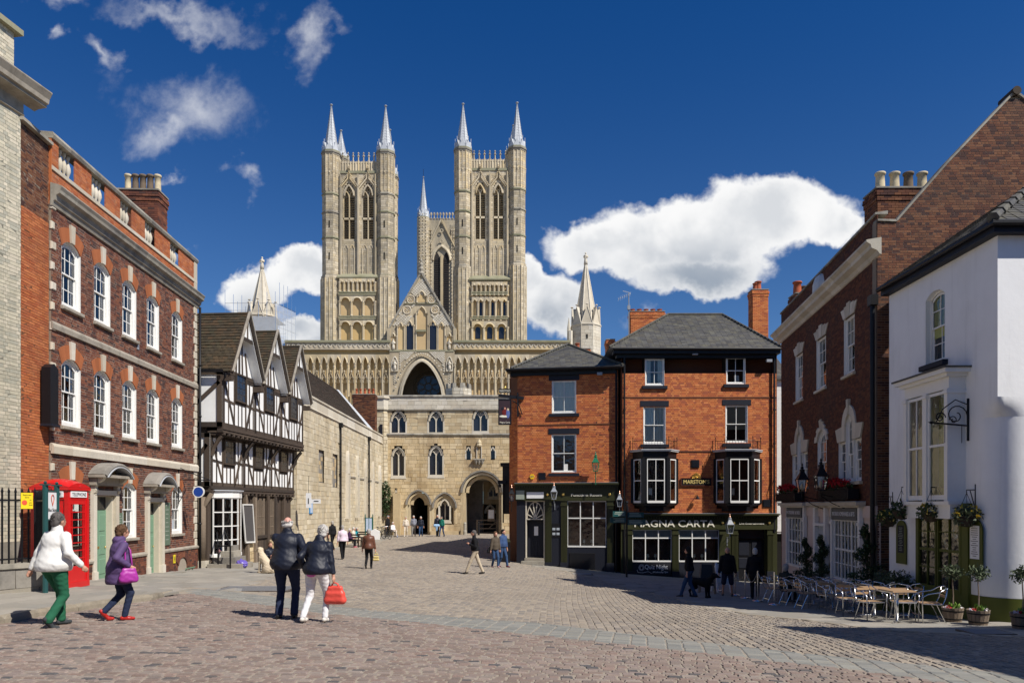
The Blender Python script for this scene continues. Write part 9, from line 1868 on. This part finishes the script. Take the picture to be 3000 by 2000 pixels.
for rot,glazed in((0,False),(PI/2,True),(PI,True),(-PI/2,True)):
 f=thing('x',None,None);bpy.data.objects.remove(f)
 q=MB()
 if not glazed:q.box(-a+.1,a-.1,-a+.04,-a+.07,.14,2.12);q.box(-a+.16,a-.16,-a+.02,-a+.045,.3,1.95)
 else:
  q.box(-a+.1,a-.1,-a+.03,-a+.08,.14,.52);q.box(-a+.1,a-.1,-a+.03,-a+.08,2.0,2.12)
  for x in(-a+.13,-a+.22,a-.22,a-.13):q.box(x-.012-(.02 if abs(x)>.3 else 0),x+.012+(.02 if abs(x)>.3 else 0),-a+.03,-a+.07,.52,2.0)
  for k in range(1,8):z=.52+1.48*k/8;q.box(-a+.1,a-.1,-a+.035,-a+.065,z-.013,z+.013)
 pn=mk('door' if rot==PI/2 else 'side_panel',q,red_paint,kq,rz=rot)
 if glazed:
  for k in range(8):q=MB();z=.52+1.48*k/8;q.add([(-a+.1,-a+.05,z),(a-.1,-a+.05,z),(a-.1,-a+.05,z+.185),(-a+.1,-a+.05,z+.185)],[(0,1,2,3)]);mk('pane',q,GLASS,pn)
 else:q=MB();q.box(-.1,.06,-a+.01,-a+.02,1.35,1.75);mk('pane',q,lattice_dark,pn)
 q=MB();q.box(-.33,.33,-a-.0,-a+.02,2.17,2.31);op=mk('opal_sign',q,letter_white,kq,rz=rot);text(op,'TELEPHONE',letter_black,0,2.20,.085,-a-.002,wid=.58,ext=.002)
 q=MB();q.prism(seg(0,2*a*1.04,2.395,.112,10)[::-1],-a*1.04,-a*1.0);mk('pediment',q,red_paint,kq,rz=rot)
 q=MB();q.ball((0,-a*1.045,2.43),.05,.012,.035);mk('crown',q,red_paint,kq,rz=rot)
q=MB();q.box(-.25,.2,.3,.38,1.0,1.8);mk('telephone',q,lead_dark,kq)
Rw=Fr((-12.2,13.0),(-10.22,16.3));rw=Rw.root('railings','black iron railings on a low stone wall in front of the buff brick building','railings');L=Rw.L
masonry('stone_block',rw,stone_grey,mortar_mid,holes(L,0,2,[]),-.25,.60,.95,.42,.01,.02,.004,'st',singles=20,wall_name='dwarf_wall')
q=MB();q.box(0,L,.03,.4,-.3,.6);mk('wall_core',q,stone_grey,rw);q=MB();q.box(-.05,L+.04,-.06,.44,.6,.70);mk('wall_coping',q,stone_grey,rw)
q=MB();q.box(0,L,.15,.18,.78,.81);q.box(0,L,.15,.18,2.02,2.06);mk('rail',q,black_paint,rw)
n=int(L/.13)
for i in range(n+1):
 s_=.03+i*.13;q=MB();q.tube([(s_,.165,.7),(s_,.165,2.2),(s_,.165,2.22),(s_,.165,2.32)],[.021,.021,.03,.003],5);mk('railing_bar',q,black_paint,rw)
Rr=Fr((-10.22,16.3),(-11.6,17.8));r2=Rr.root('side_railings','short return of black railings running back to the buff brick building','railings');q=MB();q.box(0,Rr.L,-.4,-.0,-.3,.66);mk('dwarf_wall',q,stone_grey,r2)
for i in range(15):s_=.05+i*.135;q=MB();q.tube([(s_,-.2,.66),(s_,-.2,2.2),(s_,-.2,2.32)],[.021,.021,.003],5);mk('railing_bar',q,black_paint,r2)
q=MB();q.box(0,Rr.L,-.22,-.18,2.02,2.06);mk('rail',q,black_paint,r2)
s0,z0=Rw.at(82,1466,.05);t=thing('parking_sign','yellow Restricted Zone sign with a red disc fixed to the railings','sign',Rw.W(s0,.0,z0),Rw.rz)
q=MB();q.box(-.12,.12,-.01,.01,-.17,.17);mk('plate',q,mat('sign_yellow',(.80,.62,.02),bump=0),t);text(t,'Restricted',letter_black,0,.11,.03,-.012,ext=.001);text(t,'Zone',letter_black,0,.06,.03,-.012,ext=.001)
for i,w__ in enumerate(('At','any','time')):text(t,w__,letter_black,.07,-.0-.05*i,.028,-.012,ext=.001)
q=MB();q.ball((-.05,-.012,-.04),.055,.004,.055,14);mk('red_disc',q,mat('sign_red',(.75,.10,.05),bump=0),t)
bs_=thing('bus_stop','dark teal bus stop frame with a white Bus Stop panel beside the red telephone box','bus stop',(-9.82,15.8,gl(-9.82,15.8)))
for x,y in((0,0),(-.11,.58)):q=MB();q.tube([(x,y,0),(x,y,2.28)],.055,10);q.box(x-.09,x+.09,y-.05,y+.05,2.27,2.3);q.ball((x,y,2.33),.035,n=8);mk('post',q,teal,bs_)
th_=math.atan2(.58,-.11)
for z0,z1,nm in((1.56,2.14,'sign_panel'),(.25,.75,'lower_panel')):
 q=MB();q.box(.06,.54,-.015,.015,z0,z1);pn=mk(nm,q,letter_white,bs_,rz=th_,loc=(0,0,0));q=MB();q.box(.04,.56,-.025,.025,z0-.03,z0);q.box(.04,.56,-.025,.025,z1,z1+.03);mk('panel_rail',q,teal,pn)
 if nm=='sign_panel':text(pn,'Bus Stop',letter_black,.32,1.72,.075,-.02,wid=.42,ext=.001);q=MB();q.tube([(.32+.07*math.cos(k*PI/8),-.02,2.0+.075*math.sin(k*PI/8))for k in range(-1,10)]+[(.32,-.02,1.84)],.010,4,closed=True);mk('pin_symbol',q,mat('brick_red_ink',(.5,.12,.08),bump=0),pn)
t=thing('hanging_board','white information sign with arrow hanging from the timber-framed house end','sign',T.W(LT-.2,-.25,2.2));q=MB();q.box(-.0,.26,-.03,.03,-.35,.42);q.box(.26,.75,-.02,.02,-.12,.1);bd=mk('board',q,letter_white,t);q=MB();q.box(.1,.15,-.035,-.03,-.15,.15);q.box(.4,.65,-.025,-.02,-.03,.02);mk('lettering',q,letter_black,bd);q=MB();q.tube([(.13,0,.42),(.13,0,1.3)],.012,4);mk('hanger',q,black_paint,t)
bb=mat('bright_blue_paint',(.02,.22,.50),bump=0);px_=mat('pale_poster',(.45,.55,.70),bump=0)
for px,py,w2,h2,lab,off in((911.5,1488,.26,.62,'blue framed notice case on the stone hall wall',.05),(838,1503,.36,.42,'small blue notice frame at the near end of the stone hall',.0)):
 if off:s_,z=S_.at(px,py,.05);pos=S_.W(s_,-.04,z);rz_=S_.rz
 else:p=ray(px,py,39.3);pos=tuple(p);rz_=0
 t=thing('notice_case',lab,'sign',pos,rz_);k=2.3 if off else 1;q=MB();q.box(-w2*k/2,w2*k/2,-.03,.03,-h2/2,h2/2);mk('case',q,bb,t);q=MB();q.box(-w2*k*.4,w2*k*.4,-.035,-.03,-h2*.42,h2*.42);mk('poster',q,px_,t)
x,y=(1081-CX)/F*50,50;t=thing('information_stand','green glazed information stand with a white box beside the bicycles','sign',(x,y,g1(x,y)));GR=mat('park_green',(.015,.09,.06),rough=.4,bump=0)
for e in(-.25,.25):q=MB();q.tube([(e,0,0),(e,0,2.05),(e,0,2.15)],[.04,.04,.01],6);mk('post',q,GR,t)
q=MB();q.box(-.25,.25,-.04,.04,.95,1.9);cs_=mk('case',q,GR,t);q=MB();q.box(-.2,-.02,-.05,-.04,1.0,1.85);q.box(.02,.2,-.05,-.04,1.0,1.85);mk('poster',q,px_,cs_);q=MB();q.prism([(.1,.45),(.75,.45),(.75,1.0),(.42,1.15),(.1,1.0)],-.3,-.1);mk('white_box',q,letter_white,t)
def bike(label,px,Y,rz_):
 x=(px-CX)/F*Y;t=thing('bicycle',label,'bicycle',(x,Y,g1(x,Y)),rz_,'bicycles leaning together by the corner of the hall')
 for wx in(-.5,.5):q=MB();q.tube([(wx+.33*math.cos(k*PI/10),0,.34+.33*math.sin(k*PI/10))for k in range(20)],.02,5,closed=True);wh=mk('wheel',q,black_paint,t);q=MB();[q.tube([(wx,0,.34),(wx+.32*math.cos(k*PI/5),0,.34+.32*math.sin(k*PI/5))],.004,3)for k in range(10)];mk('spokes',q,steel,wh)
 q=MB();[q.tube([a_,b_],.016,5)for a_,b_ in(((-.5,0,.34),(-.05,0,.3)),((-.05,0,.3),(-.2,0,.85)),((-.2,0,.8),(.35,0,.85)),((-.05,0,.3),(.36,0,.78)),((.5,0,.34),(.34,0,.95)),((-.5,0,.34),(-.19,0,.78)))];mk('frame',q,black_paint,t);q=MB();q.tube([(.3,-.25,1.0),(.36,0,.97),(.3,.25,1.0)],.014,5);mk('handlebar',q,steel,t);q=MB();q.ball((-.22,0,.9),.13,.07,.04);mk('saddle',q,black_paint,t)
for px,Y,rz_,lb in((1112,60.0,.9,'left bicycle of the three by the corner of the stone hall'),(1122,59.2,1.1,'middle bicycle of the three by the corner of the stone hall'),(1133,58.5,2.2,'right bicycle turned towards the seated woman')):bike(lb,px,Y,rz_)
t=thing('timber_barrier','pale timber barrier with a white notice board inside the carriage arch','barrier',((1430-CX)/F*68,68,-.55));q=MB()
for z in(.45,.85,1.2):q.box(-1.0,.9,-.03,.03,z,z+.09)
q.bar((.0,0,.45),(.8,0,1.2),.08);mk('rails',q,oak_pale,t);q=MB();q.box(-.05,.6,-.1,-.04,1.15,2.25);nb=mk('board_frame',q,oak_pale,t);q=MB();q.box(.03,.52,-.12,-.1,1.4,2.17);mk('notice_sheet',q,letter_white,nb)
for x in(-1.0,.85):q=MB();q.box(x-.06,x+.06,-.06,.06,0,1.3);mk('post',q,oak_pale,t)
t=thing('black_post','short black post at the left side of the carriage arch','bollard',(es(1404)+E.o.x,64.8,-.6));q=MB();q.lathe([(.1,0),(.1,1.1),(.12,1.15),(0,1.25)],(0,0,0),8);mk('post',q,black_paint,t)
q=MB();leaves(q,(0,0,1.6),(.5,.4,1.6),700,.12,seed=5);mk('ivy',q,leaf_dark,None,'green ivy climbing in the gap between stone hall and gatehouse','plant',loc=(ray(1131,1500,65.4).x,65.3,1.0),kind='stuff')
t=thing('litter_bin','dark litter bin against the lane side of the pub corner','bin',(-.35,41.0,g1(-.35,41)));q=MB();q.box(-.25,.25,-.25,.25,0,1.1);mk('bin_body',q,black_paint,t);q=MB();q.lathe([(.38,1.1),(.3,1.25),(0,1.35)],(0,0,0),4,ph=PI/4);mk('bin_lid',q,green_black,t)
for(px,py),lab,w2,d2 in(((752,1726),'rusty iron manhole cover at the edge of the tan setts',.95,.55),((1705,1682),'small iron drain grating in front of the low pub block',.5,.3),((2888,1853),'iron drain cover in the right pavement near the tubs',.42,.3)):
 x,y=G(px,py);t=thing('manhole_cover',lab,'drain cover',(x,y,g1(x,y)+.03));q=MB();q.box(-w2,w2,-d2,d2,-.03,.0);mk('frame',q,mat('rusty_iron',(.12,.10,.085),rough=.6,stain=.4,ss=4),t);q=MB();[q.box(-w2+.06,w2-.06,-d2+.05+k*(2*d2-.1)/6,-d2+.08+k*(2*d2-.1)/6,0,.006)for k in range(7)];mk('tread',q,lead_dark,t)['kind']='stuff'
x,y=(1836-CX)/F*36.2,36.2;t=thing('signpost','dark green fingerpost with four pointing boards before the join of the pub blocks','signpost',(x,y,g1(x,y)));q=MB();q.tube([(0,0,0),(0,0,3.55)],.05,8);q.ball((0,0,3.6),.08);mk('post',q,black_paint,t)
for i,(sx__,z,L_,r_)in enumerate(((-1,2.75,.8,0),(-1,3.05,.75,.35),(1,2.65,.9,-.1),(1,3.0,.85,.15),(1,3.3,.3,1.2))):
 q=MB();q.prism([(0,-.13),(sx__*L_,-.13),(sx__*L_,.13),(0,.13)][::sx__],-.02,.02);f=mk('finger_board',q,teal,t,rz=r_,loc=(0,0,z));q=MB();[q.box(*sorted((sx__*.12,sx__*L_*R.uniform(.6,.9))),-.024,-.02,-.08+.07*k,-.05+.07*k)for k in range(3)];mk('lettering',q,letter_dim,f)
for px,Y,lab,m_,rz_ in((2072,28.5,'leaning timber A-board easel beside the black dog',oak_pale,-.3),(2112,29.3,'pale leaning menu board behind the first barrier post',letter_white,.3)):
 x=(px-CX)/F*Y;t=thing('a_board',lab,'sign board',(x,Y,g1(x,Y)),rz_);q=MB();q.bar((-.3,-.25,0),(-.22,0,1.15),.06);q.bar((.3,-.25,0),(.22,0,1.15),.06);q.bar((-.28,.25,0),(-.22,0,1.15),.04);q.bar((.28,.25,0),(.22,0,1.15),.04);q.bar((-.27,-.17,.4),(.27,-.17,.4),.05);mk('easel_frame',q,m_,t);q=MB();q.add([(-.26,-.19,.3),(.26,-.19,.3),(.21,-.02,1.1),(-.21,-.02,1.1)],[(0,1,2,3)]);mk('board_face',q,m_ if m_ is letter_white else black_paint,t)
posts=[(2102,1734,29.5),(2154,1745,27.6),(2183,1757,26.0),(2220,1767,24.2),(2269,1780,22.3)];pp=[]
rope_m=fab('grey_rope',(.32,.31,.29))
for i,(px,py,Y)in enumerate(posts):
 x=(px-CX)/F*Y;z=g1(x,Y);pp.append(Vector((x,Y,z+.95)));t=thing('barrier_post','slim steel rope post, '+('farthest left of the five, by the pale menu board','second of the five, behind the bald man','third of the five rope posts','fourth of the five, in front of the white-haired man','nearest of the five rope posts, before the cafe tables')[i],'barrier post',(x,Y,z),0,'rope barrier posts outside the cafe')
 q=MB();q.lathe([(.19,.01),(.17,.03),(.04,.05),(0,.06)],(0,0,.02),16);mk('base',q,steel,t,smooth=True);q=MB();q.tube([(0,0,.03),(0,0,1.0)],.026,8);mk('pole',q,stone_pale if 0 else steel,t)
for i in range(4):
 a_,b_=pp[i],pp[i+1];q=MB();q.tube([a_.lerp(b_,k/10)-Vector((0,0,.34*math.sin(PI*k/10)))-a_ for k in range(11)],.014,5);mk('rope',q,rope_m,None,'drooping rope between the %s pair of barrier posts'%('farthest','second','third','nearest')[i],'rope','ropes of the cafe barrier',loc=a_)
def cafe_table():
 t=thing('cafe_table',None,'table');q=MB();q.box(-.28,.28,-.28,.28,.715,.73)
 for i in range(8):q.box(-.27,.27,-.275+i*.069,-.215+i*.069,.73,.742)
 mk('tabletop',q,table_top_m,t);q=MB();q.box(-.295,.295,-.295,.295,.695,.716);mk('table_rim',q,steel,t);q=MB();q.tube([(0,0,.06),(0,0,.7)],.035,10);mk('pedestal',q,steel,t,smooth=True)
 q=MB();[q.bar((0,0,.05),(.3*math.cos(k*PI/2+PI/4),.3*math.sin(k*PI/2+PI/4),.02),.06,.035)for k in range(4)];mk('foot',q,steel,t);return t
def cafe_chair():
 t=thing('cafe_chair',None,'chair');r_=.0135
 for e in(-1,1):
  q=MB();q.tube([(e*.25,-.24,0),(e*.26,-.25,.42),(e*.27,-.24,.60),(e*.27,-.14,.66),(e*.26,.1,.70),(e*.22,.24,.79),(0,.29,.83)],r_,6);mk('arm_loop',q,steel,t,smooth=True)
  q=MB();q.tube([(e*.2,.26,0),(e*.2,.12,.3),(e*.21,.06,.43)],r_,6);mk('rear_leg',q,steel,t);q=MB();q.tube([(e*.21,-.24,.44),(e*.21,.18,.43),(e*.2,.24,.55),(e*.19,.28,.80)],r_,6);mk('seat_tube',q,steel,t,smooth=True)
 for i in range(5):q=MB();q.box(-.22,.22,-.22+i*.082,-.155+i*.082,.44,.452);mk('seat_slat',q,table_top_m,t)
 for z in(.58,.68):q=MB();q.box(-.19,.19,.245,.262,z,z+.055);mk('back_slat',q,table_top_m,t)
 q=MB();q.tube([(-.21,-.24,.44),(.21,-.24,.44)],r_,6);q.tube([(-.2,.2,.1),(.2,.2,.1)],.01,5);mk('cross_tube',q,steel,t);return t
T0,C0=cafe_table(),cafe_chair();tabs=[(2628,16.9),(2562,18.2),(2500,19.5),(2440,21.0),(2385,22.6),(2335,24.3)]
ordn=('nearest','second','third','fourth','fifth','farthest');uT,uC=False,False
for i,(px,Y)in enumerate(tabs):
 x=(px-CX)/F*Y;z=g1(x,Y)+.01;lb='square cafe table on a steel pedestal, %s from the camera in the row'%ordn[i]
 if not uT:T0.location=(x,Y,z);T0.rotation_euler.z=.1;props(T0,lb,None,'cafe tables in front of the dark brick house');uT=True
 else:dup(T0,(x,Y,z),.1*R.uniform(-1,2),lb,'cafe tables in front of the dark brick house')
 for k,(dx_,dy_,rr_,wd_)in enumerate(((.78,.05,-PI/2-.2,'on its right side'),(-.35,.62,.25,'at its far left corner'),(.42,.66,-.15,'at its far right corner'),(-.75,.1,PI/2+.3,'on its left side'))):
  if k==3 and i<3:continue
  cx_,cy_=x+dx_+R.uniform(-.06,.06),Y+dy_+R.uniform(-.06,.06);cz_=g1(cx_,cy_)+.01;lb='aluminium armchair %s of the %s cafe table'%(wd_,ordn[i])
  lb='aluminium armchair at the %s cafe table, %s'%(ordn[i],wd_)
  if not uC:C0.location=(cx_,cy_,cz_);C0.rotation_euler.z=rr_;props(C0,lb,None,'aluminium cafe chairs');uC=True
  else:dup(C0,(cx_,cy_,cz_),rr_+R.uniform(-.25,.25),lb,'aluminium cafe chairs')
for px,Y,lab,s_ in((2362,29.0,'dark spiral topiary in a pot left of the shop door',1.0),(2408,27.0,'dark spiral topiary in a pot right of the shop door',1.05),(2540,22.6,'tall dark spiral topiary nearest to the drainpipe',1.15)):
 x=(px-CX)/F*Y;t=thing('spiral_topiary',lab,'topiary',(x,Y,g1(x,Y)));t.scale=(s_,)*3;q=MB();q.lathe([(.2,0),(.26,.42),(.24,.42),(.2,.38)],(0,0,0),4,ph=PI/4);mk('pot',q,black_paint,t);q=MB();q.tube([(0,0,.3),(0,0,1.9)],.03,5);mk('trunk',q,oak,t)
 q=MB();n=46
 for k in range(n):f=k/(n-1);a=f*PI*5.2;rr_=.30*(1-f)+.10;leaves(q,(rr_*.6*math.cos(a),rr_*.6*math.sin(a),.5+1.55*f),(rr_*.95,rr_*.95,.15),60,.04,seed=k)
 mk('foliage',q,leaf_dark,t)['kind']='stuff'
for px,Y,lab,bx in((2596,20.8,'shrub in an olive green box planter by the drainpipe',True),(2640,20.2,'round olive shrub in front of the left menu board',True)):
 x=(px-CX)/F*Y;t=thing('planter',lab,'planter',(x,Y,g1(x,Y)));q=MB();q.box(-.24,.24,-.24,.24,0,.5);mk('box',q,olive,t);q=MB();leaves(q,(0,0,.85),(.36,.36,.3),520,.05,seed=int(px),shell=.2);mk('foliage',q,leaf_olive,t)['kind']='stuff'
for px,py,Y,lab,sd in((2791,1812,17.2,'small olive tree in a shaded barrel tub before the olive shopfront',1),(2866,1822,16.4,'small olive tree in a sunlit half barrel with red and white flowers',2),(2996,1838,15.5,'olive tree in a half barrel at the right edge of the picture',3)):
 x=(px-CX)/F*Y;t=thing('barrel_tub',lab,'planter',(x,Y,g1(x,Y)));n=16
 for k in range(n):
  a0,a1=2*PI*k/n+.02,2*PI*(k+1)/n-.02;q=MB();q.add([(.18*math.cos(a0),.18*math.sin(a0),0),(.18*math.cos(a1),.18*math.sin(a1),0),(.235*math.cos(a1),.235*math.sin(a1),.33),(.235*math.cos(a0),.235*math.sin(a0),.33),(.15*math.cos(a0),.15*math.sin(a0),.0),(.15*math.cos(a1),.15*math.sin(a1),.0),(.21*math.cos(a1),.21*math.sin(a1),.33),(.21*math.cos(a0),.21*math.sin(a0),.33)],[(0,1,2,3),(5,4,7,6),(3,2,6,7),(0,3,7,4),(1,5,6,2)]);mk('stave',q,oak_pale,t)
 q=MB();[q.lathe([(r_,z),(r_+.006,z+.03)],(0,0,0),18)for r_,z in((.225,.24),(.195,.06))];mk('iron_hoop',q,black_paint,t);q=MB();q.lathe([(.2,.26),(.0,.28)],(0,0,0),12);mk('soil',q,oak,t)
 q=MB();q.tube([(0,0,.25),(.02,.01,.6),(-.01,0,1.0)],[.02,.014,.012],6);mk('trunk',q,oak_pale,t);q=MB();leaves(q,(0,0,1.12),(.25,.25,.2),420,.042,seed=sd,shell=.15,up=.3);mk('crown',q,leaf_olive,t)['kind']='stuff'
 q=MB();leaves(q,(.03,0,.36),(.13,.13,.08),90,.04,seed=sd+5,up=1.0);mk('foliage',q,leaf_fresh,t)['kind']='stuff'
 for m_,ox in((petal_red,-.12),(petal_wht,.13),(petal_wht,-.18)):q=MB();leaves(q,(ox,-.06,.34),(.06,.06,.04),30,.03,seed=sd+7);mk('blossom',q,m_,t)['kind']='stuff'
print('objects',len(bpy.data.objects),'tris',sum(len(o.data.polygons)*2 for o in bpy.data.objects if o.type=='MESH'))
